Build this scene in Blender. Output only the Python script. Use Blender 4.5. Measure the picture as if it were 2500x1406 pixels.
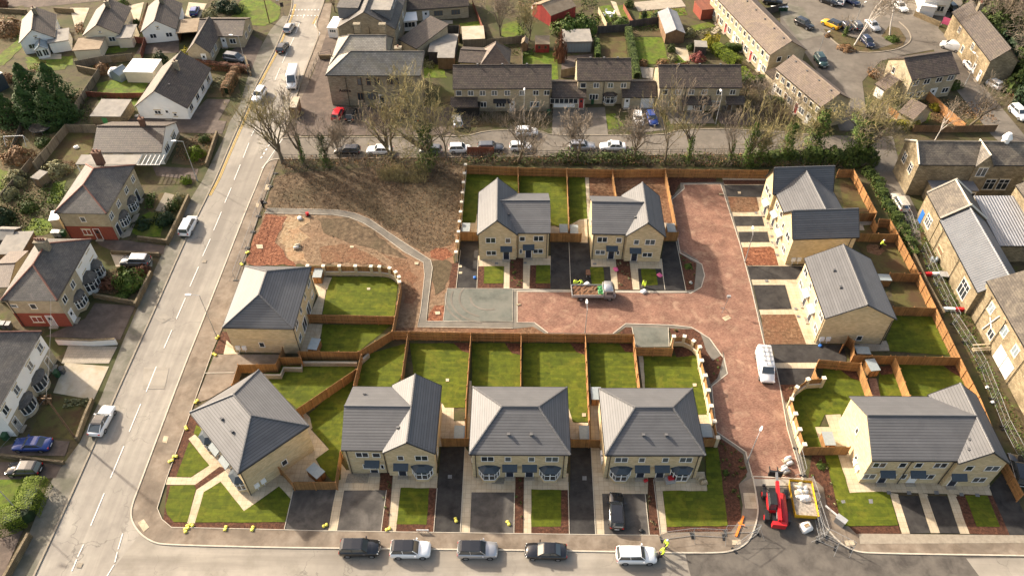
import bpy, math, random
from mathutils import Vector, Matrix
for o in list(bpy.data.objects): bpy.data.objects.remove(o)
SC = bpy.context.scene; COL = SC.collection
rnd = random.Random(7)
R = math.radians
# ---------------------------------------------------------------- camera, sky, sun, exposure
CAM_H, FOC, PITCH, YAW = 82.0, 1900.0, 46.1, 0.73
cd = bpy.data.cameras.new('camera'); cam = bpy.data.objects.new('camera', cd); COL.objects.link(cam)
cam.location = (0, 0, CAM_H); cam.rotation_euler = (R(90 - PITCH), 0, R(YAW))
cd.sensor_width = 36; cd.lens = FOC / 2500 * 36; cd.clip_start = 1; cd.clip_end = 2000
SC.camera = cam
SUN_EL = 30; SUN_DIR = Vector((-.823 * math.cos(R(SUN_EL)), .568 * math.cos(R(SUN_EL)), math.sin(R(SUN_EL))))
W = bpy.data.worlds.new('World'); SC.world = W; W.use_nodes = True
nt = W.node_tree; bg = nt.nodes['Background']; sk = nt.nodes.new('ShaderNodeTexSky')
sk.sky_type = 'NISHITA'; sk.sun_disc = False; sk.sun_elevation = R(SUN_EL)
sk.sun_rotation = math.atan2(SUN_DIR.x, SUN_DIR.y); sk.dust_density = 4; sk.air_density = 1.0; sk.ozone_density = .6
tn = nt.nodes.new('ShaderNodeMix'); tn.data_type = 'RGBA'; tn.blend_type = 'MULTIPLY'; tn.inputs[0].default_value = 1; tn.inputs[7].default_value = (1.1, .985, .85, 1)   # warm, hazy spring sky
nt.links.new(sk.outputs[0], tn.inputs[6]); nt.links.new(tn.outputs[2], bg.inputs[0]); bg.inputs[1].default_value = .15
sl = bpy.data.lights.new('sun', 'SUN'); sl.energy = 4.1; sl.angle = R(1.6); sl.color = (1, .905, .77)
so = bpy.data.objects.new('sun', sl); COL.objects.link(so); so.location = (-80, 80, 90)
so.rotation_euler = SUN_DIR.to_track_quat('Z', 'Y').to_euler()
SC.view_settings.view_transform = 'Standard'; SC.view_settings.look = 'None'
SC.view_settings.exposure = 1.14; SC.view_settings.gamma = 1
# ---------------------------------------------------------------- survey: photo pixel -> point of the place
RT = cam.rotation_euler.to_matrix()
REG = {'P': (0, 0, 1), 'R1': (0, 0, .34133), 'R2': (600, 0, .34133), 'R3': (1200, 0, .34133), 'R4': (1800, 0, .34146),
       'S1': (0, 440, .34133), 'S2': (560, 400, .34133), 'S3': (1080, 400, .34133), 'S4': (1640, 400, .3413), 'S5': (2000, 300, .3556),
       'T1': (0, 860, .3883), 'T2': (400, 800, .3698), 'T3': (780, 860, .3882), 'T4': (1240, 860, .3883), 'T5': (1780, 860, .3883), 'T6': (2000, 760, .3984)}
def px(s):
    if not isinstance(s, str): return [s] if isinstance(s[0], (int, float)) else list(s)
    out = []; r = REG['P']; t = s.split(); i = 0
    while i < len(t):
        if t[i] in REG: r = REG[t[i]]; i += 1
        out.append((r[0] + float(t[i]) * r[2], r[1] + float(t[i + 1]) * r[2])); i += 2
    return out
def ray(p): return RT @ Vector(((p[0] - 1250) / FOC, -(p[1] - 703) / FOC, -1))
def at(p, z=0.0):
    if isinstance(p, str): p = px(p)[0]
    d = ray(p); t = (z - CAM_H) / d.z
    return Vector((d.x * t, d.y * t, z))
def ats(s, z=0.0): return [at(p, z) for p in px(s)]
# ---------------------------------------------------------------- materials
MATS = {}
def newmat(name):
    m = bpy.data.materials.new(name); m.use_nodes = True; MATS[name] = m
    n = m.node_tree.nodes; b = n['Principled BSDF']; return m, m.node_tree, b
def N(t, ty, **k):
    n = t.nodes.new(ty)
    for a, v in k.items():
        if hasattr(n, a) and a not in ('Scale', 'Detail'): setattr(n, a, v)
        else: n.inputs[a.replace('_', ' ')].default_value = v
    return n
def rgba(c): return (c[0], c[1], c[2], 1)
def ramp(t, fac, stops):
    n = t.nodes.new('ShaderNodeValToRGB'); e = n.color_ramp.elements
    while len(e) < len(stops): e.new(.5)
    for x, (p, c) in zip(e, stops): x.position = p; x.color = rgba(c)
    t.links.new(fac, n.inputs[0]); return n.outputs[0]
def mix(t, a, b, fac, mode='MIX'):
    n = t.nodes.new('ShaderNodeMix'); n.data_type = 'RGBA'; n.blend_type = mode
    for s, v in ((n.inputs[0], fac), (n.inputs[6], a), (n.inputs[7], b)):
        if hasattr(v, 'is_linked'): t.links.new(v, s)
        else: s.default_value = v if isinstance(v, (int, float)) else rgba(v)
    return n.outputs[2]
def coords(t, rot=0):
    u = t.nodes.new('ShaderNodeUVMap'); v = u.outputs[0]
    if rot:
        m = t.nodes.new('ShaderNodeMapping'); m.inputs['Rotation'].default_value = (0, 0, R(rot)); t.links.new(v, m.inputs[0]); v = m.outputs[0]
    return v
def noise(t, v, s, det=4, dist=0, rough=.6):
    n = N(t, 'ShaderNodeTexNoise', Scale=s, Detail=det, Distortion=dist, Roughness=rough); t.links.new(v, n.inputs['Vector']); return n.outputs['Fac']
def bump(t, b, h, d=.02, s=.5):
    n = t.nodes.new('ShaderNodeBump'); n.inputs['Distance'].default_value = d; n.inputs['Strength'].default_value = s
    t.links.new(h, n.inputs['Height']); t.links.new(n.outputs[0], b.inputs['Normal'])
def plain(name, c, rough=.7, var=.25, scale=3, metal=0, spec=.4):
    m, t, b = newmat(name); v = coords(t)
    f = noise(t, v, scale, 5); lo = [x * (1 - var) for x in c]; hi = [min(1, x * (1 + var)) for x in c]
    t.links.new(ramp(t, f, [(.3, lo), (.7, hi)]), b.inputs['Base Color'])
    b.inputs['Roughness'].default_value = rough; b.inputs['Metallic'].default_value = metal; b.inputs['Specular IOR Level'].default_value = spec
    return m
def ground(name, stops, s1, stops2=None, s2=1, fac2=.5, rough=.9, bmp=0, bs=6, dist=0, contrast=(.35, .65), lanes=None, cracks=0):
    """two scales of mottling; stops2 lays a second, patchy tint over the first"""
    m, t, b = newmat(name); v = coords(t)
    f = noise(t, v, s1, 8, dist, .68)
    c = ramp(t, f, [(contrast[0] + (contrast[1] - contrast[0]) * i / (len(stops) - 1), k) for i, k in enumerate(stops)])
    if stops2:
        g = noise(t, v, s2, 6, .6, .6)
        c2 = ramp(t, g, [(.44, (0, 0, 0)), (.62, (fac2,) * 3)])
        c = mix(t, c, stops2, c2)
    if lanes:      # wear stretched along the traffic: (scale x, scale y, tint, strength)
        m_ = t.nodes.new('ShaderNodeMapping'); m_.inputs['Scale'].default_value = (lanes[0], lanes[1], 1); t.links.new(v, m_.inputs[0])
        c = mix(t, c, lanes[2], ramp(t, noise(t, m_.outputs[0], 1, 5, .15, .6), [(.42, (0, 0, 0)), (.66, (lanes[3],) * 3)]))
    if cracks:     # cracks and sealed joints
        vo = t.nodes.new('ShaderNodeTexVoronoi'); vo.feature = 'DISTANCE_TO_EDGE'; vo.inputs['Scale'].default_value = cracks; mp = t.nodes.new('ShaderNodeMix'); mp.data_type = 'RGBA'; mp.inputs[0].default_value = .25
        nz = N(t, 'ShaderNodeTexNoise', Scale=.6, Detail=5); t.links.new(v, nz.inputs['Vector']); t.links.new(v, mp.inputs[6]); ml = t.nodes.new('ShaderNodeVectorMath'); ml.operation = 'SCALE'; ml.inputs['Scale'].default_value = 8; t.links.new(nz.outputs['Color'], ml.inputs[0]); t.links.new(ml.outputs[0], mp.inputs[7]); t.links.new(mp.outputs[2], vo.inputs['Vector'])
        gate = ramp(t, noise(t, v, .09, 3), [(.45, (0, 0, 0)), (.6, (.6,) * 3)]); ln = ramp(t, vo.outputs['Distance'], [(0, (1, 1, 1)), (.012, (0, 0, 0))])
        c = mix(t, c, [x * .35 for x in stops[0]], mix(t, ln, gate, 1., 'MULTIPLY'))
    t.links.new(c, b.inputs['Base Color']); b.inputs['Roughness'].default_value = rough; b.inputs['Specular IOR Level'].default_value = .25
    if bmp: bump(t, b, noise(t, v, bs, 8, .3, .7), bmp, .8)
    return m
def brick(name, c1, c2, mortar, bw, bh, ms=.012, rough=.85, bmp=.01, off=.5, var=.3, nscale=.35, rot=0, sq=1, streak=None):
    m, t, b = newmat(name); v = coords(t, rot)
    n = N(t, 'ShaderNodeTexBrick', Scale=1.0); n.offset = off
    n.inputs['Color1'].default_value = rgba(c1); n.inputs['Color2'].default_value = rgba(c2); n.inputs['Mortar'].default_value = rgba(mortar)
    n.inputs['Mortar Size'].default_value = ms; n.inputs['Brick Width'].default_value = bw; n.inputs['Row Height'].default_value = bh
    n.inputs['Mortar Smooth'].default_value = .2
    t.links.new(v, n.inputs['Vector'])
    k = ramp(t, noise(t, v, nscale, 7, .4, .65), [(.28, (1 - var,) * 3), (.72, (1 + var * .6,) * 3)])
    c = mix(t, n.outputs['Color'], k, 1.0, 'MULTIPLY')
    if streak:
        c = mix(t, c, streak[0], ramp(t, noise(t, v, streak[1], 6, .7, .7), [(.52, (0, 0, 0)), (.72, (streak[2],) * 3)]))
    t.links.new(c, b.inputs['Base Color']); b.inputs['Roughness'].default_value = rough; b.inputs['Specular IOR Level'].default_value = .3
    if bmp:
        inv = N(t, 'ShaderNodeMath', operation='SUBTRACT'); inv.inputs[0].default_value = 1; t.links.new(n.outputs['Fac'], inv.inputs[1])
        bump(t, b, inv.outputs[0], bmp, .7)
    return m
def rooftile(name, c1, c2, gap, bw, bh, var=.25, rough=.65, moss=None, ns=.4, step=.03, ms=.022, spec=.5):
    """courses of tiles: each course tilts out to its lower edge (sawtooth bump), dark joint under it"""
    m, t, b = newmat(name); v = coords(t)
    n = N(t, 'ShaderNodeTexBrick', Scale=1.0); n.offset = .5
    for k, c in (('Color1', c1), ('Color2', c2), ('Mortar', gap)): n.inputs[k].default_value = rgba(c)
    n.inputs['Mortar Size'].default_value = ms; n.inputs['Brick Width'].default_value = bw; n.inputs['Row Height'].default_value = bh; n.inputs['Mortar Smooth'].default_value = .3
    t.links.new(v, n.inputs['Vector'])
    k = ramp(t, noise(t, v, ns, 8, .5, .7), [(.28, (1 - var,) * 3), (.72, (1 + var * .7,) * 3)])
    c = mix(t, n.outputs['Color'], k, 1.0, 'MULTIPLY')
    if moss: c = mix(t, c, moss[0], ramp(t, noise(t, v, moss[1], 8, .8, .75), [(.5, (0, 0, 0)), (.7, (moss[2],) * 3)]))
    t.links.new(c, b.inputs['Base Color']); b.inputs['Roughness'].default_value = rough; b.inputs['Specular IOR Level'].default_value = spec
    s = N(t, 'ShaderNodeSeparateXYZ'); t.links.new(v, s.inputs[0])
    d = N(t, 'ShaderNodeMath', operation='DIVIDE'); d.inputs[1].default_value = bh; t.links.new(s.outputs[1], d.inputs[0])
    fr = N(t, 'ShaderNodeMath', operation='FRACT'); t.links.new(d.outputs[0], fr.inputs[0])
    iv = N(t, 'ShaderNodeMath', operation='SUBTRACT'); iv.inputs[0].default_value = 1; t.links.new(fr.outputs[0], iv.inputs[1])
    bump(t, b, iv.outputs[0], step, .9)
    return m
def gloss(name, c, rough=.25, metal=0, coat=0, spec=.5):
    m, t, b = newmat(name); b.inputs['Base Color'].default_value = rgba(c); b.inputs['Roughness'].default_value = rough
    b.inputs['Metallic'].default_value = metal; b.inputs['Coat Weight'].default_value = coat; b.inputs['Specular IOR Level'].default_value = spec
    return m
ground('earth', [(.035, .028, .015), (.085, .065, .035), (.07, .075, .02)], .6, (.04, .05, .012), .1, .8, bmp=.05, bs=2)
ground('road_asphalt', [(.25, .225, .19), (.31, .28, .235), (.35, .32, .265)], .35, (.19, .17, .145), .06, .6, bmp=.004, bs=40, lanes=(.45, .018, (.175, .155, .13), .75), cracks=.22)
ground('street_asphalt', [(.23, .205, .165), (.29, .26, .215), (.33, .295, .24)], .3, (.19, .17, .14), .09, .55, bmp=.004, bs=40, lanes=(.03, .55, (.16, .14, .115), .7), cracks=.25)
ground('far_asphalt', [(.12, .105, .085), (.19, .165, .135)], .4, (.10, .085, .07), .09, .6, cracks=.2)
ground('new_asphalt', [(.055, .048, .042), (.09, .08, .068), (.125, .11, .092)], .6, (.15, .132, .11), .25, .45, dist=.3, contrast=(.35, .66))
ground('pave_asphalt', [(.14, .108, .078), (.205, .163, .122), (.255, .21, .16)], .5, (.10, .08, .06), .25, .6)
ground('pave_old', [(.11, .10, .078), (.17, .153, .122), (.22, .2, .16)], .4, (.085, .085, .055), .25, .6)
ground('drive_black', [(.018, .016, .016), (.032, .029, .027), (.05, .046, .042)], .5, (.06, .055, .048), .9, .35)
ground('drive_grey', [(.06, .054, .048), (.095, .085, .074), (.12, .108, .095)], .5, (.04, .036, .033), .4, .7)
ground('court_asphalt', [(.085, .09, .075), (.12, .125, .105), (.15, .15, .125)], .5, (.18, .17, .14), .3, .5)
ground('path_asphalt', [(.14, .125, .10), (.19, .17, .14)], .5, (.11, .10, .085), .6, .5)
brick('slab', (.44, .36, .245), (.50, .415, .29), (.27, .215, .145), .6, .6, .014, var=.18, off=0, bmp=.003, streak=((.26, .18, .085), .45, .6))
brick('slab_grey', (.30, .26, .20), (.36, .31, .24), (.2, .165, .12), .6, .45, .014, var=.2, bmp=.003)
brick('concrete_band', (.30, .27, .215), (.34, .305, .25), (.2, .17, .13), .9, 40, .012, var=.25, bmp=.002)
brick('setts', (.18, .09, .060), (.29, .158, .108), (.13, .07, .05), .2, .1, .006, var=.38, nscale=.45, bmp=.003, streak=((.42, .285, .19), .5, .6))
brick('turf', (.058, .077, .003), (.094, .112, .005), (.055, .07, .004), 1.7, .42, .01, var=.42, nscale=1.3, rough=.95, bmp=.006, streak=((.17, .155, .014), .3, .6))
ground('turf_old', [(.035, .06, .005), (.085, .13, .009), (.13, .165, .014)], 1.1, (.085, .08, .02), .4, .75, bmp=.06, bs=6)
ground('turf_dull', [(.06, .05, .018), (.095, .08, .026), (.085, .09, .022)], .8, (.075, .04, .022), .25, .8, bmp=.05, bs=6)
ground('scrub', [(.03, .028, .01), (.085, .066, .028), (.05, .062, .014)], 1.2, (.11, .075, .04), .3, .7, bmp=.12, bs=4)
ground('bark', [(.035, .016, .009), (.085, .036, .02), (.15, .065, .036)], 3.2, (.05, .022, .013), .8, .6, bmp=.12, bs=7)
ground('red_soil', [(.10, .035, .018), (.21, .082, .042), (.31, .14, .075)], 2.2, (.14, .05, .026), .5, .6, bmp=.3, bs=3, contrast=(.38, .63))
ground('brown_soil', [(.075, .04, .02), (.15, .083, .045), (.23, .14, .08)], 2.0, (.17, .075, .04), .3, .55, bmp=.2, bs=3)
ground('sand_soil', [(.17, .115, .06), (.28, .20, .115), (.37, .285, .18)], 1.8, (.30, .16, .085), .3, .5, bmp=.15, bs=3)
ground('field', [(.10, .064, .036), (.18, .12, .072), (.275, .195, .122)], 2.0, (.20, .105, .06), .05, .6, bmp=.12, bs=4, contrast=(.34, .68))
ground('field_dark', [(.05, .033, .019), (.112, .077, .045), (.185, .132, .08)], 1.4, (.055, .045, .022), .12, .5, bmp=.12, bs=4, contrast=(.35, .68))
ground('gravel', [(.16, .14, .105), (.27, .235, .18)], 5, bmp=.03, bs=12)
ground('concrete', [(.36, .31, .235), (.46, .40, .31)], .5, (.31, .25, .14), .35, .6)
ground('brown_drive', [(.085, .065, .052), (.15, .115, .092)], .8, (.07, .055, .046), .3, .7)
ground('kerb_stone', [(.40, .35, .28), (.50, .45, .36)], 2)
ground('old_kerb', [(.22, .185, .14), (.30, .26, .20)], 2)
ground('road_white', [(.62, .59, .53), (.78, .75, .69)], 2)
ground('road_yellow', [(.50, .33, .07), (.60, .42, .12)], 2)
brick('stone_new', (.47, .365, .205), (.62, .495, .30), (.54, .45, .30), .44, .15, .012, var=.16, nscale=.5)
brick('stone_old', (.23, .195, .135), (.33, .285, .205), (.2, .165, .12), .5, .2, .014, var=.35, nscale=.3, streak=((.10, .075, .04), .3, .6))
brick('stone_mill', (.24, .19, .115), (.38, .305, .19), (.17, .135, .085), .55, .24, .018, var=.5, nscale=.35, streak=((.09, .065, .035), .35, .75))
brick('stone_buff', (.35, .295, .195), (.44, .375, .26), (.32, .27, .185), .45, .2, .012, var=.22, nscale=.4)
brick('stone_wall', (.17, .125, .07), (.26, .20, .12), (.09, .07, .04), .4, .16, .02, var=.4, nscale=.6, bmp=.03)
brick('brick_red', (.22, .045, .028), (.29, .065, .04), (.2, .08, .055), .225, .075, .01, var=.2)
brick('brick_brown', (.15, .07, .045), (.2, .1, .065), (.14, .09, .06), .225, .075, .01, var=.3)
brick('block_wall', (.30, .26, .20), (.37, .33, .26), (.22, .19, .145), .44, .22, .012, var=.25)
plain('render_white', (.78, .76, .71), .85, .06, .6)
plain('render_cream', (.66, .58, .42), .85, .08, .6)
rooftile('roof_grey', (.100, .099, .100), (.122, .121, .122), (.05, .05, .051), 60, .335, var=.16, rough=.55, step=.06, ms=.03, spec=.4)
rooftile('roof_slate', (.066, .06, .054), (.105, .095, .085), (.045, .04, .035), .3, .24, var=.4, moss=((.2, .17, .13), .5, .55))
rooftile('roof_brown', (.06, .044, .034), (.10, .073, .055), (.018, .013, .011), .3, .34, var=.45, rough=.6, spec=.45, ns=1.2, ms=.035, moss=((.14, .12, .065), .8, .4), step=.05)
rooftile('roof_brown_pale', (.12, .086, .064), (.165, .122, .092), (.06, .045, .035), .3, .33, var=.3, moss=((.22, .17, .09), .35, .5), step=.04)
rooftile('roof_stone', (.088, .073, .056), (.14, .117, .09), (.05, .04, .03), .45, .3, var=.4, moss=((.26, .22, .15), .4, .6), step=.04)
rooftile('roof_flag', (.21, .19, .155), (.29, .265, .22), (.11, .1, .08), .5, .32, var=.3, moss=((.30, .265, .15), .35, .5))
ground('roof_felt', [(.19, .175, .155), (.27, .25, .22)], .6, (.33, .30, .25), .4, .5)
ground('roof_felt_brown', [(.20, .15, .10), (.29, .23, .16)], .6)
def corrugated(name, c, pitch=.3):
    m, t, b = newmat(name); v = coords(t); s = N(t, 'ShaderNodeSeparateXYZ'); t.links.new(v, s.inputs[0])
    d = N(t, 'ShaderNodeMath', operation='MULTIPLY'); d.inputs[1].default_value = 2 * math.pi / pitch; t.links.new(s.outputs[0], d.inputs[0])
    sn = N(t, 'ShaderNodeMath', operation='SINE'); t.links.new(d.outputs[0], sn.inputs[0]); bump(t, b, sn.outputs[0], .04, 1)
    k = ramp(t, noise(t, v, .4, 6), [(.3, [x * .85 for x in c]), (.7, [x * 1.12 for x in c])]); t.links.new(k, b.inputs['Base Color'])
    b.inputs['Roughness'].default_value = .5; return m
corrugated('metal_roof', (.115, .121, .132), .42); corrugated('metal_pale', (.26, .262, .27), .45)
def timber(name, c1, c2, board=.14, horiz=False):
    m, t, b = newmat(name); v = coords(t, 90 if horiz else 0)
    n = N(t, 'ShaderNodeTexBrick', Scale=1.0); n.offset = .0
    for k, c in (('Color1', c1), ('Color2', c2), ('Mortar', [x * .35 for x in c1])): n.inputs[k].default_value = rgba(c)
    n.inputs['Mortar Size'].default_value = .006; n.inputs['Brick Width'].default_value = board; n.inputs['Row Height'].default_value = 30
    t.links.new(v, n.inputs['Vector'])
    k = ramp(t, noise(t, v, 1.2, 6, .3), [(.3, (.75,) * 3), (.7, (1.15,) * 3)]); t.links.new(mix(t, n.outputs['Color'], k, 1., 'MULTIPLY'), b.inputs['Base Color'])
    b.inputs['Roughness'].default_value = .8
    if not horiz and board < .3:      # panels weather one by one
        q = N(t, 'ShaderNodeTexBrick', Scale=1.0); q.offset = 0; t.links.new(v, q.inputs['Vector'])
        for k, c in (('Color1', (.78,) * 3), ('Color2', (1.14,) * 3), ('Mortar', (.55,) * 3)): q.inputs[k].default_value = rgba(c)
        q.inputs['Mortar Size'].default_value = .03; q.inputs['Brick Width'].default_value = 1.83; q.inputs['Row Height'].default_value = 30
        s_ = b.inputs['Base Color'].links[0].from_socket; t.links.new(mix(t, s_, q.outputs['Color'], 1., 'MULTIPLY'), b.inputs['Base Color'])
    return m
timber('fence_wood', (.27, .135, .045), (.37, .195, .065)); timber('post_wood', (.36, .17, .06), (.42, .21, .08), .4)
timber('fence_grey', (.17, .135, .09), (.23, .185, .125)); timber('fence_dark', (.06, .05, .045), (.09, .075, .065)); timber('fence_red', (.20, .06, .03), (.26, .085, .045))
timber('wood_red', (.30, .03, .025), (.37, .045, .035)); timber('wood_pale', (.45, .36, .22), (.52, .43, .28)); timber('wood_brown', (.19, .11, .055), (.25, .15, .08))
plain('upvc', (.78, .77, .74), .4, .04); plain('stone_trim', (.50, .41, .26), .85, .12, 2); plain('coping', (.62, .56, .45), .85, .1, 2)
plain('grp_blue', (.04, .054, .068), .5, .12); plain('grp_grey', (.26, .29, .29), .6, .1); plain('lead', (.15, .15, .155), .6, .15)
plain('plastic_black', (.018, .018, .018), .45, .2); plain('plastic_grey', (.16, .16, .16), .5, .2); plain('mesh_steel', (.24, .24, .235), .6, .1, spec=.3); plain('steel', (.27, .27, .27), .35, .1, metal=.6)
plain('galv', (.38, .38, .37), .5, .15, metal=.3); plain('red_tile', (.19, .09, .065), .8, .3, 4); plain('yellow_block', (.80, .70, .12), .6, .1)
plain('orange_plastic', (.80, .22, .03), .5, .1); plain('machine_red', (.45, .018, .022), .4, .12); plain('skip_yellow', (.70, .42, .02), .5, .2)
plain('sack_white', (.70, .68, .64), .8, .12, 2); plain('rubble', (.30, .26, .21), .95, .5, 3); plain('pink_plastic', (.65, .12, .25), .5, .1); plain('green_plastic', (.05, .22, .07), .5, .2)
plain('blue_plastic', (.03, .14, .45), .5, .15); plain('bin_green', (.02, .07, .03), .5, .2); plain('bin_grey', (.06, .065, .07), .5, .2)
plain('tyre', (.015, .015, .015), .85, .2); plain('alloy', (.35, .35, .36), .35, .1, metal=.7); plain('hi_vis', (.62, .80, .06), .7, .1); plain('navy_cloth', (.02, .022, .035), .9, .2)
plain('black_cloth', (.012, .012, .013), .9, .2); plain('skin', (.55, .32, .22), .6, .05); plain('hair', (.04, .025, .015), .8, .2); plain('helmet', (.82, .82, .80), .4, .03)
plain('rust', (.14, .07, .04), .9, .3)
gloss('glass', (.03, .036, .042), .08, spec=.6); gloss('glass_pale', (.20, .24, .26), .1, spec=.7); gloss('car_glass', (.05, .06, .065), .06, spec=1.0); gloss('glass_dim', (.10, .11, .115), .12, spec=.8)
gloss('lamp_glass', (.75, .75, .72), .15); gloss('tail_red', (.45, .01, .01), .2); gloss('door_navy', (.012, .018, .035), .35); gloss('door_white', (.75, .75, .73), .35)
gloss('paint_white', (.76, .76, .75), .2, 0, .6); gloss('paint_black', (.012, .012, .014), .2, 0, .7); gloss('paint_silver', (.42, .42, .43), .28, .5, .5); gloss('paint_grey', (.13, .135, .145), .25, .4, .6)
gloss('paint_blue', (.02, .05, .22), .22, .2, .7); gloss('paint_navy', (.014, .022, .06), .22, .2, .7); gloss('paint_red', (.50, .02, .03), .22, 0, .7); gloss('paint_yellow', (.70, .38, .02), .22, 0, .7)
gloss('paint_green', (.02, .05, .045), .22, .2, .7); gloss('paint_beige', (.55, .50, .42), .25, .2, .6)
plain('bark_wood', (.13, .105, .07), .95, .4, 3); plain('twig_olive', (.26, .22, .10), .95, .35, 1); plain('twig_brown', (.21, .17, .125), .95, .3, 1); plain('birch', (.55, .50, .44), .9, .3, 3)
def leafmat(name, c, var=.5, sc=1.2):
    m, t, b = newmat(name); g = t.nodes.new('ShaderNodeNewGeometry'); f = noise(t, g.outputs['Position'], sc, 4)
    r = t.nodes.new('ShaderNodeMath'); r.operation = 'MULTIPLY_ADD'; r.inputs[1].default_value = .35; t.links.new(g.outputs['Random Per Island'], r.inputs[0]); t.links.new(f, r.inputs[2])
    t.links.new(ramp(t, r.outputs[0], [(.4, [x * (1 - var) for x in c]), (.9, [x * (1 + var) for x in c])]), b.inputs['Base Color']); b.inputs['Roughness'].default_value = .7; b.inputs['Specular IOR Level'].default_value = .25
leafmat('leaf_conifer', (.032, .062, .011)); leafmat('leaf_ivy', (.065, .10, .016)); leafmat('leaf_hedge', (.10, .135, .008)); leafmat('leaf_bush', (.055, .08, .016)); leafmat('leaf_gold', (.26, .23, .02))
leafmat('leaf_copper', (.13, .055, .03)); leafmat('leaf_brown', (.18, .10, .045)); leafmat('leaf_pale', (.19, .18, .085)); leafmat('leaf_red', (.2, .06, .05)); leafmat('leaf_dark', (.018, .035, .012))
# ---------------------------------------------------------------- mesh building
class MB:
    def __init__(s): s.v = []; s.f = []
    def poly(s, pts):
        n = len(s.v); s.v += [tuple(p) for p in pts]; s.f.append(tuple(range(n, n + len(pts)))); return s
    def box(s, x0, x1, y0, y1, z0, z1, M=None):
        n = len(s.v); p = [(x, y, z) for z in (z0, z1) for x, y in ((x0, y0), (x1, y0), (x1, y1), (x0, y1))]
        if M: p = [tuple(M @ Vector(q)) for q in p]
        s.v += p; s.f += [tuple(n + i for i in q) for q in ((3, 2, 1, 0), (4, 5, 6, 7), (0, 1, 5, 4), (1, 2, 6, 5), (2, 3, 7, 6), (3, 0, 4, 7))]; return s
    def prism(s, pts, z0, z1):
        n = len(s.v); k = len(pts); s.v += [(p[0], p[1], z0) for p in pts] + [(p[0], p[1], z1) for p in pts]
        s.f.append(tuple(range(n + k - 1, n - 1, -1))); s.f.append(tuple(range(n + k, n + 2 * k)))
        s.f += [(n + i, n + (i + 1) % k, n + k + (i + 1) % k, n + k + i) for i in range(k)]; return s
    def slab(s, verts, faces, t):
        n = len(s.v); k = len(verts); s.v += [tuple(v) for v in verts] + [(v[0], v[1], v[2] - t) for v in verts]
        ed = {}
        for f in faces:
            s.f.append(tuple(n + i for i in f)); s.f.append(tuple(n + k + i for i in reversed(f)))
            for a, b in zip(f, f[1:] + f[:1]): ed[(a, b)] = 1
        for a, b in ed:
            if (b, a) not in ed: s.f.append((n + b, n + a, n + k + a, n + k + b))
        return s
    def tube(s, a, b, r0, r1=None, n=6, cap=True):
        a = Vector(a); b = Vector(b); r1 = r0 if r1 is None else r1; d = b - a
        if d.length < 1e-6: return s
        q = d.to_track_quat('Z', 'Y'); k = len(s.v)
        for c, r in ((a, r0), (b, r1)):
            for i in range(n): s.v.append(tuple(c + q @ Vector((r * math.cos(2 * math.pi * i / n), r * math.sin(2 * math.pi * i / n), 0))))
        s.f += [(k + i, k + (i + 1) % n, k + n + (i + 1) % n, k + n + i) for i in range(n)]
        if cap: s.f.append(tuple(range(k + n - 1, k - 1, -1))); s.f.append(tuple(range(k + n, k + 2 * n)))
        return s
    def loft(s, rings, cap=True):
        k = len(s.v); n = len(rings[0])
        for r in rings: s.v += [tuple(p) for p in r]
        for j in range(len(rings) - 1):
            for i in range(n): s.f.append((k + j * n + i, k + j * n + (i + 1) % n, k + (j + 1) * n + (i + 1) % n, k + (j + 1) * n + i))
        if cap: s.f.append(tuple(range(k + n - 1, k - 1, -1))); m = k + (len(rings) - 1) * n; s.f.append(tuple(range(m, m + n)))
        return s
    def mesh(s, name, mat, smooth=False, uv=True):
        me = bpy.data.meshes.new(name); me.from_pydata(s.v, [], s.f); me.update()
        if uv:
            L = me.uv_layers.new(name='UVMap').data
            vs = me.vertices
            for p in me.polygons:
                n = p.normal
                if abs(n.z) > .97: t, w = Vector((1, 0, 0)), Vector((0, 1, 0))
                else:
                    t = Vector((-n.y, n.x, 0)).normalized(); w = n.cross(t)
                for li in p.loop_indices:
                    c = vs[me.loops[li].vertex_index].co; L[li].uv = (c.dot(t), c.dot(w))
        me.materials.append(MATS[mat] if isinstance(mat, str) else mat)
        if smooth: me.polygons.foreach_set('use_smooth', [True] * len(me.polygons))
        return me
    def build(s, name, mat, parent=None, smooth=False):
        return link(name, s.mesh(name, mat, smooth), parent)
def link(name, me, parent=None, loc=None, rz=None):
    o = bpy.data.objects.new(name, me); COL.objects.link(o)
    if parent: o.parent = parent
    if loc is not None: o.location = loc
    if rz is not None: o.rotation_euler = (0, 0, rz)
    return o
def tag(o, label, cat, group=None):
    o['label'] = label; o['category'] = cat
    if group: o['group'] = group
    return o
def thing(name, label, cat, loc=(0, 0, 0), rz=0, group=None):
    return tag(link(name, None, None, loc, rz), label, cat, group)
def dup(o, parent=None):
    c = o.copy(); COL.objects.link(c)
    if parent: c.parent = parent
    for ch in list(o.children): dup(ch, c)
    return c
def struct(name, o, kind='structure'): o['kind'] = kind; return o
LV = .016; LVN = {}
def flat(name, mat, s, lvl=1, jag=0, closed=True):
    """one ground surface, lvl sheets above the base"""
    p = ats(s); jag = jag or (.05 if mat == 'turf' else 0)
    if jag:
        q = []
        for a, b in zip(p, p[1:] + p[:1]):
            n = max(1, int((b - a).length / 1.0))
            for i in range(n): q.append(a.lerp(b, i / n) + Vector((rnd.uniform(-jag, jag), rnd.uniform(-jag, jag), 0)))
        p = q
    return flatw(name, mat, p, lvl)
def flatw(name, mat, p, lvl=1):
    if sum(a.x * b.y - b.x * a.y for a, b in zip(p, p[1:] + p[:1])) < 0: p = p[::-1]
    k = LVN[lvl] = LVN.get(lvl, 0) + 1; z = LV * lvl + .00015 * min(k, 105)     # no two sheets share a plane
    m = MB(); m.poly([(q.x, q.y, z) for q in p]); return struct(name, m.build(name, mat))
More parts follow.
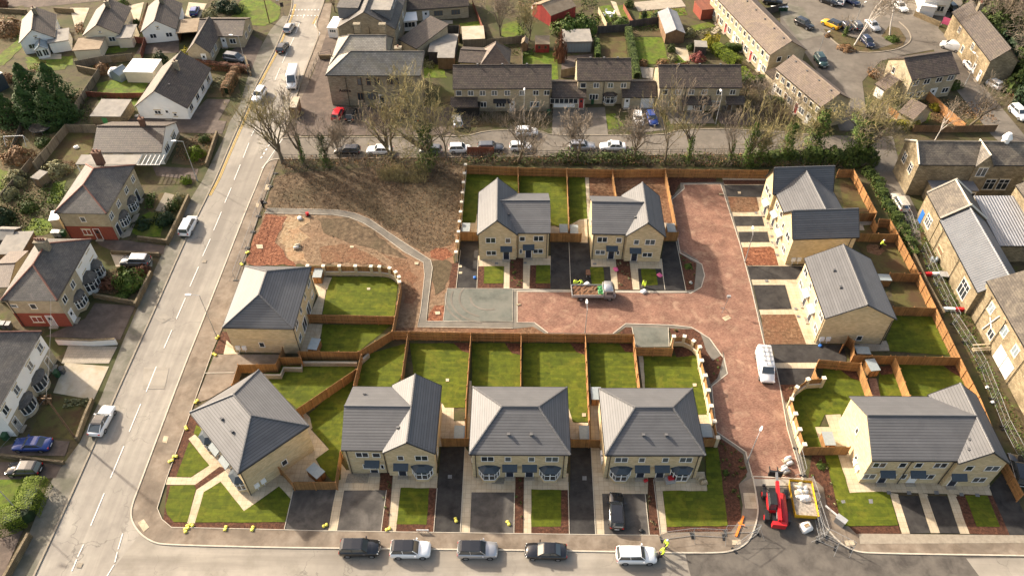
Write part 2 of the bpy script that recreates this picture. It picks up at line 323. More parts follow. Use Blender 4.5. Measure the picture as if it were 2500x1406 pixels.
def strip(m, pts, w, z0, z1, off=0):
    """box strip of width w along a polyline of world points, mitred"""
    n = len(pts); nr = []
    for i in range(n):
        a = pts[max(0, i - 1)]; b = pts[min(n - 1, i + 1)]; d = (b - a).xy.normalized(); nr.append(Vector((-d.y, d.x, 0)))
    rings = []
    for p, q in zip(pts, nr):
        l = p + q * (off + w / 2); r = p + q * (off - w / 2)
        rings.append([(r.x, r.y, z0), (r.x, r.y, z1), (l.x, l.y, z1), (l.x, l.y, z0)])
    m.loft(rings); return m
def resample(p, step):
    out = []
    for a, b in zip(p, p[1:]):
        n = max(1, round((b - a).length / step))
        out += [a.lerp(b, i / n) for i in range(n)]
    return out + [p[-1]]
def kerb(name, s, mat='kerb_stone', w=.16, h=.15, smooth=2):
    p = ats(s)
    for _ in range(smooth):
        q = [p[0]]
        for a, b in zip(p, p[1:]): q += [a.lerp(b, .25), a.lerp(b, .75)]
        p = q + [p[-1]]
    return struct(name, strip(MB(), p, w, 0, h).build(name, mat))
def edging(s, w=.07, h=.12, mat='kerb_stone'): return struct('edging', strip(MB(), ats(s), w, 0, h).build('edging', mat))
# ---------------------------------------------------------------- the ground, the roads and what is laid on them
g = MB(); g.poly([(-900, -300, 0), (900, -300, 0), (900, 900, 0), (-900, 900, 0)]); struct('ground', g.build('ground', 'earth'))
ROAD_L = 'P 70 1440 83 1406 157 1248 233 1077 272 990 330 860 379 754 451 590 485 522 526 440 563 352 594 283 620 218 665 136 689 82 706 41 714 12 712 -12 704 -60'
ROAD_R = 'P 800 -60 796 -20 790 10 778 42 770 64 781 82 762 130 743 179 722 240 705 300 690 336'
KERB_SE = 'P 680 389 661 392 645 405 631 443 608 498 577 576 536 682 480 822 447 904 392 1050 338 1194 322 1236 320 1268 342 1303 373 1324 408 1330 640 1336 780 1338 1277 1343 1504 1347 1745 1351 1795 1344 1826 1324 1842 1291 1850 1256 1850 1233 1838 1165'
flat('main_road', 'road_asphalt', ROAD_L + ' ' + ROAD_R + ' 690 345 672 393 ' + KERB_SE[2:].split(' 373 1324')[0][24:] + ' 373 1324 300 1420 250 1480', 2)
flat('front_street', 'street_asphalt', 'P 230 1450 342 1303 373 1324 408 1330 640 1336 780 1338 1277 1343 1504 1347 1690 1350 1700 1406 1720 1500', 3)
flat('front_street', 'new_asphalt', 'P 1672 1349 1745 1351 1795 1344 1826 1324 1842 1291 1850 1256 1850 1233 1845 1189 1960 1191 1968 1215 1990 1256 2048 1326 2087 1347 2140 1351 2520 1357 2560 1500 1700 1500 1686 1406', 4)
flat('patched_surface', 'street_asphalt', 'P 2358 1363 2520 1362 2560 1420 2400 1420', 5)
flat('back_street', 'far_asphalt', 'P 661 396 690 336 735 336 1130 336 1187 321 1240 319 1312 319 1347 332 1487 331 1620 331 1657 318 1797 316 1900 320 1991 331 2180 334 2195 400 2120 370 1850 377 1200 384 680 391', 3)
flat('mill_lane', 'far_asphalt', 'P 2110 372 2185 360 2200 440 2240 520 2250 600 2215 600 2165 480', 4)
flat('court_road', 'far_asphalt', 'P 1905 -20 2340 -20 2350 10 2290 70 2370 150 2405 215 2500 330 2520 420 2420 330 2330 215 2290 170 2280 122 2216 134 2150 150 2105 200 2120 320 2050 320 2010 200 1985 160 1955 115 1905 60', 3)
flat('court_road', 'pave_old', 'P 1905 5 1960 20 1990 70 2016 85 1950 100 1905 40', 4)
flat('planted_island', 'scrub', 'P 2010 72 2050 78 2060 85 2100 98 2150 92 2170 65 2195 70 2212 95 2205 112 2180 122 2110 130 2058 118 2032 98', 5)
flat('parking_bay', 'far_asphalt', 'P 2098 98 2150 90 2185 108 2130 124', 6)
kerb('kerb', 'P 2018 84 2032 100 2058 120 2110 132 2180 125 2208 115 2226 98 2218 75 2195 55', 'old_kerb', .25)
flat('top_lane', 'brown_drive', 'P -30 26 60 18 80 20 240 4 330 -12 -30 -12', 2)
flat('car_yard', 'brown_drive', 'P 800 75 830 78 800 190 850 262 1110 262 1110 332 700 332 712 296 765 178', 4)
# pavements and their kerbs
flat('pavement', 'pave_asphalt', 'P 680 389 661 392 645 405 631 443 608 498 577 576 536 682 480 822 447 904 392 1050 338 1194 322 1236 320 1268 342 1303 373 1324 408 1330 640 1336 780 1338 1277 1343 1504 1347 1745 1351 1795 1344 1826 1324 1842 1291 1850 1256 1850 1233 1838 1165 1803 1182 1813 1233 1809 1264 1784 1297 1628 1300 1607 1307 1277 1302 780 1296 640 1292 419 1287 396 1268 384 1241 408 1167 518 860 570 740 610 600 640 500 668 420', 5)
kerb('kerb', KERB_SE)
kerb('kerb', ROAD_L, 'old_kerb', .22)
flat('pavement', 'pave_asphalt', 'P 712 296 743 179 762 130 781 82 770 64 778 42 790 10 810 10 808 30 800 75 792 110 757 190 735 336 690 336', 3)
kerb('kerb', ROAD_R, 'old_kerb', .22)
flat('pavement', 'pave_old', 'P 60 1430 83 1406 157 1248 233 1077 272 990 330 860 379 754 451 590 485 522 526 440 563 352 594 283 620 218 665 136 689 82 706 41 690 40 660 75 640 110 612 165 585 260 560 300 550 330 495 440 470 480 405 600 350 720 300 835 245 975 195 1080 120 1180 30 1406', 3)
kerb('kerb', 'P 690 339 735 336 1130 336 1187 321 1240 319 1312 319 1347 332 1487 331 1620 331 1657 318 1797 316 1991 331', 'old_kerb', .2, smooth=1)
kerb('kerb', 'P 680 390 1200 384 1850 377 2120 370', 'old_kerb', .2, smooth=1)
flat('pavement', 'pave_asphalt', 'P 1968 1215 1990 1256 2048 1326 2087 1347 2140 1351 2520 1357 2530 1318 2090 1303 2055 1270 2018 1235 2010 1190 1982 1166 1958 1168', 5)
kerb('kerb', 'P 1958 1168 1968 1215 1990 1256 2048 1326 2087 1347 2140 1351 2520 1357')
flat('pavement', 'old_kerb', 'T6 240 1362 1255 1372 1255 1420 250 1425', 6)
for s in ('T1 868 1072 905 1050 940 1100 905 1130', 'T1 1022 565 1032 527 1062 530 1050 573', 'T4 1478 885 1545 885 1545 985 1490 982', 'T5 88 885 172 888 180 985 105 980',
          'T5 505 880 562 882 583 978 530 978', 'T5 722 1185 780 1180 790 1212 735 1217', 'T5 15 1180 70 1178 75 1208 20 1212', 'S2 252 190 262 152 300 155 288 192', 'S2 188 312 195 285 215 287 208 315'):
    flat('tactile_slab', 'slab', s, 7)
# markings
mk = MB()
def dash(x0, y0, x1, y1, w=.11):
    a, b = at((x0, y0)), at((x1, y1)); strip(mk, [a, b], w, 0, LV * 4.6)
for d in ('382 895 357 957', '344 986 316 1054', '303 1089 270 1167', '255 1204 222 1283', '205 1328 190 1359', '188 1365 176 1394', '565 459 549 496', '541 518 522 563', '514 584 495 626', '485 652 464 700',
          '453 728 431 779', '420 806 401 850', '608 350 594 386', '587 403 572 440', '626 309 614 333', '684 167 672 196', '701 130 689 155', '718 93 706 118', '732 56 722 82', '720 57 732 56', '743 36 740 46'): dash(*map(float, d.split()))
for a, b in (((300, 1302), (289, 1340)), ((287, 1347), (281, 1372)), ((279, 1378), (262, 1406))): dash(*a, *b, .1)
for i in range(9): dash(712 + i * 8, 25.5, 715 + i * 8, 25.5, .35); dash(708 + i * 8.5, 39.5, 711 + i * 8.5, 39.5, .35)
struct('road_markings', mk.build('road_markings', 'road_white'))
mk = MB(); strip(mk, ats('P 743 179 781 82 768 62 774 46'), .1, 0, LV * 4.7); strip(mk, ats('P 690 340 655 392 640 412'), .1, 0, LV * 4.7)
for i in range(5): dash(664 - i * 6, 345 + i * 9.5, 661 - i * 6, 349.5 + i * 9.5, .25)
struct('road_markings', mk.build('road_markings', 'road_white'))
mk = MB(); yl = ats('P 506 478 528 438 565 352 596 283 622 218 667 136 691 82 708 41 716 12')
strip(mk, yl, .1, 0, LV * 4.7, -.35); strip(mk, yl, .1, 0, LV * 4.7, -.6)
yl = ats('P 766 60 778 40'); strip(mk, yl, .1, 0, LV * 4.7); strip(mk, yl, .1, 0, LV * 4.7, .3); struct('road_markings', mk.build('road_markings', 'road_yellow'))
# repair joints and covers in the carriageway
for s in ('T1 905 95 1065 95 1035 232 900 230', 'S1 1110 985 1175 950 1225 990 1160 1025'): flat('road_patch', 'street_asphalt', s, 4)
for s in ('T1 478 1352 495 1322 525 1325 512 1355', 'S1 1445 592 1452 573 1480 573 1475 594', 'S1 1113 818 1120 802 1135 803 1128 820'): flat('manhole_cover', 'old_kerb', s, 6)
# the block-paved estate road and its borders
flat('estate_road_border', 'path_asphalt', 'S3 500 893 1770 910 S4 130 912 195 870 214 800 195 735 45 650 20 520 -10 245 60 175 62 135 372 132 440 350 540 730 680 1290 T5 315 100 345 240 400 490 460 680 490 800 560 850 600 960 470 850 140 850 60 830 110 780 T5 90 640 -20 565 T4 1275 500 1200 215 S4 245 1330 190 1185 S3 1770 1200 1310 1168 1225 1225 750 1225 650 1165 505 1180 S2 1345 1168 1385 1000 1410 1125 S3 505 1135', 2)
flat('estate_road', 'setts', 'S3 535 915 1760 925 S4 130 930 210 885 235 800 215 720 60 640 40 520 0 260 90 180 85 150 350 148 485 570 560 850 660 1290 T5 295 100 320 220 365 480 430 700 460 797 150 795 105 630 0 550 T4 1310 500 1280 215 1380 135 1350 0 S4 370 1390 270 1250 140 1170 S3 1640 1155 1310 1145 1220 1215 755 1210 660 1138 535 1136', 4)
flat('estate_road_threshold', 'concrete_band', 'T5 150 797 460 799 470 838 160 842', 6)
for s in ('S3 503 898 1768 925', 'S3 535 915 535 1136 660 1138 755 1210', 'S3 1220 1215 1310 1145 1640 1155 S4 140 1170 270 1250 370 1390 T4 1350 0 1380 135 1280 215 1310 500 1500 630 T5 105 630 150 797', 'S3 535 915 1760 925 S4 130 930 210 885 235 800 215 720 60 640 40 520 0 260 90 180 85 150 350 148 485 570 560 850 660 1290 T5 295 100 320 220 365 480 430 700 460 797', 'T5 140 780 470 795'): edging(s, .12, .1)
flat('footway', 'concrete_band', 'S3 505 905 1750 913 1750 922 505 913', 5)
flat('footway', 'path_asphalt', 'S3 1690 612 1830 690 1878 790 1858 880 1800 922 1742 908 1800 903 1818 715', 5)
# the footpath over the open ground
flat('open_ground', 'field', 'S2 345 80 1000 40 1690 0 1640 480 1610 700 1570 890 1535 1120 1340 1175 1160 1200 1230 860 1140 740 550 720 110 725 250 340', 1, .3)
flat('open_ground', 'field_dark', 'S2 345 75 1000 30 1690 0 1645 440 1600 590 1440 640 1350 600 1180 470 1010 380 880 345 600 322 270 320', 2, .5)
flat('open_ground', 'brown_soil', 'S2 1100 620 1250 700 1330 800 1330 1000 1240 1010 1240 870 1190 760', 2, .5)
flat('bare_soil', 'red_soil', 'S2 250 362 410 372 395 430 345 500 325 560 400 650 480 722 115 725 200 480', 3, .35)
flat('bare_soil', 'sand_soil', 'S2 415 378 470 365 600 385 590 430 530 480 570 520 480 560 520 610 500 640 590 690 560 712 480 718 400 640 330 570 350 500', 2, .8)
flat('bare_soil', 'red_soil', 'S2 1425 620 1480 600 1560 610 1590 650 1520 690 1440 670', 3, .3); flat('bare_soil', 'red_soil', 'S2 1440 1060 1475 1020 1535 1010 1532 1122 1420 1118', 3, .2)
flat('soil_bank', 'bark', 'S3 70 712 118 712 98 890 40 890', 3, .15)
flat('footpath', 'path_asphalt', 'S2 250 357 560 362 740 367 860 387 960 427 1060 490 1250 632 1388 708 1396 800 1370 1050 1345 1168 S3 505 1178 505 1132 S2 1410 1128 1420 1000 1453 745 1440 690 1385 655 1150 500 1010 402 900 357 780 334 560 327 270 322', 4)
edging('S2 250 357 560 362 740 367 860 387 960 427 1060 490 1250 632 1388 708 1396 800 1370 1050 1345 1168 S3 505 1178'); edging('S2 270 322 560 327 780 334 900 357 1010 402 1150 500 1385 655 1440 690 1453 745 1420 1000 1410 1128 S3 505 1132')
flat('parking_court', 'court_asphalt', 'S3 35 895 502 895 502 1131 5 1131', 5)
edging('S3 5 1131 35 895 502 895 502 1131 5 1131')
flat('verge', 'brown_soil', 'S2 1160 1180 S3 -245 1170 505 1182 650 1165 745 1225 -240 1225', 2)
tm = MB()
for k, (r0, a0, a1) in enumerate(((4.2, 150, 260), (5.4, 165, 265), (2.6, 180, 300), (6.2, 170, 240))):
    c = at('S3 330 960'); strip(tm, [c + Vector((r0 * math.cos(R(a)), r0 * .9 * math.sin(R(a)), 0)) for a in range(a0, a1, 8)], .28, 0, LV * 6.7)
struct('tyre_marks', tm.build('tyre_marks', 'path_asphalt'))
# middle pair of houses: drives, paths, front gardens, back gardens
flat('drive', 'drive_black', 'S3 130 558 255 555 262 690 247 892 98 892', 3); flat('drive', 'drive_black', 'S3 775 562 1045 567 1062 700 1070 895 773 895', 3); flat('drive', 'drive_black', 'S3 1585 560 1672 560 1742 908 1592 905 1562 705', 3)
edging('S3 905 565 918 895'); edging('S3 247 892 255 690'); edging('S3 98 892 130 620'); edging('S3 1672 560 1742 908'); edging('S3 1592 905 1565 705')
flat('slab_paving', 'slab', 'S3 255 660 775 660 773 893 247 893', 3); flat('slab_paving', 'slab', 'S3 1062 660 1570 680 1592 905 1068 895', 3)
for s in ('250 735 440 735 437 893 247 893', '483 650 580 650 575 893 480 893', '628 727 773 727 773 893 622 893', '1238 660 1335 665 1362 903 1257 900'): flat('planting_bed', 'bark', 'S3 ' + s, 4)
for s in ('298 735 440 735 437 857 297 857', '672 727 773 727 773 857 668 857', '1055 740 1150 740 1160 865 1068 865', '1420 752 1525 755 1540 870 1430 870'): flat('lawn', 'turf', 'S3 ' + s, 6)
for s in ('1055 738 1198 738 1212 895 1068 895', '1398 752 1565 752 1592 905 1410 903'): flat('weed_membrane', 'drive_black', 'S3 ' + s, 4)
flat('slab_paving', 'slab', 'S3 130 425 250 360 260 500 120 500', 2); flat('slab_paving', 'slab', 'S3 770 385 808 385 808 450 840 460 900 500 770 500', 2); flat('slab_paving', 'slab', 'S3 905 440 990 395 1035 395 1040 570 990 570 905 500', 2); flat('slab_paving', 'slab', 'S3 1020 90 1047 95 1060 400 1030 400', 2); flat('slab_paving', 'slab_grey', 'S3 1560 420 1670 430 1680 500 1590 500', 2)
for s in ('168 75 540 88 545 330 252 330 235 425 140 420', '545 88 888 94 905 445 775 445 775 300 545 300', '905 94 1022 98 1038 392 985 400 908 440'): flat('lawn', 'turf', 'S3 ' + s, 3)
for s in ('1050 98 1218 102 1250 330 1060 330', '1222 102 1590 94 1660 430 1560 420 1300 330 1252 330'): flat('bare_garden', 'brown_soil', 'S3 ' + s, 3)
flat('planting_bed', 'bark', 'S3 1695 640 1818 715 1800 903 1742 906', 4, .1); flat('planting_bed', 'bark', 'S3 1598 92 S4 318 93 318 132 62 135 S3 1660 220 1640 230', 3, .1)
flat('planting_bed', 'bark', 'S3 1260 1215 1310 1170 1355 1172 1355 1220', 3); flat('drive', 'court_asphalt', 'S3 1355 1168 1615 1175 1620 1310 1385 1312', 4); edging('S3 1355 1168 1385 1312'); edging('S3 1615 1172 1622 1310')
flat('planting_bed', 'bark', 'S3 1618 1180 1720 1185 S4 190 1185 245 1330 290 1406 T4 1365 0 1320 160 1278 205 1200 0 S3 1850 1310 1735 1240 1640 1240', 3, .08)
# east rows
flat('slab_paving', 'slab', 'S4 360 100 690 95 700 240 760 420 860 730 960 730 1060 1290 690 1292 545 735 505 600 380 170', 2)
for s in ('375 155 680 155 660 242 395 235', '440 377 645 377 662 447 457 447', '475 488 683 488 700 562 490 562', '540 732 945 735 890 828 565 828', '580 868 810 868 858 1040 622 1043', '690 1295 1225 1298 1250 1390 T5 735 60 555 65 290 66 280 0', 'T5 295 100 540 102 560 165 555 185 430 205 320 205'): flat('drive', 'drive_black', ('' if s[0] == 'T' else 'S4 ') + s, 4)
for s in ('400 238 605 242 625 330 608 347 425 347', '637 1080 880 1078 960 1290 668 1292'): flat('bare_garden', 'brown_soil', 'S4 ' + s, 4)
flat('bare_garden', 'red_soil', 'S4 505 600 705 595 730 610 762 728 528 728', 4); flat('painted_shade_strip', 'bark', 'S4 365 118 685 120 680 150 375 150', 4)  # last one: dark strip in bark colour, painting the shade in the gap
flat('slab_paving', 'slab', 'T5 288 66 560 65 545 101 295 101', 3); flat('planting_bed', 'bark', 'T5 320 205 432 205 410 240 352 320', 3)
for s in ('S5 135 385 200 385 360 615 270 615 170 600', 'S5 275 675 390 712 478 758 275 760', 'S5 240 815 530 820 620 1030 495 1035 400 1032', 'S5 480 1092 660 1092 740 1268 520 1268'): flat('bare_garden', 'turf_dull', s, 3)
flat('bare_garden', 'brown_soil', 'S5 310 850 390 830 440 870 400 910 330 900', 4, .3); flat('slab_paving', 'slab_grey', 'S5 275 680 380 677 385 700 300 705 310 740 275 740', 4)
flat('lawn', 'turf', 'T6 470 28 690 33 805 270 430 245 412 170', 3); flat('slab_paving', 'slab_grey', 'T6 205 205 410 180 440 242 215 245', 2)
flat('lawn', 'turf', 'T5 590 100 800 108 860 275 700 400 600 390 560 480 585 595 480 595 385 320 420 240 580 215', 3); flat('lawn', 'turf', 'T6 365 350 450 325 505 520 365 520', 3); flat('lawn', 'turf', 'T6 480 325 840 325 885 430 900 520 560 520', 3); flat('slab_paving', 'setts', 'T6 300 410 350 410 375 520 325 520', 3)
flat('planting_bed', 'bark', 'T5 700 110 815 110 845 190 760 160', 4, .1); flat('planting_bed', 'bark', 'T6 750 325 838 325 872 405 800 370', 4, .1); flat('planting_bed', 'bark', 'T6 355 345 440 330 450 385 380 390', 4, .1)
flat('slab_paving', 'slab', 'T5 605 395 700 390 760 590 580 595 540 470 630 470', 4)
flat('slab_paving', 'slab', 'T6 115 880 200 870 235 1000 1030 1000 1058 1128 380 1105 232 1108 185 1112', 3)
for s in ('430 1110 482 1120 557 1361 505 1362', '605 1110 662 1120 740 1358 680 1358', '780 1110 840 1125 920 1363 860 1362'): flat('path', 'slab', 'T6 ' + s, 4)
for s in ('482 1131 605 1132 682 1358 555 1361', '660 1132 780 1132 862 1361 738 1358', '1040 1080 1130 980 1255 1235 1262 1371 1165 1369'): flat('drive', 'drive_black', 'T6 ' + s, 5)
flat('planting_bed', 'bark', 'T6 838 1138 895 1120 1065 1128 1165 1368 920 1363', 4, .05); flat('lawn', 'turf', 'T6 890 1128 1030 1128 1105 1320 965 1318', 6)
flat('planting_bed', 'bark', 'T6 -45 882 40 884 150 1300 482 1308 503 1362 230 1362 T5 690 1120 602 975 577 850 497 800', 3, .03); flat('lawn', 'turf', 'T6 35 884 115 882 185 1112 385 1105 430 1120 482 1310 140 1316', 6)
for s in ('130 1160 155 1157 160 1175 138 1178', '300 1152 325 1152 328 1178 305 1178', '410 1100 435 1102 440 1122 415 1122', '533 1102 560 1103 563 1124 538 1124', '700 1100 728 1100 732 1122 706 1122', '855 1112 880 1113 885 1133 860 1133', '952 1116 978 1118 982 1138 956 1136'): flat('drain_cover', 'plastic_grey', 'T6 ' + s, 7)
for s in ('S4 590 348 608 348 612 360 594 360', 'S4 650 370 668 370 672 383 654 383', 'S4 677 422 695 422 700 434 681 434', 'S4 702 514 722 514 726 527 706 527', 'S4 708 557 727 557 731 570 712 570', 'S4 740 646 760 646 764 660 744 660', 'S4 664 833 686 833 690 846 667 846', 'S4 873 1032 894 1032 900 1046 878 1046', 'S4 890 1085 912 1085 916 1100 894 1100', 'S3 375 708 400 708 400 722 375 722', 'S3 582 705 602 705 602 718 582 718', 'S3 1075 712 1100 712 1102 726 1077 726', 'T3 808 772 833 772 833 795 808 795', 'T4 468 780 494 780 494 806 468 806'): flat('drain_cover', 'plastic_grey', s, 7)
for s in ('S4 470 203 492 203 495 218 474 218', 'T3 795 168 815 168 815 186 795 186', 'S3 118 730 140 730 140 745 118 745', 'S3 118 775 142 775 142 790 118 790', 'S2 985 890 1008 890 1008 905 985 905', 'S2 190 580 240 582 242 610 200 610', 'S2 862 590 890 590 890 604 865 604', 'S2 1325 705 1355 705 1352 725 1325 724', 'S2 1470 1060 1505 1058 1508 1078 1475 1082', 'T4 466 385 490 385 490 406 466 406', 'T4 1160 198 1185 198 1185 216 1162 216'): flat('inspection_cover', 'slab', s, 8)
# open corner house and the row along the front street
flat('planting_bed', 'bark', 'T2 170 580 340 690 700 1000 850 1135 795 1335 65 1331 -6 1285 5 1205 30 985', 2)
for s in ('215 640 300 700 235 730 200 700', '170 752 300 910 180 986 82 985', '45 1040 200 1036 212 1066 157 1282 65 1280 22 1232 14 1180', '265 1086 375 1016 530 1210 762 1046 840 1135 802 1283 205 1285'): flat('lawn', 'turf', 'T2 ' + s, 4)
for s in ('163 733 225 690 430 915 385 970 205 1036 8 1036 20 985 180 988 300 910', '425 925 600 1080 740 960 860 1010 840 1135 760 1046 530 1210 375 1015 265 1086 205 1290 153 1290 215 1070'): flat('path', 'slab', 'T2 ' + s, 3)
flat('planting_bed', 'bark', 'T2 368 918 424 928 226 1060 204 1040', 5)
flat('slab_paving', 'slab', 'T2 870 490 1005 636 970 670 1090 802 1002 866 1050 950 1000 1015 850 1015 740 940 940 780', 2)
flat('lawn', 'turf_old' if 0 else 'turf', 'T2 690 230 1255 230 1262 290 880 535 660 330', 3); flat('lawn', 'turf', 'T2 1272 290 1240 400 1190 600 1180 800 1165 1005 1110 1010 1050 940 1004 868 1092 802 985 680 960 570', 3)
flat('parking_bays', 'pave_asphalt', 'T2 335 178 770 178 745 230 740 265 490 262 448 380 300 470 205 500', 3); edging('T2 275 301 465 298', .1); edging('T1 1335 0 1050 790 990 980 1020 1050 1080 1100 1648 1112 T3 0 1122 715 1132 1280 1140 T4 610 1147 945 1150')
flat('planting_bed', 'bark', 'S1 1590 1085 1640 1085 1662 1245 1528 1236', 3); flat('slab_paving', 'slab', 'S1 1622 1145 1720 1245 1600 1247', 4)
for s in ('T2 855 1072 1137 1068 1080 1336 795 1336', 'T3 155 868 422 868 388 1126 110 1123', 'T3 956 880 1226 880 1223 1138 945 1138', 'T4 592 888 862 890 889 1148 608 1148'): flat('drive', 'drive_grey', s, 3)
for s in ('T3 765 598 915 596 885 1136 718 1133', 'T4 395 603 522 598 551 1144 386 1141'): flat('drive', 'drive_black', s, 3)
for s in ('T2 855 1072 795 1336', 'T3 422 868 388 1126', 'T3 740 855 718 1133', 'T3 885 1136 915 596', 'T3 1226 880 1223 1138', 'T4 386 1141 378 815', 'T4 551 1144 522 598', 'T4 862 890 889 1148', 'T4 915 800 957 1150'): edging(s)
for s in ('T3 132 690 185 762 158 868 112 1123 55 1122 100 870', 'T3 170 740 380 740 385 866 150 868', 'T3 462 760 745 760 738 853 510 853 480 1129 428 1129', 'T3 915 596 950 640 960 730 1235 740 1230 882 957 880 945 1138 884 1137', 'T4 92 760 380 760 378 866 148 866 147 1141 93 1141', 'T4 520 598 575 600 605 740 885 740 878 890 592 890 607 1147 550 1145', 'T4 912 760 1235 750 1256 872 972 872 1004 1151 957 1151'): flat('path', 'slab', s, 2)
flat('gravel_strip', 'gravel', 'T3 180 763 316 763 303 820 162 820', 4); flat('gravel_strip', 'gravel', 'T3 1080 790 1165 790 1160 830 1085 825', 4)
for s in ('T3 387 740 465 740 430 1129 388 1129 422 868 375 866', 'T3 688 853 742 854 718 1132 480 1129 487 1080 670 1080', 'T3 1235 740 1286 740 1281 1141 1223 1140', 'T4 335 866 377 866 386 1141 147 1141 147 1093 333 1093', 'T4 880 740 917 740 957 1151 888 1149'): flat('planting_bed', 'bark', s, 5)
for s in ('T3 510 853 690 855 673 1082 486 1082', 'T4 147 862 335 866 333 1095 147 1095', 'T4 972 872 1254 870 1236 600 1320 603 1380 1092 999 1096'): flat('lawn', 'turf', s, 6)
flat('planting_bed', 'bark', 'T4 1300 540 1330 535 1475 638 1505 752 1448 830 1466 1040 1400 1128 1000 1128 997 1090 1378 1090', 3, .05)
for s in ('880 870 990 838 984 915 960 948 868 945', '1000 838 1148 838 1141 995 1085 995 1080 985 1010 912', '1152 838 1273 838 1276 950 1152 950', '1277 838 1434 838 1441 1030 1398 1030 1386 990 1385 950 1277 950', '1438 838 1546 838 1562 955 1442 955', '1570 868 1700 868 1732 1012 1700 1012 1692 955 1575 955'): flat('lawn', 'turf', 'P ' + s, 3)
for s in ('1078 985 1108 990 1108 1028 1138 1028 1136 1090 1072 1090', '1385 990 1402 992 1402 1032 1440 1032 1442 1090 1390 1090', '1440 936 1478 938 1490 1090 1443 1090', '1146 930 1190 930 1150 1090 1138 1090', '1695 1010 1732 1012 1745 1075 1715 1075', '870 930 910 930 910 960 862 960', '1553 830 1566 835 1580 955 1570 955'): flat('slab_paving', 'slab', 'P ' + s, 2)
for s in ('1105 838 1148 838 1146 862 1128 858', '1232 838 1272 838 1271 866 1250 862', '1392 838 1433 838 1432 868 1408 860', '1512 838 1545 838 1547 862 1525 858', '1645 850 1690 850 1690 868 1650 872'): flat('planting_bed', 'bark', 'P ' + s, 4, .1)
flat('lawn', 'turf', 'S2 735 808 1130 812 1205 862 1180 1100 665 1085 700 905', 3); flat('lawn', 'turf', 'S2 665 1150 1165 1150 920 1345 600 1345 655 1250', 3)
for s in ('585 800 738 815 720 892 692 900 660 1090 570 1090 640 940', '570 1145 672 1148 650 1240 620 1340 500 1340'): flat('slab_paving', 'slab', 'S2 ' + s, 2)
# gardens and yards west of the main road
for m_, s in (('turf_old', 'R1 690 600 800 575 1070 580 1020 680 700 660'), ('turf_old', 'R1 710 715 1000 715 950 800 690 770'), ('turf_dull', 'R1 350 1120 470 950 670 950 650 1090 580 1150 560 1200 330 1190'), ('turf_old', 'R1 150 900 360 860 430 900 250 1100 110 1040'), ('turf_old', 'R1 -20 1180 140 1190 60 1330 -20 1400'),
              ('turf_old', 'R1 330 1330 480 1290 430 1406 320 1420'), ('turf_old', 'R1 180 440 340 430 330 490 210 500'), ('turf_old', 'R1 400 440 520 400 520 470 400 480'), ('turf_old', 'R1 740 360 830 330 920 350 900 370 750 390'), ('turf_old', 'R1 1640 150 1720 10 1900 -20 2010 60 1990 140 1900 190 1700 170'),
              ('turf_old', 'S1 130 350 200 270 360 280 375 370 300 400 150 385'), ('turf_old', 'S1 310 110 460 90 440 170 320 160'), ('turf_old', 'S1 940 290 1120 200 1190 240 1150 410 990 400 930 360'), ('turf_dull', 'S1 1050 200 1150 90 1330 110 1230 230 1090 240'),
              ('scrub', 'S1 660 690 860 620 1060 640 980 820 680 810'), ('turf_dull', 'T1 240 380 330 270 560 280 580 300 470 550 330 540 190 530'), ('turf_old', 'T1 -20 800 200 800 230 900 180 1010 -20 1060'), ('scrub', 'R1 1240 1130 1290 1000 1540 960 1500 1170 1430 1190 1230 1170'), ('scrub', 'R1 1480 640 1700 570 1720 700 1480 700'),
              ('turf_old', 'P 0 60 60 40 60 110 10 160 -20 160'), ('scrub', 'P 0 20 60 15 40 100 -20 150'), ('turf_old', 'P 60 140 180 140 160 170 90 175'), ('scrub', 'P 0 280 70 240 150 340 20 420 -40 400'), ('scrub', 'P 30 400 150 400 120 480 60 560 -20 560')): flat('garden', m_, s, 2, .15)
for m_, s in (('brown_drive', 'R1 900 850 1360 845 1620 870 1590 960 1240 950 900 900'), ('brown_drive', 'R1 1370 820 1480 710 1650 715 1560 870 1380 850'), ('concrete', 'R1 500 60 640 60 580 210 540 210'), ('concrete', 'R1 900 50 1030 20 990 180 920 190'), ('brown_drive', 'R1 1010 330 1280 290 1280 380 970 390'), ('brown_drive', 'R1 1640 380 1800 250 1880 300 1790 520'), ('concrete', 'R1 1350 20 1480 30 1430 130 1320 130'),
              ('brown_drive', 'S1 680 430 880 430 1180 470 1170 530 790 500 720 470'), ('brown_drive', 'S1 610 990 680 880 970 900 860 1140 560 1130 320 1120'), ('concrete', 'S1 790 520 1090 540 1090 620 830 620'), ('slab_grey', 'S1 490 1180 840 1190 780 1310 440 1310'), ('concrete', 'T1 410 66 686 90 590 300 335 255'), ('gravel', 'S1 1110 222 1180 90 1260 110 1200 230'), ('brown_drive', 'T1 0 600 200 540 440 560 410 650 0 650'), ('brown_drive', 'T1 0 690 200 690 400 690 350 790 0 800'), ('brown_drive', 'T1 -30 1110 150 1110 20 1406 -60 1406'),
              ('slab_grey', 'S1 870 420 960 250 1000 240 930 400'), ('brown_drive', 'R1 1090 1190 1420 1210 1400 1290 1120 1260'), ('concrete', 'R1 280 390 440 390 440 425 300 430')): flat('yard', m_, s, 3)
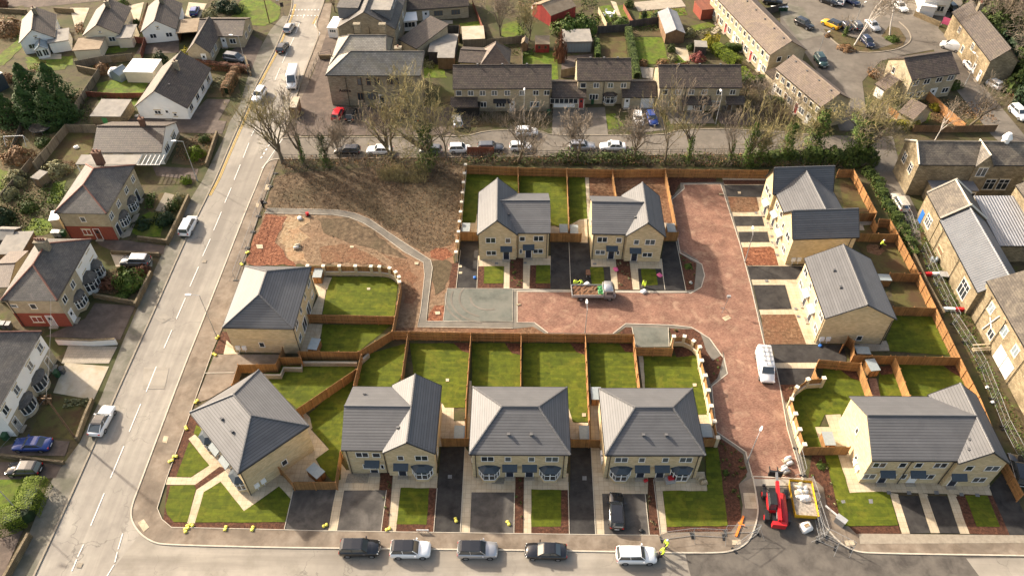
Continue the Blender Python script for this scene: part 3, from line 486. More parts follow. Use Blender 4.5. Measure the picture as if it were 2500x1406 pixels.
# yards and gardens in the north
for m_, s in (('turf_old', 'R3 1015 270 1225 270 1265 450 1060 470'), ('turf_dull', 'R3 770 240 950 240 975 420 785 420'), ('turf_old', 'R3 225 390 460 360 480 570 430 580 430 470 220 460'), ('scrub', 'R3 1000 190 1220 200 1220 265 1010 265'), ('turf_old', 'R3 1315 400 1370 395 1400 440 1370 460 1310 455'), ('turf_old', 'R3 1420 190 1560 160 1600 190 1450 230'), ('turf_old', 'R3 770 50 850 40 910 120 830 170'), ('turf_old', 'R3 890 40 950 40 990 130 930 130'), ('turf_old', 'R3 1060 90 1380 60 1400 110 1050 140'),
              ('turf_old', 'R3 80 180 180 150 240 240 120 280 70 260'), ('turf_old', 'R3 820 820 880 815 950 900 900 925 835 930'), ('scrub', 'R3 20 780 420 770 440 880 330 920 0 900'), ('turf_old', 'R2 1280 250 1520 250 1510 330 1290 330'), ('turf_old', 'R2 1270 460 1400 470 1440 560 1270 560'), ('turf_old', 'R2 1530 170 1690 150 1690 190 1540 200'), ('scrub', 'R3 -330 790 -40 800 0 900 -330 930'),
              ('turf_dull', 'R4 1300 800 1440 770 1640 890 1290 890'), ('turf_old', 'R4 1280 820 1390 800 1370 880 1280 880'), ('turf_dull', 'R4 1540 780 1800 740 1860 880 1640 890'), ('scrub', 'R4 -200 560 240 600 420 860 200 900 -200 860'), ('scrub', 'R4 1700 300 2050 200 2060 740 1960 720 1800 480')): flat('garden', m_, s, 2, .1)
for m_, s in (('slab_grey', 'R3 1010 20 1350 -10 1390 50 1050 85'), ('concrete', 'R3 850 10 890 20 930 130 905 125'), ('far_asphalt', 'R3 440 780 810 770 835 975 430 975'), ('far_asphalt', 'R3 1000 780 1190 770 1250 930 1010 960'), ('far_asphalt', 'R3 1240 800 1560 810 1600 885 1280 890'), ('brown_drive', 'R3 1590 800 1860 810 1900 900 1640 890'), ('concrete', 'R3 1280 340 1400 350 1420 440 1380 440'), ('brown_drive', 'R3 500 410 720 390 720 420 600 430 580 560 500 560'), ('slab_grey', 'R3 1060 480 1160 490 1150 570 1080 560'),
              ('slab_grey', 'R2 1250 150 1480 150 1480 175 1260 180'), ('concrete', 'R2 1080 390 1220 400 1220 420 1110 420'), ('brown_drive', 'R2 1500 890 1600 850 1610 910 1520 930'), ('concrete', 'R4 1010 830 1080 760 1270 890 1250 900'), ('concrete', 'R3 1560 230 1640 170 1660 190 1600 250')): flat('yard', m_, s, 3)
# grass strip along the mill
flat('mill_strip', 'scrub', 'S5 480 620 570 640 760 860 T6 830 0 910 0 1100 440 1255 720 1255 1000 1060 560 780 0 S5 560 760', 2, .1)
flat('mill_strip', 'turf_dull', 'S5 600 640 680 640 760 850 690 880', 3, .2)
flat('open_ground', 'field_dark', 'S2 640 385 880 400 1010 470 1150 580 1270 680 1180 660 1000 600 860 570 740 530 650 470', 3, .3); flat('open_ground', 'field_dark', 'S2 1430 700 1560 690 1600 720 1540 900 1470 940 1450 820', 2, .2)
flat('open_ground', 'brown_soil', 'S2 640 600 800 570 980 640 1120 720 900 712 660 706', 3, .25)
# ---------------------------------------------------------------- houses
class House:
    """root empty at the front left corner; local x along the front, y to the back, z up. fl, fr, side: eave corners seen in the photo"""
    def __init__(s, name, label, cat, fl, fr, side, ze, group=None, gz=0, over=.22):
        a, b = at(fl, ze), at(fr, ze); d = (b - a).xy.normalized(); s.d = Vector((d.x, d.y, 0)); s.n = Vector((-d.y, d.x, 0))
        s.o = Vector((a.x, a.y, 0)); s.w = (b - a).xy.length; s.ze = ze; s.ov = over
        s.dep = (at(side, ze) - a).dot(s.n) if not isinstance(side, (int, float)) else side
        s.ang = math.atan2(d.y, d.x)
        s.root = thing(name, label, cat, s.o, s.ang, group)
    def loc(s, p, z): q = at(p, z) - s.o; return q.dot(s.d), q.dot(s.n)
    def iny(s, p, y):      # where the sight line of p meets the local plane y: (x, z)
        if isinstance(p, str): p = px(p)[0]
        c = Vector((0, 0, CAM_H)) - s.o; r = ray(p); t = (y - c.dot(s.n)) / r.dot(s.n); q = c + r * t; return q.dot(s.d), q.z
    def inx(s, p, x):
        if isinstance(p, str): p = px(p)[0]
        c = Vector((0, 0, CAM_H)) - s.o; r = ray(p); t = (x - c.dot(s.d)) / r.dot(s.d); q = c + r * t; return q.dot(s.n), q.z
    def part(s, name, mb, mat, parent=None, smooth=False): return mb.build(name, mat, parent or s.root, smooth)
    def block(s, x0, x1, y0, y1, ze, kind, zr, wall, roof, a=None, b=None, hide='', t=.16, gut=True, over=None, ridge='roof_grey', wname='wall', low=0, fr=None):
        """walls inset by the overhang, then the roof; kind gx / gy gable with ridge along x / y, hx / hy hip (ridge from a to b), flat, lean (low side first)"""
        o = s.ov if over is None else over; X0, X1, Y0, Y1 = x0 + o, x1 - o, y0 + o, y1 - o
        m = MB(); zt = ze - t * .6; c = [(X0, Y0), (X1, Y0), (X1, Y1), (X0, Y1)]
        nm = 'frlb'; pairs = {'f': (0, 1), 'r': (1, 2), 'b': (2, 3), 'l': (3, 0)}
        xm, ym = (x0 + x1) / 2, (y0 + y1) / 2; fx = o / max(.1, (x1 - x0) / 2); fy = o / max(.1, (y1 - y0) / 2)
        for k, (i, j) in pairs.items():
            if k in hide: continue
            p, q = c[i], c[j]; pts = [(p[0], p[1], low), (q[0], q[1], low), (q[0], q[1], zt), (p[0], p[1], zt)]
            if kind == 'gx' and k in 'lr': pts[2] = (q[0], q[1], zt + (zr - ze) * fy); pts[3] = (p[0], p[1], zt + (zr - ze) * fy); pts.insert(3, (p[0], ym, zr - t * .6))
            if kind == 'gy' and k in 'fb': pts[2] = (q[0], q[1], zt + (zr - ze) * fx); pts[3] = (p[0], p[1], zt + (zr - ze) * fx); pts.insert(3, (xm, p[1], zr - t * .6))
            if kind == 'leany' and k in 'lr': pts[2] = (q[0], q[1], zt + (zr - ze) * (q[1] - y0) / (y1 - y0)); pts[3] = (p[0], p[1], zt + (zr - ze) * (p[1] - y0) / (y1 - y0))
            if kind == 'leany' and k == 'b': pts[2] = (q[0], q[1], zr - t * .6); pts[3] = (p[0], p[1], zr - t * .6)
            if kind in ('gx',) and k in 'fb' or kind == 'gy' and k in 'lr':
                up = (zr - ze) * (fy if kind == 'gx' else fx); pts[2] = (q[0], q[1], zt + up); pts[3] = (p[0], p[1], zt + up)
            m.poly(pts)
        wo = s.part(wname, m, wall)
        m = MB(); rc = MB(); E = [(x0, y0, ze), (x1, y0, ze), (x1, y1, ze), (x0, y1, ze)]
        def cap(p, q): rc.tube((p[0], p[1], p[2] + .0), (q[0], q[1], q[2] + .0), .13, n=6)
        if kind == 'gx':
            A, B = (x0, ym, zr), (x1, ym, zr); m.slab(E + [A, B], [[0, 1, 5, 4], [2, 3, 4, 5]], t); cap(A, B)
        elif kind == 'gy':
            A, B = (xm, y0, zr), (xm, y1, zr); m.slab(E + [A, B], [[1, 2, 5, 4], [3, 0, 4, 5]], t); cap(A, B)
        elif kind == 'hx':
            A, B = (a, ym, zr), (b, ym, zr); m.slab(E + [A, B], [[0, 1, 5, 4], [1, 2, 5], [2, 3, 4, 5], [3, 0, 4]], t); cap(A, B); cap(E[0], A); cap(E[3], A); cap(E[1], B); cap(E[2], B)
        elif kind == 'hy':
            A, B = (xm, a, zr), (xm, b, zr); m.slab(E + [A, B], [[0, 1, 4], [1, 2, 5, 4], [2, 3, 5], [3, 0, 4, 5]], t); cap(A, B); cap(E[0], A); cap(E[1], A); cap(E[2], B); cap(E[3], B)
        elif kind == 'hl':     # hip at the left end only, ridge along x
            A, B = (a, ym, zr), (x1, ym, zr); m.slab(E + [A, B], [[0, 1, 5, 4], [2, 3, 4, 5], [3, 0, 4]], t); cap(A, B); cap(E[0], A); cap(E[3], A)
        elif kind == 'hb':     # ridge along y, hip at the front only
            A, B = (xm, a, zr), (xm, y1, zr); m.slab(E + [A, B], [[0, 1, 4], [1, 2, 5, 4], [3, 0, 4, 5]], t); cap(A, B); cap(E[0], A); cap(E[1], A)
        elif kind == 'flat': m.box(x0, x1, y0, y1, ze - t, ze)
        elif kind == 'leany': m.slab([(x0, y0, ze), (x1, y0, ze), (x1, y1, zr), (x0, y1, zr)], [[0, 1, 2, 3]], t)
        r = s.part('roof', m, roof)
        if rc.v and ridge: s.part('ridge_tiles', rc, ridge, r)
        if gut and kind != 'flat':
            z = ze - t
            sides = {'gx': 'fb', 'gy': 'lr', 'hx': 'flrb', 'hy': 'flrb', 'hl': 'flb', 'hb': 'flr', 'leany': 'f'}[kind]
            for k in sides:
                if k in hide: continue
                gm = MB()
                if k == 'f': gm.box(x0, x1, y0 - .09, y0 + .03, z, z + .12)
                if k == 'b': gm.box(x0, x1, y1 - .03, y1 + .09, z, z + .12)
                if k == 'l': gm.box(x0 - .09, x0 + .03, y0, y1, z, z + .12)
                if k == 'r': gm.box(x1 - .03, x1 + .09, y0, y1, z, z + .12)
                s.part('gutter', gm, 'plastic_black', r)
            if kind in ('gx', 'gy') and gut == 2:
                for e in (0, 1):
                    vm = MB()
                    if kind == 'gy':
                        yy = (y0 - .02, y1 + .02)[e]
                        if 'fb'[e] in hide: continue
                        for q in (x0, x1): vm.tube((q, yy, ze - .08), (xm, yy, zr - .08), .1, n=4)
                    else:
                        xx = (x0 - .02, x1 + .02)[e]
                        if 'lr'[e] in hide: continue
                        for q in (y0, y1): vm.tube((xx, q, ze - .08), (xx, ym, zr - .08), .1, n=4)
                    if vm.v: s.part('bargeboard', vm, 'plastic_black', r)
        return dict(x0=X0, x1=X1, y0=Y0, y1=Y1, f=Y0, b=Y1, l=X0, r=X1, zr=zr, roof=r, wall=wo)
    def fm(s, face, pl):   # matrix: (u along the face to the right as seen from outside, out, z)
        if face == 'f': return Matrix(((1, 0, 0, 0), (0, -1, 0, pl), (0, 0, 1, 0), (0, 0, 0, 1)))
        if face == 'b': return Matrix(((-1, 0, 0, 0), (0, 1, 0, pl), (0, 0, 1, 0), (0, 0, 0, 1)))
        if face == 'l': return Matrix(((0, -1, 0, pl), (-1, 0, 0, 0), (0, 0, 1, 0), (0, 0, 0, 1)))
        return Matrix(((0, 1, 0, pl), (1, 0, 0, 0), (0, 0, 1, 0), (0, 0, 0, 1)))
    def win(s, B, face, u, z, w=1.2, h=1.05, n=2, frame='upvc', sill='stone_trim', glass='glass', lintel=True, cross=False):
        """u: local x (front/back) or local y (sides) of the middle; z: bottom"""
        M = s.fm(face, B[face]); k = u if face in 'fr' else -u
        m = MB(); t = .07
        for x0, x1, z0, z1 in ((k - w / 2, k + w / 2, z, z + t), (k - w / 2, k + w / 2, z + h - t, z + h), (k - w / 2, k - w / 2 + t, z + t, z + h - t), (k + w / 2 - t, k + w / 2, z + t, z + h - t)): m.box(x0, x1, -.05, .05, z0, z1, M)
        for i in range(1, n): x = k - w / 2 + w * i / n; m.box(x - .04, x + .04, -.04, .045, z + t, z + h - t, M)
        if cross: m.box(k - w / 2 + t, k + w / 2 - t, -.04, .04, z + h * .62, z + h * .62 + .06, M)
        o = s.part('window', m, frame)
        p = MB(); p.box(k - w / 2 + .02, k + w / 2 - .02, -.03, .02, z + .02, z + h - .02, M); s.part('pane', p, glass if glass != 'glass' or rnd.random() < .6 else 'glass_dim', o)
        if sill:
            p = MB(); p.box(k - w / 2 - .12, k + w / 2 + .12, -.02, .10, z - .15, z - .004, M)
            s.part('sill', p, sill, o)
            if lintel: p = MB(); p.box(k - w / 2 - .12, k + w / 2 + .12, -.02, .035, z + h + .004, z + h + .2, M); s.part('lintel', p, sill, o)
        return o
    def door(s, B, face, u, w=1.0, h=2.1, col='door_navy', frame='upvc', canopy=None, z=.1, light=True):
        M = s.fm(face, B[face]); k = u if face in 'fr' else -u
        m = MB(); m.box(k - w / 2 + .07, k + w / 2 - .07, -.03, .03, z, z + h - .07, M); o = s.part('door', m, col)
        m = MB(); m.box(k - w / 2, k - w / 2 + .07, -.04, .06, z, z + h, M); m.box(k + w / 2 - .07, k + w / 2, -.04, .06, z, z + h, M); m.box(k - w / 2, k + w / 2, -.04, .06, z + h + .002, z + h + .08, M); s.part('door_frame', m, frame, o)
        if light: m = MB(); m.box(k - .22, k + .22, .02, .04, z + 1.25, z + 1.75, M); s.part('pane', m, 'glass', o)
        m = MB(); m.box(k + w / 2 - .2, k + w / 2 - .14, .02, .09, z + .95, z + 1.1, M); s.part('handle', m, 'steel', o)
        m = MB(); m.box(k - w / 2 - .1, k + w / 2 + .1, -.01, .5, 0, .16, M); s.part('step', m, 'slab_grey' if 'slab_grey' in MATS else 'concrete', o)
        if canopy: s.canopy(B, face, u, 2.35, 1.75, canopy)
        return o
    def canopy(s, B, face, u, z, w, mat='grp_blue', d=.7, rise=.5):
        M = s.fm(face, B[face]); k = u if face in 'fr' else -u; m = MB()
        v = [M @ Vector(q) for q in ((k - w / 2, d, z), (k + w / 2, d, z), (k + w / 2, -.02, z + rise), (k - w / 2, -.02, z + rise))]
        if (v[1] - v[0]).cross(v[2] - v[0]).z < 0: v = v[::-1]
        m.slab(v, [[0, 1, 2, 3]], .12); o = s.part('canopy', m, mat)
        m = MB()
        for q in (k - w / 2 + .08, k + w / 2 - .14): m = MB(); m.box(q, q + .06, 0, d * .8, z - .16, z - .08, M); s.part('bracket', m, 'upvc', o)
        return o
    def bay(s, B, face, u, w=2.4, d=.75, z0=.55, h=1.55, roof='grp_blue', base='stone_new', c=.55, rise=.6, curved=False):
        M = s.fm(face, B[face]); k = u if face in 'fr' else -u
        if curved: P = [(k - w / 2 * math.cos(R(a)), d * math.sin(R(a))) for a in range(0, 181, 30)]
        else: P = [(k - w / 2, 0), (k - w / 2 + c, d), (k + w / 2 - c, d), (k + w / 2, 0)]
        def pr(o, z): return [M @ Vector((k + (x - k) * o, max(-.02, y * o - (.0 if y else .02)), z)) for x, y in P]
        m = MB(); m.loft([pr(1, 0), pr(1, z0)]); bo = s.part('bay_window', m, base)
        fm = MB(); fm.loft([pr(1.03, z0), pr(1.03, z0 + .09)]); fm.loft([pr(1.03, z0 + h - .1), pr(1.03, z0 + h)])
        for i in range(len(P) - 1):
            for f in ((0, .5, 1) if not curved else (0, 1)):
                x = P[i][0] + (P[i + 1][0] - P[i][0]) * f; y = P[i][1] + (P[i + 1][1] - P[i][1]) * f
                fm.box(x - .05, x + .05, y - .05, y + .05, z0 + .09, z0 + h - .1, M)
        pm = MB(); pm.loft([pr(.985, z0 + .05), pr(.985, z0 + h - .05)])
        if not curved:
            zz = z0 + h * .66
            for (xa, ya), (xb, yb) in zip(P, P[1:]): fm.tube(M @ Vector((xa, ya, zz)), M @ Vector((xb, yb, zz)), .04, n=4)
        fo = s.part('frame', fm, 'upvc', bo); s.part('pane', pm, 'glass', bo)
        rm = MB(); rm.loft([pr(1.14, z0 + h + .003), pr(1.14, z0 + h + .1), pr(.5, z0 + h + rise)]); s.part('bay_roof', rm, roof, bo)
        return bo
    def pipe(s, B, face, u, z1=None, z0=.05, out=.1, mat='plastic_black', eave=.3):
        M = s.fm(face, B[face]); k = u if face in 'fr' else -u; z1 = z1 or s.ze - .25; m = MB()
        m.tube(M @ Vector((k, out, z0)), M @ Vector((k, out, z1 - .3)), .05); m.tube(M @ Vector((k, out, z1 - .3)), M @ Vector((k, out + eave - .1, z1)), .05)
        return s.part('downpipe', m, mat)
    def band(s, B, face, z=2.62, h=.16, mat='stone_trim', u0=None, u1=None):
        M = s.fm(face, B[face]); a, b = (B['x0'], B['x1']) if face in 'fb' else (B['y0'], B['y1'])
        if u0 is not None: a, b = u0, u1
        if face in 'lb': a, b = -b, -a
        m = MB(); m.box(a, b, -.02, .03, z, z + h, M); return s.part('string_course', m, mat)
    def meters(s, B, face, u, n=2):
        for i in range(n):
            M = s.fm(face, B[face]); k = (u + i * .85) if face in 'fr' else -(u + i * .85); m = MB()
            m.box(k - .3, k + .3, -.02, .2, .7, 1.35, M); m.box(k - .03, k + .03, 0, .07, .05, .7, M); s.part('meter_box', m, 'upvc')
    def vent(s, B, x, y, z):
        m = MB(); m.box(x - .12, x + .12, y - .12, y + .12, z - .15, z + .22); m.box(x - .17, x + .17, y - .17, y + .17, z + .222, z + .29); s.part('roof_vent', m, 'roof_grey', B['roof'])
    def chimney(s, B, x, y, z0, z1, w=.9, d=.55, mat='brick_red', pots=2):
        m = MB(); m.box(x - w / 2, x + w / 2, y - d / 2, y + d / 2, z0, z1); m.box(x - w / 2 - .08, x + w / 2 + .08, y - d / 2 - .08, y + d / 2 + .08, z1 + .003, z1 + .15)
        o = s.part('chimney', m, mat, B['roof']); pm = MB()
        for i in range(pots): xx = x - w / 2 + w * (i + .5) / pots; pm.tube((xx, y, z1 + .15), (xx, y, z1 + .6), .14, .11, 8)
        s.part('chimney_pot', pm, 'red_tile') if 0 else pm.build('chimney_pot', 'red_tile', s.root); return o
ZE = 5.35; NEW = 'newly built stone houses with grey tiled roofs'
def newhouse(label, fl, fr, side): return House('new_house', label, 'house', fl, fr, side, ZE, NEW)
SN, RG = 'stone_new', 'roof_grey'
def fwin(h, B, face, pts, z, w, hh, n):   # windows whose middles are at the given local positions
    for u in pts: h.win(B, face, u, z, w, hh, n)
# row on the front street: L-shaped pair
h = newhouse('L-shaped stone house with a front gable, beside the corner house', (832.4, 1097.6), (1062.6, 1100), (862, 943.5)); hB1 = h
xs = h.loc((934.5, 1100), ZE)[0]; D = h.dep; zr = h.iny((900, 991), D / 2)[1]; zg = h.iny((991.6, 1072.7), 0)[1]
A = h.block(0, (xs + h.w) / 2, 0, D, ZE, 'gx', zr, SN, RG); G_ = h.block(xs, h.w, -.36, D + .3, ZE, 'gy', zg, SN, RG, gut=2)
h.win(A, 'f', 2.2, 3.5, 1.5, 1.05, 2); h.win(A, 'f', xs - .95, 3.5, .95, .95, 1); h.win(A, 'f', 2.7, 1.0, 1.5, 1.0, 2); h.door(A, 'f', xs - 1.6, canopy='grp_blue'); h.win(A, 'f', xs - .55, 1.0, .45, .95, 1)
h.win(G_, 'f', xs + 1.9, 3.5, .75, 1.0, 1); h.win(G_, 'f', xs + 4.3, 3.5, 1.5, 1.05, 2); h.door(G_, 'f', xs + 1.8, canopy='grp_blue'); h.bay(G_, 'f', xs + 4.2)
h.pipe(A, 'f', .5); h.pipe(A, 'f', xs - .05); h.pipe(G_, 'r', 1.0, ZE - .3); h.band(A, 'f'); h.band(G_, 'f'); h.win(G_, 'r', 3.2, 3.4, .6, 1, 1); h.win(G_, 'r', 2.4, .9, .6, 1, 1); h.win(G_, 'b', xs + 3, 3.4, 1.5, 1.05, 2); h.win(A, 'b', 2.5, 3.4, 1.5, 1.05, 2); h.win(A, 'b', 2.5, .3, 1.6, 2, 2, lintel=False)
h.vent(G_, xs + 1.6, 2.2, ZE + (zg - ZE) * 1.6 / ((h.w - xs) / 2)); h.vent(A, 1.8, D * .8, ZE + (zr - ZE) * .4)
# two hipped pairs
def hippair(label, fl, fr, side, ra, rb):
    h = newhouse(label, fl, fr, side); D = h.dep; w = h.w; a, zr = h.iny(ra, D / 2); b, _ = h.iny(rb, D / 2)
    B = h.block(0, w, 0, D, ZE, 'hx', zr, SN, RG, a, b)
    for q in (-1, 1):
        c = w / 2
        h.win(B, 'f', c + q * 3.7, 3.5, 1.5, 1.05, 2); h.win(B, 'f', c + q * 1.35, 3.5, .75, 1.0, 1); h.bay(B, 'f', c + q * 3.55); h.door(B, 'f', c + q * 1.15, canopy='grp_blue')
        h.pipe(B, 'f', c + q * (w / 2 - .65)); h.vent(B, c + q * 1.3, 1.9, ZE + (zr - ZE) * 1.9 / (D / 2)); h.win(B, 'b', c + q * 3.2, 3.4, 1.5, 1.05, 2); h.win(B, 'b', c + q * 3.2, .3, 1.7, 2.0, 2, lintel=False); h.win(B, 'b', c + q * 1.2, 3.5, .8, 1, 1)
        f = 'l' if q < 0 else 'r'; h.win(B, f, D * .5, 3.5, .6, 1, 1); h.meters(B, f, 2.0)
    h.band(B, 'f'); return h
hB2 = hippair('hipped-roof stone pair between the two black driveways', (1145.7, 1108), (1392.6, 1109.5), (1154.6, 943.5), (1226, 992), (1315, 992))
hB3 = hippair('hipped-roof stone pair with the black car parked before it, beside the brick estate road', (1478, 1110.5), (1722.7, 1110.5), (1464.5, 947.4), (1550.7, 994), (1642, 994))
# corner house turned towards the junction
h = newhouse('hipped stone corner house set diagonally at the road junction', (463.6, 1006), (581, 1155.7), (630, 900.6)); D = h.dep; w = h.w
a, zr = h.iny((570, 962.7), D / 2); b, _ = h.iny((613.7, 1015), D / 2); B = h.block(0, w, 0, D, ZE, 'hx', zr, SN, RG, a, b); c = w / 2
for q in (-1, 1):
    h.bay(B, 'f', c + q * 3.6); h.door(B, 'f', c + q * 1.2, canopy='grp_grey'); h.win(B, 'f', c + q * 3.6, 3.5, 1.5, 1.05, 2); h.vent(B, c + q * 1.2, 2.1, ZE + (zr - ZE) * 2.1 / (D / 2)); h.win(B, 'b', c + q * 3.2, 3.4, 1.5, 1.05, 2); h.win(B, 'b', c + q * 3.2, .3, 1.7, 2, 2, lintel=False)
h.win(B, 'r', D * .56, 1.1, .75, 1.0, 1); h.meters(B, 'r', 1.3); h.pipe(B, 'r', .3); h.band(B, 'r'); h.band(B, 'f')
# house by the main road, its garden wall curved
h = newhouse('hipped stone house beside the main road, with the curved garden wall behind it', (543, 799), (716, 802), (596, 649)); D = (at((759, 652), ZE) - h.o).dot(h.n); w = h.w
a, zr = h.inx((631.7, 719), w / 2); b, _ = h.inx((650.5, 661), w / 2); B = h.block(0, w, 0, D, ZE, 'hy', zr, SN, RG, a, b)
h.win(B, 'f', w * .46, 1.2, .75, 1.0, 1); h.meters(B, 'f', .9); h.band(B, 'f')
for q in (-1, 1):
    c = D / 2; h.win(B, 'r', c + q * 3.9, 3.5, 1.4, 1.05, 2); h.win(B, 'r', c + q * 1.3, 3.5, .75, 1, 1); h.win(B, 'r', c + q * 1.4, .25, 1.7, 2.0, 2, lintel=False); h.win(B, 'r', c + q * 4.0, 1.0, 1.1, 1.1, 1)
    h.win(B, 'l', c + q * 3.5, 3.5, 1.5, 1.05, 2); h.door(B, 'l', c + q * 1.2, canopy='grp_blue'); h.win(B, 'l', c + q * 3.5, .9, 1.5, 1.1, 2)
h.pipe(B, 'r', .25); h.pipe(B, 'r', D - .4)
# two L-shaped pairs facing the estate road, mirror images
h = newhouse('L-shaped stone house with its gable on the left, beside the open ground', (1165, 569), (1344.5, 568.5), (1171.5, 472.5)); D = h.dep; w = h.w; xs = h.loc((1263, 569), ZE)[0]
zg = h.iny((1213, 534), 0)[1]; zr = h.iny((1300, 490), D / 2)[1]; A = h.block(xs / 2, w, 0, D, ZE, 'gx', zr, SN, RG); G_ = h.block(0, xs, -.36, D + .3, ZE, 'gy', zg, SN, RG, gut=2)
h.win(G_, 'f', 1.95, 3.5, 1.5, 1.05, 2); h.win(G_, 'f', 4.5, 3.5, .8, .95, 1); h.win(G_, 'f', 2.0, 1.0, 1.5, .9, 2); h.door(G_, 'f', 4.25, canopy='grp_blue'); h.win(A, 'f', xs + .75, 3.5, .85, .95, 1); h.win(A, 'f', w - 1.75, 3.5, 1.5, 1.05, 2)
h.win(A, 'f', xs + .55, 1.0, .45, .9, 1); h.door(A, 'f', xs + 1.7, canopy='grp_blue'); h.win(A, 'f', w - 1.75, 1.0, 1.5, .9, 2); h.pipe(A, 'f', xs + .1); h.pipe(A, 'f', w - .5); h.band(A, 'f', u0=xs, u1=w - .25); h.band(G_, 'f'); h.win(G_, 'b', 3, 3.4, 1.5, 1, 2); h.vent(G_, 4.6, 2.6, ZE + (zg - ZE) * (xs - 4.6) / (xs / 2))
h.win(A, 'b', w - 2.5, 3.4, 1.5, 1, 2)
h = newhouse('L-shaped stone house with its gable on the right, beside the brick estate road', (1445, 570.7), (1625, 574), (1438, 478.5)); D = h.dep; w = h.w; xs = h.loc((1528, 573), ZE)[0]
zg = h.iny((1583.4, 540), 0)[1]; zr = h.iny((1500, 493.5), D / 2)[1]; A = h.block(0, (xs + w) / 2, 0, D, ZE, 'gx', zr, SN, RG); G_ = h.block(xs, w, -.36, D + .3, ZE, 'gy', zg, SN, RG, gut=2)
h.win(A, 'f', 1.65, 3.5, 1.5, 1.05, 2); h.win(A, 'f', xs - .85, 3.5, .85, .95, 1); h.win(A, 'f', 1.55, 1.0, 1.5, .9, 2); h.door(A, 'f', xs - 1.75, canopy='grp_blue'); h.win(A, 'f', xs - .75, 1.0, .45, .9, 1)
h.win(G_, 'f', xs + 1.7, 3.5, .8, .95, 1); h.win(G_, 'f', w - 2.1, 3.5, 1.5, 1.05, 2); h.door(G_, 'f', xs + 1.7, canopy='grp_blue'); h.win(G_, 'f', w - 2.2, 1.0, 1.5, .9, 2); h.pipe(A, 'f', .4); h.pipe(A, 'f', xs - .05); h.band(A, 'f'); h.band(G_, 'f'); h.vent(G_, xs + 1.4, 2.2, ZE + (zg - ZE) * 1.4 / ((w - xs) / 2)); h.win(A, 'l', D / 2, 3.4, .7, 1, 1)
# eastern terrace (front faces west): two gabled ends and a ridge between
h = newhouse('terrace of three stone houses with crossing grey roofs, near the back fence', (1873.8, 430.7), (1942, 584), (2095.6, 584)); D = h.dep; w = h.w
x1 = h.loc((1901, 474), ZE)[0]; x2 = h.loc((1918, 520), ZE)[0]
zg1 = h.inx((1901, 410), x1 / 2)[1]; zg2 = h.inx((1942, 514.5), (x2 + w) / 2)[1]; zr = h.iny((1995, 470), D / 2)[1]; zr = max(zr, zg2 - .2)
A = h.block(x1 / 2, (x2 + w) / 2, .1, D, ZE, 'gx', zr, SN, RG); G1 = h.block(0, x1, -.36, D - .05, ZE, 'gy', zg1, SN, RG, gut=2); G2 = h.block(x2, w, -.36, D + .3, ZE, 'gy', zg2, SN, RG, gut=2)
for B, u in ((G1, 1.6), (G2, x2 + 3.8)): h.win(B, 'f', u, 3.5, 1.5, 1.05, 2); h.win(B, 'f', u, .95, 1.5, 1.05, 2)
h.win(G1, 'f', x1 - 1.3, 3.5, .8, 1, 1); h.door(G1, 'f', x1 - 1.4, canopy='grp_grey'); h.win(A, 'f', x1 + 1.2, 3.5, 1.3, 1.05, 2); h.win(A, 'f', (x1 + x2) / 2 + 1, 3.5, 1.0, 1.05, 1); h.door(A, 'f', x1 + 1.5, canopy='grp_grey'); h.win(A, 'f', x2 - 1.1, .95, 1.3, 1.05, 2); h.door(G2, 'f', x2 + 1.3, canopy='grp_grey'); h.win(G2, 'f', x2 + 1.4, 3.5, .8, 1, 1); h.meters(G2, 'r', .9); h.pipe(G2, 'r', D - .7)
h.vent(G1, x1 - 1.0, 2, ZE + .8); h.vent(G2, w - 1.5, 3, ZE + 1.1)
h = newhouse('gabled stone pair with a plain ridge roof, south of the crossing-roof terrace', (1964, 630), (2015.4, 777), (2187, 773)); D = h.dep; w = h.w; zr = h.iny((2090, 672), D / 2)[1]
B = h.block(0, w, 0, D, ZE, 'gx', zr, SN, RG, gut=2)
for q in (-1, 1):
    c = w / 2; h.win(B, 'f', c + q * 4.2, 3.5, 1.5, 1.05, 2); h.win(B, 'f', c + q * 1.5, 3.5, .8, 1.05, 1); h.win(B, 'f', c + q * 4.2, .95, 1.5, 1.05, 2); h.door(B, 'f', c + q * 1.5, canopy='grp_grey'); h.vent(B, c + q * 1.6, 2.6, ZE + (zr - ZE) * 2.6 / (D / 2)); h.win(B, 'b', c + q * 3, 3.4, 1.5, 1.05, 2)
h.win(B, 'r', D * .62, .7, .8, 1.0, 1); h.meters(B, 'r', .8); h.pipe(B, 'f', w - .4, ZE - .2); h.pipe(B, 'r', D - .4)
# south east L-shaped terrace
h = newhouse('long L-shaped terrace of three stone houses by the two narrow black drives', (2129.5, 1123), (2464, 1125), (2075.7, 967)); w = h.w; D = h.dep; xs = h.loc((2338, 1124), ZE)[0]
zr = h.iny((2240, 1014), D / 2)[1]; zg = h.iny((2434, 1097), 0)[1]; x2 = h.loc((2464, 1126), ZE)[0]
A = h.block(0, (xs + x2) / 2, 0, D, ZE, 'gx', zr, SN, RG); G_ = h.block(xs, x2, -.36, D + .3, ZE, 'gy', zg, SN, RG, gut=2)
for u, z, ww, n in ((1.6, 3.5, 1.5, 2), (4.8, 3.5, .85, 1), (1.2, 1.0, 1.5, 2), (7.0, 3.5, .85, 1), (10.0, 3.5, 1.5, 2), (6.0, 1.0, .7, 1), (9.4, 1.0, 1.5, 2), (4.6, 1.0, .5, 1)):
    h.win(A, 'f', u * xs / 11.6, z, ww, 1.05, n)
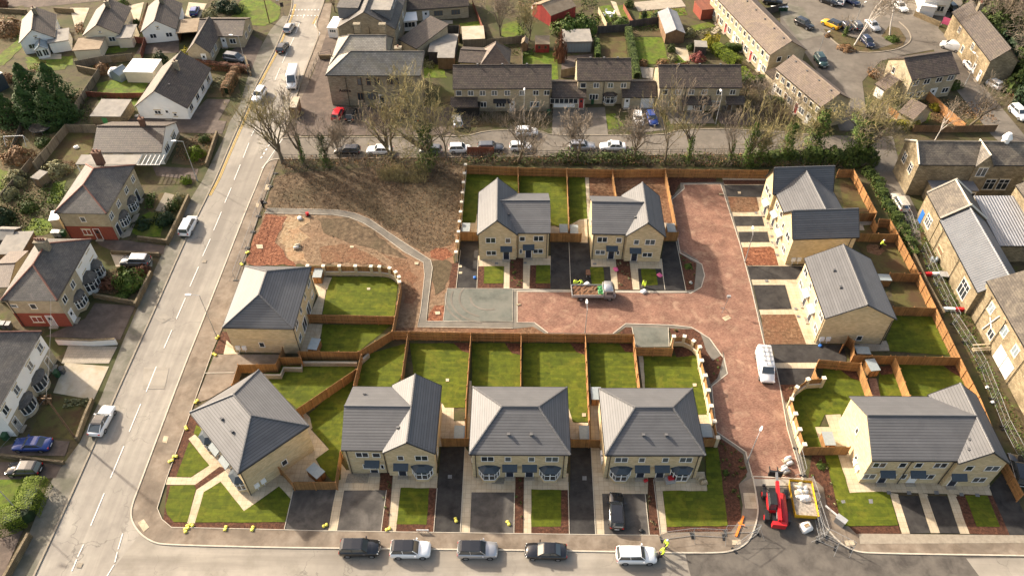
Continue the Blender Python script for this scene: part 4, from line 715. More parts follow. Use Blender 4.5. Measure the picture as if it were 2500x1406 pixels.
h.door(A, 'f', 3.3 * xs / 11.6, canopy='grp_blue'); h.door(A, 'f', 7.5 * xs / 11.6, col='door_white', canopy='grp_blue'); h.door(G_, 'f', xs + 1.2, canopy='grp_blue'); h.win(G_, 'f', xs + 1.8, 3.5, .9, 1.05, 1); h.win(G_, 'f', xs + 4.4, 3.5, 1.6, 1.05, 2); h.win(G_, 'f', xs + 4.0, 1.0, 1.5, 1.05, 2)
h.band(A, 'f'); h.band(G_, 'f'); h.pipe(A, 'f', xs * .49); h.pipe(A, 'f', xs - .1); h.win(A, 'l', D * .55, 3.4, .6, 1, 1); h.win(A, 'l', D * .3, .9, .6, 1, 1); h.meters(A, 'l', 1.5); h.vent(G_, xs + 1.6, 2, ZE + 1.1); h.vent(G_, xs + 1.2, .9, ZE + .8)
# ---------------------------------------------------------------- fences, garden walls, bin stores
post_me = {}
def fence(label, s, h=1.8, mat='fence_wood', side=1, step=2.4, name='timber_fence', group='new timber garden fences', rails=True, z0=0.0, posts=True, postm='post_wood'):
    """s: line of the fence top as seen in the photo"""
    P = ats(s, h + z0) if isinstance(s, str) else s; P = [Vector((p.x, p.y, 0)) for p in P]; o = P[0].copy(); Q = [p - o for p in P]
    r = thing(name, label, 'fence', (o.x, o.y, 0), 0, group)
    strip(MB(), Q, .035, z0 + .02, z0 + h).build('panel', mat, r)
    if rails:
        for z in (.35, .95, 1.55): strip(MB(), Q, .05, z0 + z * h / 1.8, z0 + z * h / 1.8 + .09, side * .045).build('rail', postm, r)
    if posts:
        k = (h, postm, z0)
        if k not in post_me: post_me[k] = MB().box(-.055, .055, -.055, .055, 0, z0 + h + .07).mesh('post', postm)
        pts = resample(Q, step)
        for i, p in enumerate(pts):
            q = pts[min(i + 1, len(pts) - 1)] - pts[max(i - 1, 0)]; n = Vector((-q.y, q.x, 0)).normalized()
            link('post', post_me[k], r, p + n * side * .075, math.atan2(q.y, q.x))
    return r
FN = fence
FN('long straight timber fence behind the rear gardens, below the bare trees', 'S3 175 12 540 27 890 35 1215 42 1595 38 S4 690 46', side=-1)
FN('timber fence round the topmost garden corner beside the ivy hedge', 'S5 135 320 240 320 397 612', side=-1)
FN('stepped timber fence between the ivy hedge and the crossing-roof terrace', 'S5 397 614 380 660 402 712 412 658 490 664 545 763', side=-1)
FN('sunlit timber boundary fence behind the man in the white helmet', 'S5 545 763 690 1034', side=-1)
FN('sunlit timber boundary fence behind the plain ridge-roof pair', 'S5 692 1036 805 1268 T6 865 280', side=-1)
FN('sunlit timber boundary fence running behind the long south-east terrace', 'T6 867 282 985 520 1140 900 1255 1120', side=-1)
FN('short timber fence across the rear of the crossing-roof terrace', 'S5 275 620 395 618', rails=False); FN('timber fence on the north side of the garden with the helmeted man', 'S5 275 757 543 765', rails=False)
FN('short timber fence beside the bin store behind the plain ridge-roof pair', 'S5 490 1030 688 1036', rails=False); FN('timber fence above the striped lawn south of the plain ridge-roof pair', 'S5 510 1262 803 1270', rails=False)
FN('timber fence between the striped lawn and the south-east gardens', 'T6 215 268 440 272 863 282', rails=False)
FN('timber fence along the top of the lawn beside the pillared wall', 'T5 565 45 830 68', side=-1); FN('short sunlit timber fence at the end of the short drive', 'T5 565 45 540 108 556 160', rails=False)
FN('timber fence panel turned towards the black drive of the ridge-roof pair', 'T6 150 205 182 155 215 180 216 266', rails=False); FN('timber fence west of the brick-paved strip', 'T6 255 315 325 515', rails=False); FN('timber fence east of the brick-paved strip', 'T6 465 272 556 515', rails=False)
FN('timber side fence left of the long south-east terrace', 'T5 480 595 765 595', rails=False)
for s, l in (('S3 125 488 250 490', 'timber gate fence at the end of the drive by the pillared wall'), ('S3 775 495 995 500', 'timber gate fence across the double drive'), ('S3 1595 490 1690 490', 'timber gate fence right of the right-hand gabled house')): FN(l, s, rails=False)
FN('timber fence ending at the left gabled house roof', 'S3 540 27 545 205'); FN('timber fence down to the two grey bin stores', 'S3 890 35 908 465'); FN('timber fence between the two bare brown gardens', 'S3 1215 42 1245 228'); FN('timber fence between bare garden and brick estate road', 'S3 1595 38 1675 440')
FN('timber fence between the two lawns behind the house on the main road', 'S2 560 1075 1180 1090', side=-1); FN('timber fence from the curved garden wall down to the corner', 'S2 1228 858 1200 1010 1165 1192', side=-1)
FN('long timber fence between the estate road and the front-row gardens', 'S2 1165 1195 1890 1210 S3 1370 1220', side=-1); FN('angled timber fence on a block retaining wall', 'S2 1163 1196 922 1344 500 1340', side=-1)
FN('stepped timber fence above the block retaining wall', 'T2 890 160 908 200 892 195 762 195 785 128 738 240 490 243 450 372', side=-1)
FN('short timber fence below the angled retaining wall', 'T2 1300 178 1250 378'); FN('red-brown diagonal timber fence behind the corner house', 'T2 1268 272 870 540 910 575', rails=False)
FN('timber fence round the bin store beside the corner house', 'T2 1162 812 1130 1016 848 1018 760 918', rails=False)
for s, l in (('S2 1275 1222 P 981 917', 'leftmost cross fence of the front-row gardens'), ('S3 205 1216 P 1138 975 1136 1070', 'cross fence beside the L-shaped front house'), ('S3 565 1218 P 1272 942', 'cross fence ending at the ridge of the middle hipped pair'), ('S3 1025 1221 T4 515 430 518 550', 'cross fence between the two hipped pairs'), ('S3 1370 1222 T4 830 222', 'cross fence beside the narrow slab path')): FN(l, s, side=-1)
FN('timber gate fence across the black drive left of the middle hipped pair', 'T3 765 540 940 540', rails=False); FN('timber gate fence between the two hipped pairs', 'T4 395 545 580 550', rails=False); FN('short timber fence right of the hipped pair by the estate road', 'T4 1235 543 1318 540', rails=False)
FN('timber fence round the single parking bay off the estate road', 'S3 1388 1312 1646 1316 1658 1232', side=-1)
def blockwall(label, s, h, zt, mat='block_wall', w=.3, name='retaining_wall', cat='wall', cop=None):
    P = ats(s, zt); o = Vector((P[0].x, P[0].y, 0)); Q = [Vector((p.x, p.y, 0)) - o for p in P]
    r = thing(name, label, cat, o); strip(MB(), Q, w, 0, h).build('wall', mat, r)
    if cop: strip(MB(), Q, w + .08, h + .002, h + .08).build('coping', cop, r)
    return r
blockwall('grey block retaining wall under the stepped fence', 'T2 1275 228 912 226 908 265 790 262 770 310 640 310', .75, .75); blockwall('grey block retaining wall under the angled fence', 'T2 1352 170 1290 225', .75, .75)
def pillarwall(label, tops, base=.75, infill='fence_wood', base_h=None):
    P = [Vector((p.x, p.y, 0)) for p in ats(tops, 2.0)]; o = P[0].copy(); Q = [p - o for p in P]
    r = thing('garden_wall', label, 'wall', o, 0, 'stone pillared garden walls'); strip(MB(), Q, .28, 0, base).build('wall', 'stone_new', r); strip(MB(), Q, .34, base + .002, base + .07).build('coping', 'coping', r)
    for i, p in enumerate(Q):
        q = Q[min(i + 1, len(Q) - 1)] - Q[max(0, i - 1)]; a = math.atan2(q.y, q.x)
        m = MB(); m.box(-.2, .2, -.2, .2, 0, 1.9); pl = m.build('pillar', 'stone_trim', r); pl.location = p; pl.rotation_euler = (0, 0, a)
        m = MB(); m.box(-.25, .25, -.25, .25, 1.902, 2.0); m.build('capstone', 'coping', pl)
    for a, b in zip(Q, Q[1:]):
        d = (b - a).normalized() * .22; strip(MB(), [a + d, b - d], .04, base + .08, 1.8).build('infill_panel', infill, r)
pillarwall('curved pillared wall round the lawn behind the house on the main road', 'S2 558 725 670 727 785 727 900 727 1012 730 1072 732 1145 742 1188 770 1212 805 1216 840')
pillarwall('straight pillared wall between the open ground and the gabled pair', 'S3 165 3 157 65 150 130 143 203 137 270 130 340 122 410 115 482 105 553 97 628')
pillarwall('curved pillared wall along the estate road beside the right-hand hipped pair', 'S3 1657 1230 1733 1230 1798 1262 1843 1305 T4 1220 48 1243 142 1262 235 1280 333 1300 430 1322 532')
pillarwall('pillared wall bending round the lawn of the south-east terrace', 'T5 600 158 500 165 430 215 395 290 420 382 447 480 477 575')
bn = 0
def binstore(label, p, a, w=1.3, d=1.9, h=1.45):
    q = at(px(p)[0], h); r = thing('bin_store', label, 'bin store', (q.x, q.y, 0), R(a), 'grey-topped timber bin stores')
    m = MB(); m.box(-w / 2 + .05, w / 2 - .05, -d / 2 + .05, d / 2 - .05, 0, h - .1); m.build('body', 'fence_wood', r)
    m = MB(); m.slab([(-w / 2, -d / 2, h - .08), (w / 2, -d / 2, h - .08), (w / 2, d / 2, h), (-w / 2, d / 2, h)], [[0, 1, 2, 3]], .07); m.build('roof', 'grp_grey', r)
    for q in (-1, 1): m = MB(); m.box(q * w / 4 - w / 4 + .09, q * w / 4 + w / 4 - .09, -d / 2 + .01, -d / 2 + .045, .08, h - .25); m.build('door', 'post_wood', r)
for l, p, a in (('behind the house on the main road, against the curved wall', 'S2 632 776', 0), ('on the lower patio of the house on the main road', 'S2 605 1285', -8), ('inside the diagonal corner house fence', 'T2 1000 940', 52), ('left of the middle hipped pair', 'T3 880 500', 0), ('right of the middle hipped pair', 'T4 482 500', 0),
                ('behind the gap between the two hipped pairs', 'T4 556 255', 0), ('right of the hipped pair by the estate road', 'T4 1250 488', 0), ('left of the left gabled house', 'S3 168 452', 0), ('left of a pair behind the double drive', 'S3 867 460', 0), ('right of a pair behind the double drive', 'S3 942 466', 0), ('right of the right-hand gabled house', 'S3 1637 455', 0),
                ('at the corner of the plain ridge-roof pair', 'T6 268 236', 90), ('standing on the brick-paved strip', 'T6 330 325', 8), ('left of the long south-east terrace', 'T5 628 538', 0), ('in the garden east of the plain ridge-roof pair', 'S5 448 1058', 90)): binstore('grey-topped timber bin store ' + l, p, a)
# ---------------------------------------------------------------- cars, vans and machines
def rr(w, z0, z1, x, n=3, k=.12, tw=1.0):
    """rounded cross-section across the car at x; tw narrows the top"""
    h = z1 - z0; p = []
    for sy in (1,):
        p = [(x, -w * .88, z0), (x, -w * .98, z0 + h * .18), (x, -w, z0 + h * .5), (x, -w * .97 * tw, z0 + h * .82), (x, -w * .86 * tw, z1)]
    return p + [(a, -b, c) for a, b, c in reversed(p)]
KINDS = {  # length, width, height, belt, [glass bottom rear, front], [roof rear, front], bonnet drop
    'hatch': (4.0, 1.75, 1.48, .92, (-.48, .22), (-.40, .06), .86), 'saloon': (4.6, 1.8, 1.44, .93, (-.36, .20), (-.22, .05), .88), 'suv': (4.4, 1.86, 1.66, 1.05, (-.485, .21), (-.42, .08), .98),
    'estate': (4.6, 1.82, 1.52, .95, (-.49, .2), (-.42, .06), .88), 'mpv': (4.5, 1.84, 1.68, 1.02, (-.49, .29), (-.43, .12), .94), 'coupe': (4.5, 1.86, 1.52, .98, (-.47, .18), (-.25, .03), .9)}
car_tpl = {}
wheel_me = {}
def wheel(parent, x, y, r, s):
    k = round(r, 2)
    if k not in wheel_me:
        t = MB(); t.tube((0, -.1, 0), (0, .1, 0), r, n=16); a = MB(); a.tube((0, -.106, 0), (0, .106, 0), r * .62, n=10); wheel_me[k] = (t.mesh('tyre', 'tyre'), a.mesh('rim', 'alloy'))
    w = link('wheel', wheel_me[k][0], parent, (x, y, r)); link('rim', wheel_me[k][1], w)
def make_car(kind, paint, roofpaint=None):
    L, Wd, H, bz, gb, gr, bon = KINDS[kind]; w = Wd / 2; root = link('car', None); paint = 'paint_' + paint; rp = 'paint_' + roofpaint if roofpaint else paint
    m = MB(); S = []
    for f, ws, z0, z1 in ((-.5, .80, .40, bz * .80), (-.49, .9, .30, bz * .93), (-.46, .97, .22, bz), (-.3, 1, .2, bz + .02), (0, 1, .2, bz), (.2, 1, .2, bz - .02), (.3, .99, .2, bon + .02), (.42, .95, .22, bon - .06), (.475, .86, .28, bon - .16), (.5, .68, .38, bon - .30)): S.append(rr(w * ws, z0, z1, f * L))
    m.loft(S); body = m.build('body', paint, root, True)
    # glasshouse: dark glass with a painted roof and pillars
    b0, b1, r0, r1 = gb[0] * L, gb[1] * L, gr[0] * L, gr[1] * L; wb, wr = w * .90, w * .72; zr = H - .05
    q = [(b0, wb), (b1, wb)]; Bm = [(b0, -wb * .92, bz - .03), (b1, -wb * .95, bz - .05), (b1, wb * .95, bz - .05), (b0, wb * .92, bz - .03)]; Tm = [(r0, -wr, zr - .03), (r1, -wr, zr), (r1, wr, zr), (r0, wr, zr - .03)]
    m = MB(); m.loft([Bm, Tm]); m.build('windows', 'car_glass', root)
    m = MB(); xm = (r0 + r1) / 2
    m.loft([[(r0 - .06, -wr * .92, zr - .07), (r0 - .06, wr * .92, zr - .07), (r0 - .06, wr * .92, zr), (r0 - .06, -wr * .92, zr)], [(r0 + .15, -wr * 1.03, zr - .07), (r0 + .15, wr * 1.03, zr - .07), (r0 + .15, wr * .92, H - .01), (r0 + .15, -wr * .92, H - .01)],
            [(xm, -wr * 1.04, zr - .06), (xm, wr * 1.04, zr - .06), (xm, wr * .9, H + .01), (xm, -wr * .9, H + .01)], [(r1 - .1, -wr * 1.02, zr - .05), (r1 - .1, wr * 1.02, zr - .05), (r1 - .1, wr * .9, H - .01), (r1 - .1, -wr * .9, H - .01)], [(r1 + .05, -wr * .97, zr - .06), (r1 + .05, wr * .97, zr - .06), (r1 + .05, wr * .9, zr + .005), (r1 + .05, -wr * .9, zr + .005)]])
    m.build('roof', rp, root)
    for i in range(4):
        a, b = Vector(Bm[i]), Vector(Tm[i]); m = MB(); m.tube(a, b, .055, .045, 5); m.build('pillar', paint, root)
    for s in (-1, 1):
        a = Vector(((b0 + b1) / 2 - .1, s * wb * .945, bz - .04)); b = Vector(((r0 + r1) / 2 - .05, s * wr * 1.005, zr - .02)); m = MB(); m.tube(a, b, .04, n=4); m.build('door_pillar', paint, root)
        m = MB(); m.box(b1 - .35, b1 - .2, s * w * .96 - .02, s * w * .96 + .02, bz - .02, bz + .06); m.box(b1 - .36, b1 - .22, s * (w + .1) - .09, s * (w + .1) + .07, bz, bz + .15); m.build('wing_mirror', paint, root)
        m = MB(); m.loft([[(.478 * L, s * w * .50, bon - .3), (.478 * L, s * w * .86, bon - .3), (.462 * L, s * w * .84, bon - .14), (.47 * L, s * w * .5, bon - .16)], [(.5 * L - .015, s * w * .5, bon - .32), (.475 * L, s * w * .89, bon - .3), (.45 * L, s * w * .91, bon - .13), (.488 * L, s * w * .5, bon - .18)]]); m.build('headlight', 'lamp_glass', root)
        m = MB(); m.box(-.5 * L - .01, -.47 * L, s * w * .62, s * w * .86, bz * .68, bz * .9) if s > 0 else m.box(-.5 * L - .01, -.47 * L, -w * .86, -w * .62, bz * .68, bz * .9); m.build('tail_light', 'tail_red', root)
    for x, z, t in ((-.505 * L, bz * .5, 'upvc'), (.5 * L, .42, 'upvc')): m = MB(); m.box(x - .015, x + .015, -.26, .26, z, z + .11); m.build('number_plate', t, root)
    m = MB(); m.box(.47 * L, .502 * L, -w * .5, w * .5, .3, .5); m.build('grille', 'plastic_black', root); m = MB(); m.box(-.502 * L, -.46 * L, -w * .78, w * .78, .27, .42); m.build('bumper', 'plastic_black', root)
    m = MB(); m.box(b1 + .02, b1 + .5, -w * .6, w * .6, bon + .0, bon + .012); m.build('wiper_panel', 'plastic_black', root) if 0 else None
    r = .33 if kind != 'suv' else .37
    for x in (-.29 * L, .31 * L):
        for y in (-1, 1): wheel(root, x, y * (w - .09), r, y)
    return root
ncar = 0
def place(o, p, a, z=0, deg=None):
    o.location = (p.x, p.y, z + .02); o.rotation_euler = (0, 0, a)
def car(kind, paint, label, rear, front, roof=None, group='parked cars'):
    """rear and front: photo points at the middle of the car's ends, half a metre up"""
    k = (kind, paint, roof)
    if k in car_tpl: o = dup(car_tpl[k])
    else: o = car_tpl[k] = make_car(*k)
    a, b = at(rear, .6), at(front, .6); d = b - a; place(o, (a + b) / 2, math.atan2(d.y, d.x)); tag(o, label, 'car', group); return o
PK = 'cars parked along the front street'; BK = 'cars parked along the back street'
car('suv', 'black', 'black SUV with roof rails, leftmost in the front-street row', (832, 1337), (926, 1337), group=PK)
car('suv', 'white', 'white car with a black glass roof, second in the front-street row', (947, 1341), (1058, 1341), 'black', PK)
car('suv', 'silver', 'silver car with a black roof, third in the front-street row', (1116, 1342), (1216, 1342), 'black', PK)
car('saloon', 'black', 'black saloon facing left in the front-street row', (1384, 1346), (1281, 1343), group=PK)
car('suv', 'white', 'all-white SUV with two people standing in front of it', (1505, 1355), (1602, 1355), group=PK)
car('estate', 'black', 'black estate car nose-in on the grey drive of the hipped house', (1506, 1287), (1503, 1205))
car('mpv', 'white', 'white people carrier half on the left pavement of the main road', (448, 575), (472, 528)); car('coupe', 'white', 'white coupe with a black roof half on the pavement of the main road', (231, 1060), (267, 993), 'black')
car('suv', 'grey', 'grey SUV with a silver roof on the drive beside the terracotta semi', (366, 638), (294, 637), 'silver'); car('saloon', 'blue', 'bright blue saloon on the drive at the lower left', (123, 1084), (33, 1084)); car('hatch', 'black', 'black hatchback beside the clipped hedge at the lower left', (98, 1144), (18, 1144), group='parked cars')
car('hatch', 'silver', 'silver hatchback driving up the main road at the top', (699, 80), (713, 57), group='cars on the main road'); car('hatch', 'black', 'black hatchback driving up the main road behind the silver one', (682, 129), (698, 103), group='cars on the main road'); car('suv', 'white', 'white car coming down the main road behind the bare tree', (642, 218), (624, 248), group='cars on the main road')
car('hatch', 'blue', 'blue hatchback on the top-left bungalow drive', (471, 39), (480, 16)); car('mpv', 'grey', 'dark people carrier beside the copper hedge', (540, 138), (607, 148))
car('hatch', 'red', 'red hatchback in the yard of the stone hall', (818, 292), (832, 263)); car('hatch', 'black', 'black hatchback next to the red one in the yard', (853, 292), (862, 266)); car('hatch', 'grey', 'grey hatchback in the hall yard behind the bare trees', (968, 297), (972, 270)); car('hatch', 'navy', 'navy hatchback in the hall yard behind the large tree', (1012, 296), (1016, 268))
car('hatch', 'silver', 'silver hatchback in front of the left brown-roofed terrace', (1120, 308), (1114, 282))
car('hatch', 'white', 'white hatchback behind the ivy-clad trunk', (890, 366), (835, 364), group=BK) if 0 else None
for kind, col, l, x0, x1, y in (('estate', 'black', 'black estate behind the railing at the left end of the back-street row', 878, 816, 368), ('saloon', 'white', 'white saloon with a yellow plate in the back-street row, left of the leaning trunks', 957, 897, 367), ('hatch', 'grey', 'grey hatchback half hidden by the thick ivy trunk', 1078, 1024, 367), ('hatch', 'white', 'white hatchback left of the short raised fence', 1099, 1148, 363),
                                ('estate', 'grey', 'grey estate just behind the short raised fence', 1176, 1220, 360), ('hatch', 'white', 'white hatchback under the bare tree right of the raised fence', 1244, 1300, 359), ('estate', 'silver', 'silver estate behind a shrub in the back-street row', 1395, 1448, 357), ('saloon', 'white', 'white saloon at the right end of the back-street row', 1524, 1468, 358)): car(kind, col, l, (x0, y), (x1, y - 1), group=BK)
car('hatch', 'white', 'white hatchback on the far side of the back street', (1262, 322), (1310, 321), group=BK)
car('hatch', 'white', 'white hatchback on the drive between the stone terraces', (1556, 277), (1562, 305)); car('hatch', 'blue', 'blue hatchback beside the white one between the stone terraces', (1586, 276), (1597, 303))
CP = 'cars in the court car park'
for kind, col, l, a, b in (('suv', 'black', 'black SUV parked nearest the long terrace', (1948, 52), (1980, 68)), ('suv', 'yellow', 'yellow car with a black roof', (2046, 67), (2013, 52)), ('hatch', 'navy', 'navy hatchback right of the yellow car', (2072, 72), (2052, 54)), ('hatch', 'grey', 'dark grey car behind the birch stems', (2098, 70), (2082, 52)), ('saloon', 'silver', 'silver saloon right of the birch stems', (2117, 49), (2145, 76)),
                           ('hatch', 'navy', 'dark navy car alone on the planted island', (2107, 91), (2129, 114)), ('suv', 'green', 'dark green car at the roadside beside the end terrace', (1996, 137), (2013, 162)), ('suv', 'black', 'black car at the top edge of the court', (2010, -2), (2036, 8)), ('hatch', 'white', 'white car at the top edge of the court', (2050, 10), (2058, -6)), ('hatch', 'navy', 'navy car at the top edge of the court', (2072, 0), (2086, 6)),
                           ('suv', 'black', 'black car at the top edge behind the bin screen', (1870, 2), (1904, 6)), ('hatch', 'black', 'black car by the white shed at the top right', (2293, 8), (2308, 27)), ('hatch', 'black', 'second black car by the white shed, on the right', (2318, 14), (2336, 30)), ('saloon', 'white', 'white saloon under the bare branches on the court road', (2360, 150), (2386, 178)),
                           ('hatch', 'white', 'white hatchback nosing uphill on the right road', (2440, 213), (2405, 193)), ('suv', 'white', 'white car at the right edge of the picture', (2472, 262), (2504, 292)), ('saloon', 'white', 'white car at the top among the bare birch twigs', (2190, 10), (2205, 22))):
    car(kind, col, l, a, b, roof='black' if col == 'yellow' else None, group=CP)
car('suv', 'beige', 'cream SUV in the lane between ivy hedge and mill', (2207, 511), (2186, 478)); car('suv', 'black', 'black car at the lower right edge behind the boundary fence', (2490, 1165), (2480, 1128))
def van(label, rear, front, L=5.4, Wd=2.0, H=2.4, paint='paint_white', rack=False, group='vans', bz=1.15, nose=.95):
    root = thing('van', label, 'van', group=group); w = Wd / 2; m = MB(); x0, x1 = -L / 2, L / 2; xc = x1 - nose
    def sec(x, ww, z0, z1, tw): return [(x, -ww * .95, z0), (x, -ww, z0 + .3), (x, -ww, (z0 + z1) * .55), (x, -ww * tw, z1 - .1), (x, -ww * tw * .92, z1), (x, ww * tw * .92, z1), (x, ww * tw, z1 - .1), (x, ww, (z0 + z1) * .55), (x, ww, z0 + .3), (x, ww * .95, z0)]
    m.loft([sec(x0, w * .95, .35, H - .06, .9), sec(x0 + .15, w, .25, H, .92), sec(xc - 1.0, w, .25, H, .92), sec(xc - .75, w, .25, H - .05, .9), sec(xc, w * .98, .25, bz + .05, .95), sec(x1 - .15, w * .9, .28, bz - .15, .95), sec(x1, w * .75, .4, bz - .4, .9)]); m.build('body', paint, root, True)
    zt = H - .16; a, b = Vector((xc - .70, 0, zt)), Vector((xc - .02, 0, bz + .10)); n = Vector((.6, 0, .7)) * .045
    m = MB(); m.slab([tuple(Vector((b.x, -w * .82, b.z)) + n), tuple(Vector((b.x, w * .82, b.z)) + n), tuple(Vector((a.x, w * .72, a.z)) + n), tuple(Vector((a.x, -w * .72, a.z)) + n)], [[0, 1, 2, 3]], .04); m.build('windscreen', 'car_glass', root)
    for s in (-1, 1):
        m = MB(); y = s * (w + .004); m.box(xc - 1.45, xc - .62, min(y, y - s * .12), max(y, y - s * .12), bz + .1, H - .55); m.build('side_window', 'car_glass', root)
        m = MB(); m.box(xc - .5, xc - .35, s * w - .03 + s * .1, s * w + .03 + s * .1, bz, bz + .3); m.build('wing_mirror', 'plastic_black', root)
        m = MB(); y = s * w * .72; m.box(x1 - .16, x1 + .01, y - .16, y + .16, bz - .5, bz - .28); m.build('headlight', 'lamp_glass', root)
        m = MB(); y = s * w * .88; m.box(x0 - .015, x0 + .05, y - .06, y + .06, .9, 1.5); m.build('tail_light', 'tail_red', root)
    m = MB(); m.box(x1 - .1, x1 + .02, -w * .7, w * .7, .32, .55); m.build('bumper', 'plastic_black', root); m = MB(); m.box(x0 - .02, x0 + .04, -w * .6, w * .6, 1.5, H - .5); m.build('rear_window', 'car_glass', root)
    if rack:
        for i in range(5): x = x0 + .5 + i * .75; m = MB(); m.box(x, x + .06, -w * .8, w * .8, H + .06, H + .12); m.build('roof_bar', 'galv', root)
        for y in (-.35, .3): m = MB(); m.tube((x0 + .3, y, H + .16), (x0 + 3.4, y, H + .16), .05); m.build('roof_tube', 'steel', root)
    for x in (x0 + .9, x1 - .85):
        for y in (-1, 1): wheel(root, x, y * (w - .1), .34, y)
    a, b = at(rear, 1.0), at(front, 1.0); d = b - a; place(root, (a + b) / 2, math.atan2(d.y, d.x)); return root
van('white van with roof bars parked on the brick estate road', (1862, 850), (1877, 932), 5.3, 1.95, 2.0, rack=True); van('tall white van driving down the main road', (722, 165), (708, 220), 6.0, 2.0, 2.6); van('small white van on the court road in front of the stone house', (2348, 118), (2302, 103), 4.4, 1.8, 1.85)
# tipper truck
def tipper():
    r = thing('tipper_truck', 'silver tipper truck loaded with soil and a green net on the brick road', 'truck'); 
    m = MB(); m.box(-3.1, 2.4, -.45, .45, .5, .75); m.build('chassis', 'plastic_black', r)
    m = MB(); x0, x1, w, z0, z1 = -3.2, 1.15, 1.05, .95, 1.32
    m.box(x0, x1, -w, w, z0 - .1, z0); m.box(x0, x1, -w, -w + .05, z0 + .002, z1); m.box(x0, x1, w - .05, w, z0 + .002, z1); m.box(x0, x0 + .05, -w + .052, w - .052, z0 + .002, z1); m.box(x1 - .05, x1, -w + .052, w - .052, z0 + .002, z1 + .55); m.build('tipper_body', 'galv', r)
    m = MB(); k = 14; g = [[(x0 + .06 + (x1 - x0 - .12) * i / k, -w + .06 + (2 * w - .12) * j / 6, z0 + .08 + rnd.random() * .22) for j in range(7)] for i in range(k + 1)]
    for i in range(k):
        for j in range(6): m.poly([g[i][j], g[i + 1][j], g[i + 1][j + 1], g[i][j + 1]])
    m.build('soil_load', 'brown_soil', r)
    m = MB(); k = 5; g = [[(x1 - .75 + .7 * i / k, -w + .15 + 1.6 * j / 7, z0 + .34 + rnd.random() * .3) for j in range(8)] for i in range(k + 1)]
    for i in range(k):
        for j in range(7): m.poly([g[i][j], g[i + 1][j], g[i + 1][j + 1], g[i][j + 1]])
    m.build('net', 'green_plastic', r)
    def sec(x, ww, za, zb): return [(x, -ww * .97, za), (x, -ww, za + .5), (x, -ww * .98, zb - .3), (x, -ww * .86, zb), (x, ww * .86, zb), (x, ww * .98, zb - .3), (x, ww, za + .5), (x, ww * .97, za)]
    m = MB(); m.loft([sec(1.25, .95, .5, 2.15), sec(1.35, .98, .45, 2.2), sec(2.15, .98, .42, 2.2), sec(2.45, .95, .4, 2.05), sec(2.75, .93, .4, 1.35), sec(2.85, .85, .45, .9)]); m.build('cab', 'paint_silver', r, True)
    n = Vector((.045, 0, .02)); m = MB(); m.slab([tuple(Vector(q) + n) for q in ((2.74, -.82, 1.38), (2.74, .82, 1.38), (2.47, .75, 1.98), (2.47, -.75, 1.98))], [[0, 1, 2, 3]], .03); m.build('windscreen', 'car_glass', r)
    for s in (-1, 1):
        m = MB(); y = s * .985; m.box(1.55, 2.42, min(y, y - s * .1), max(y, y - s * .1), 1.3, 1.85); m.build('side_window', 'car_glass', r); m = MB(); y = s * .65; m.box(2.76, 2.87, y - .16, y + .16, .72, .95); m.build('headlight', 'lamp_glass', r)
        m = MB(); m.box(2.5, 2.58, s * 1.14 - .08, s * 1.14 + .08, 1.2, 1.6); m.build('wing_mirror', 'plastic_black', r)
        for x in (-1.9, 2.1): wheel(r, x, s * .85, .36, s)
    a, b = at((1398, 712), 1.0), at((1505, 712), 1.0); place(r, (a + b) / 2, math.atan2((b - a).y, (b - a).x)); s_ = (b - a).length / 6.1; r.scale = (s_,) * 3
tipper()
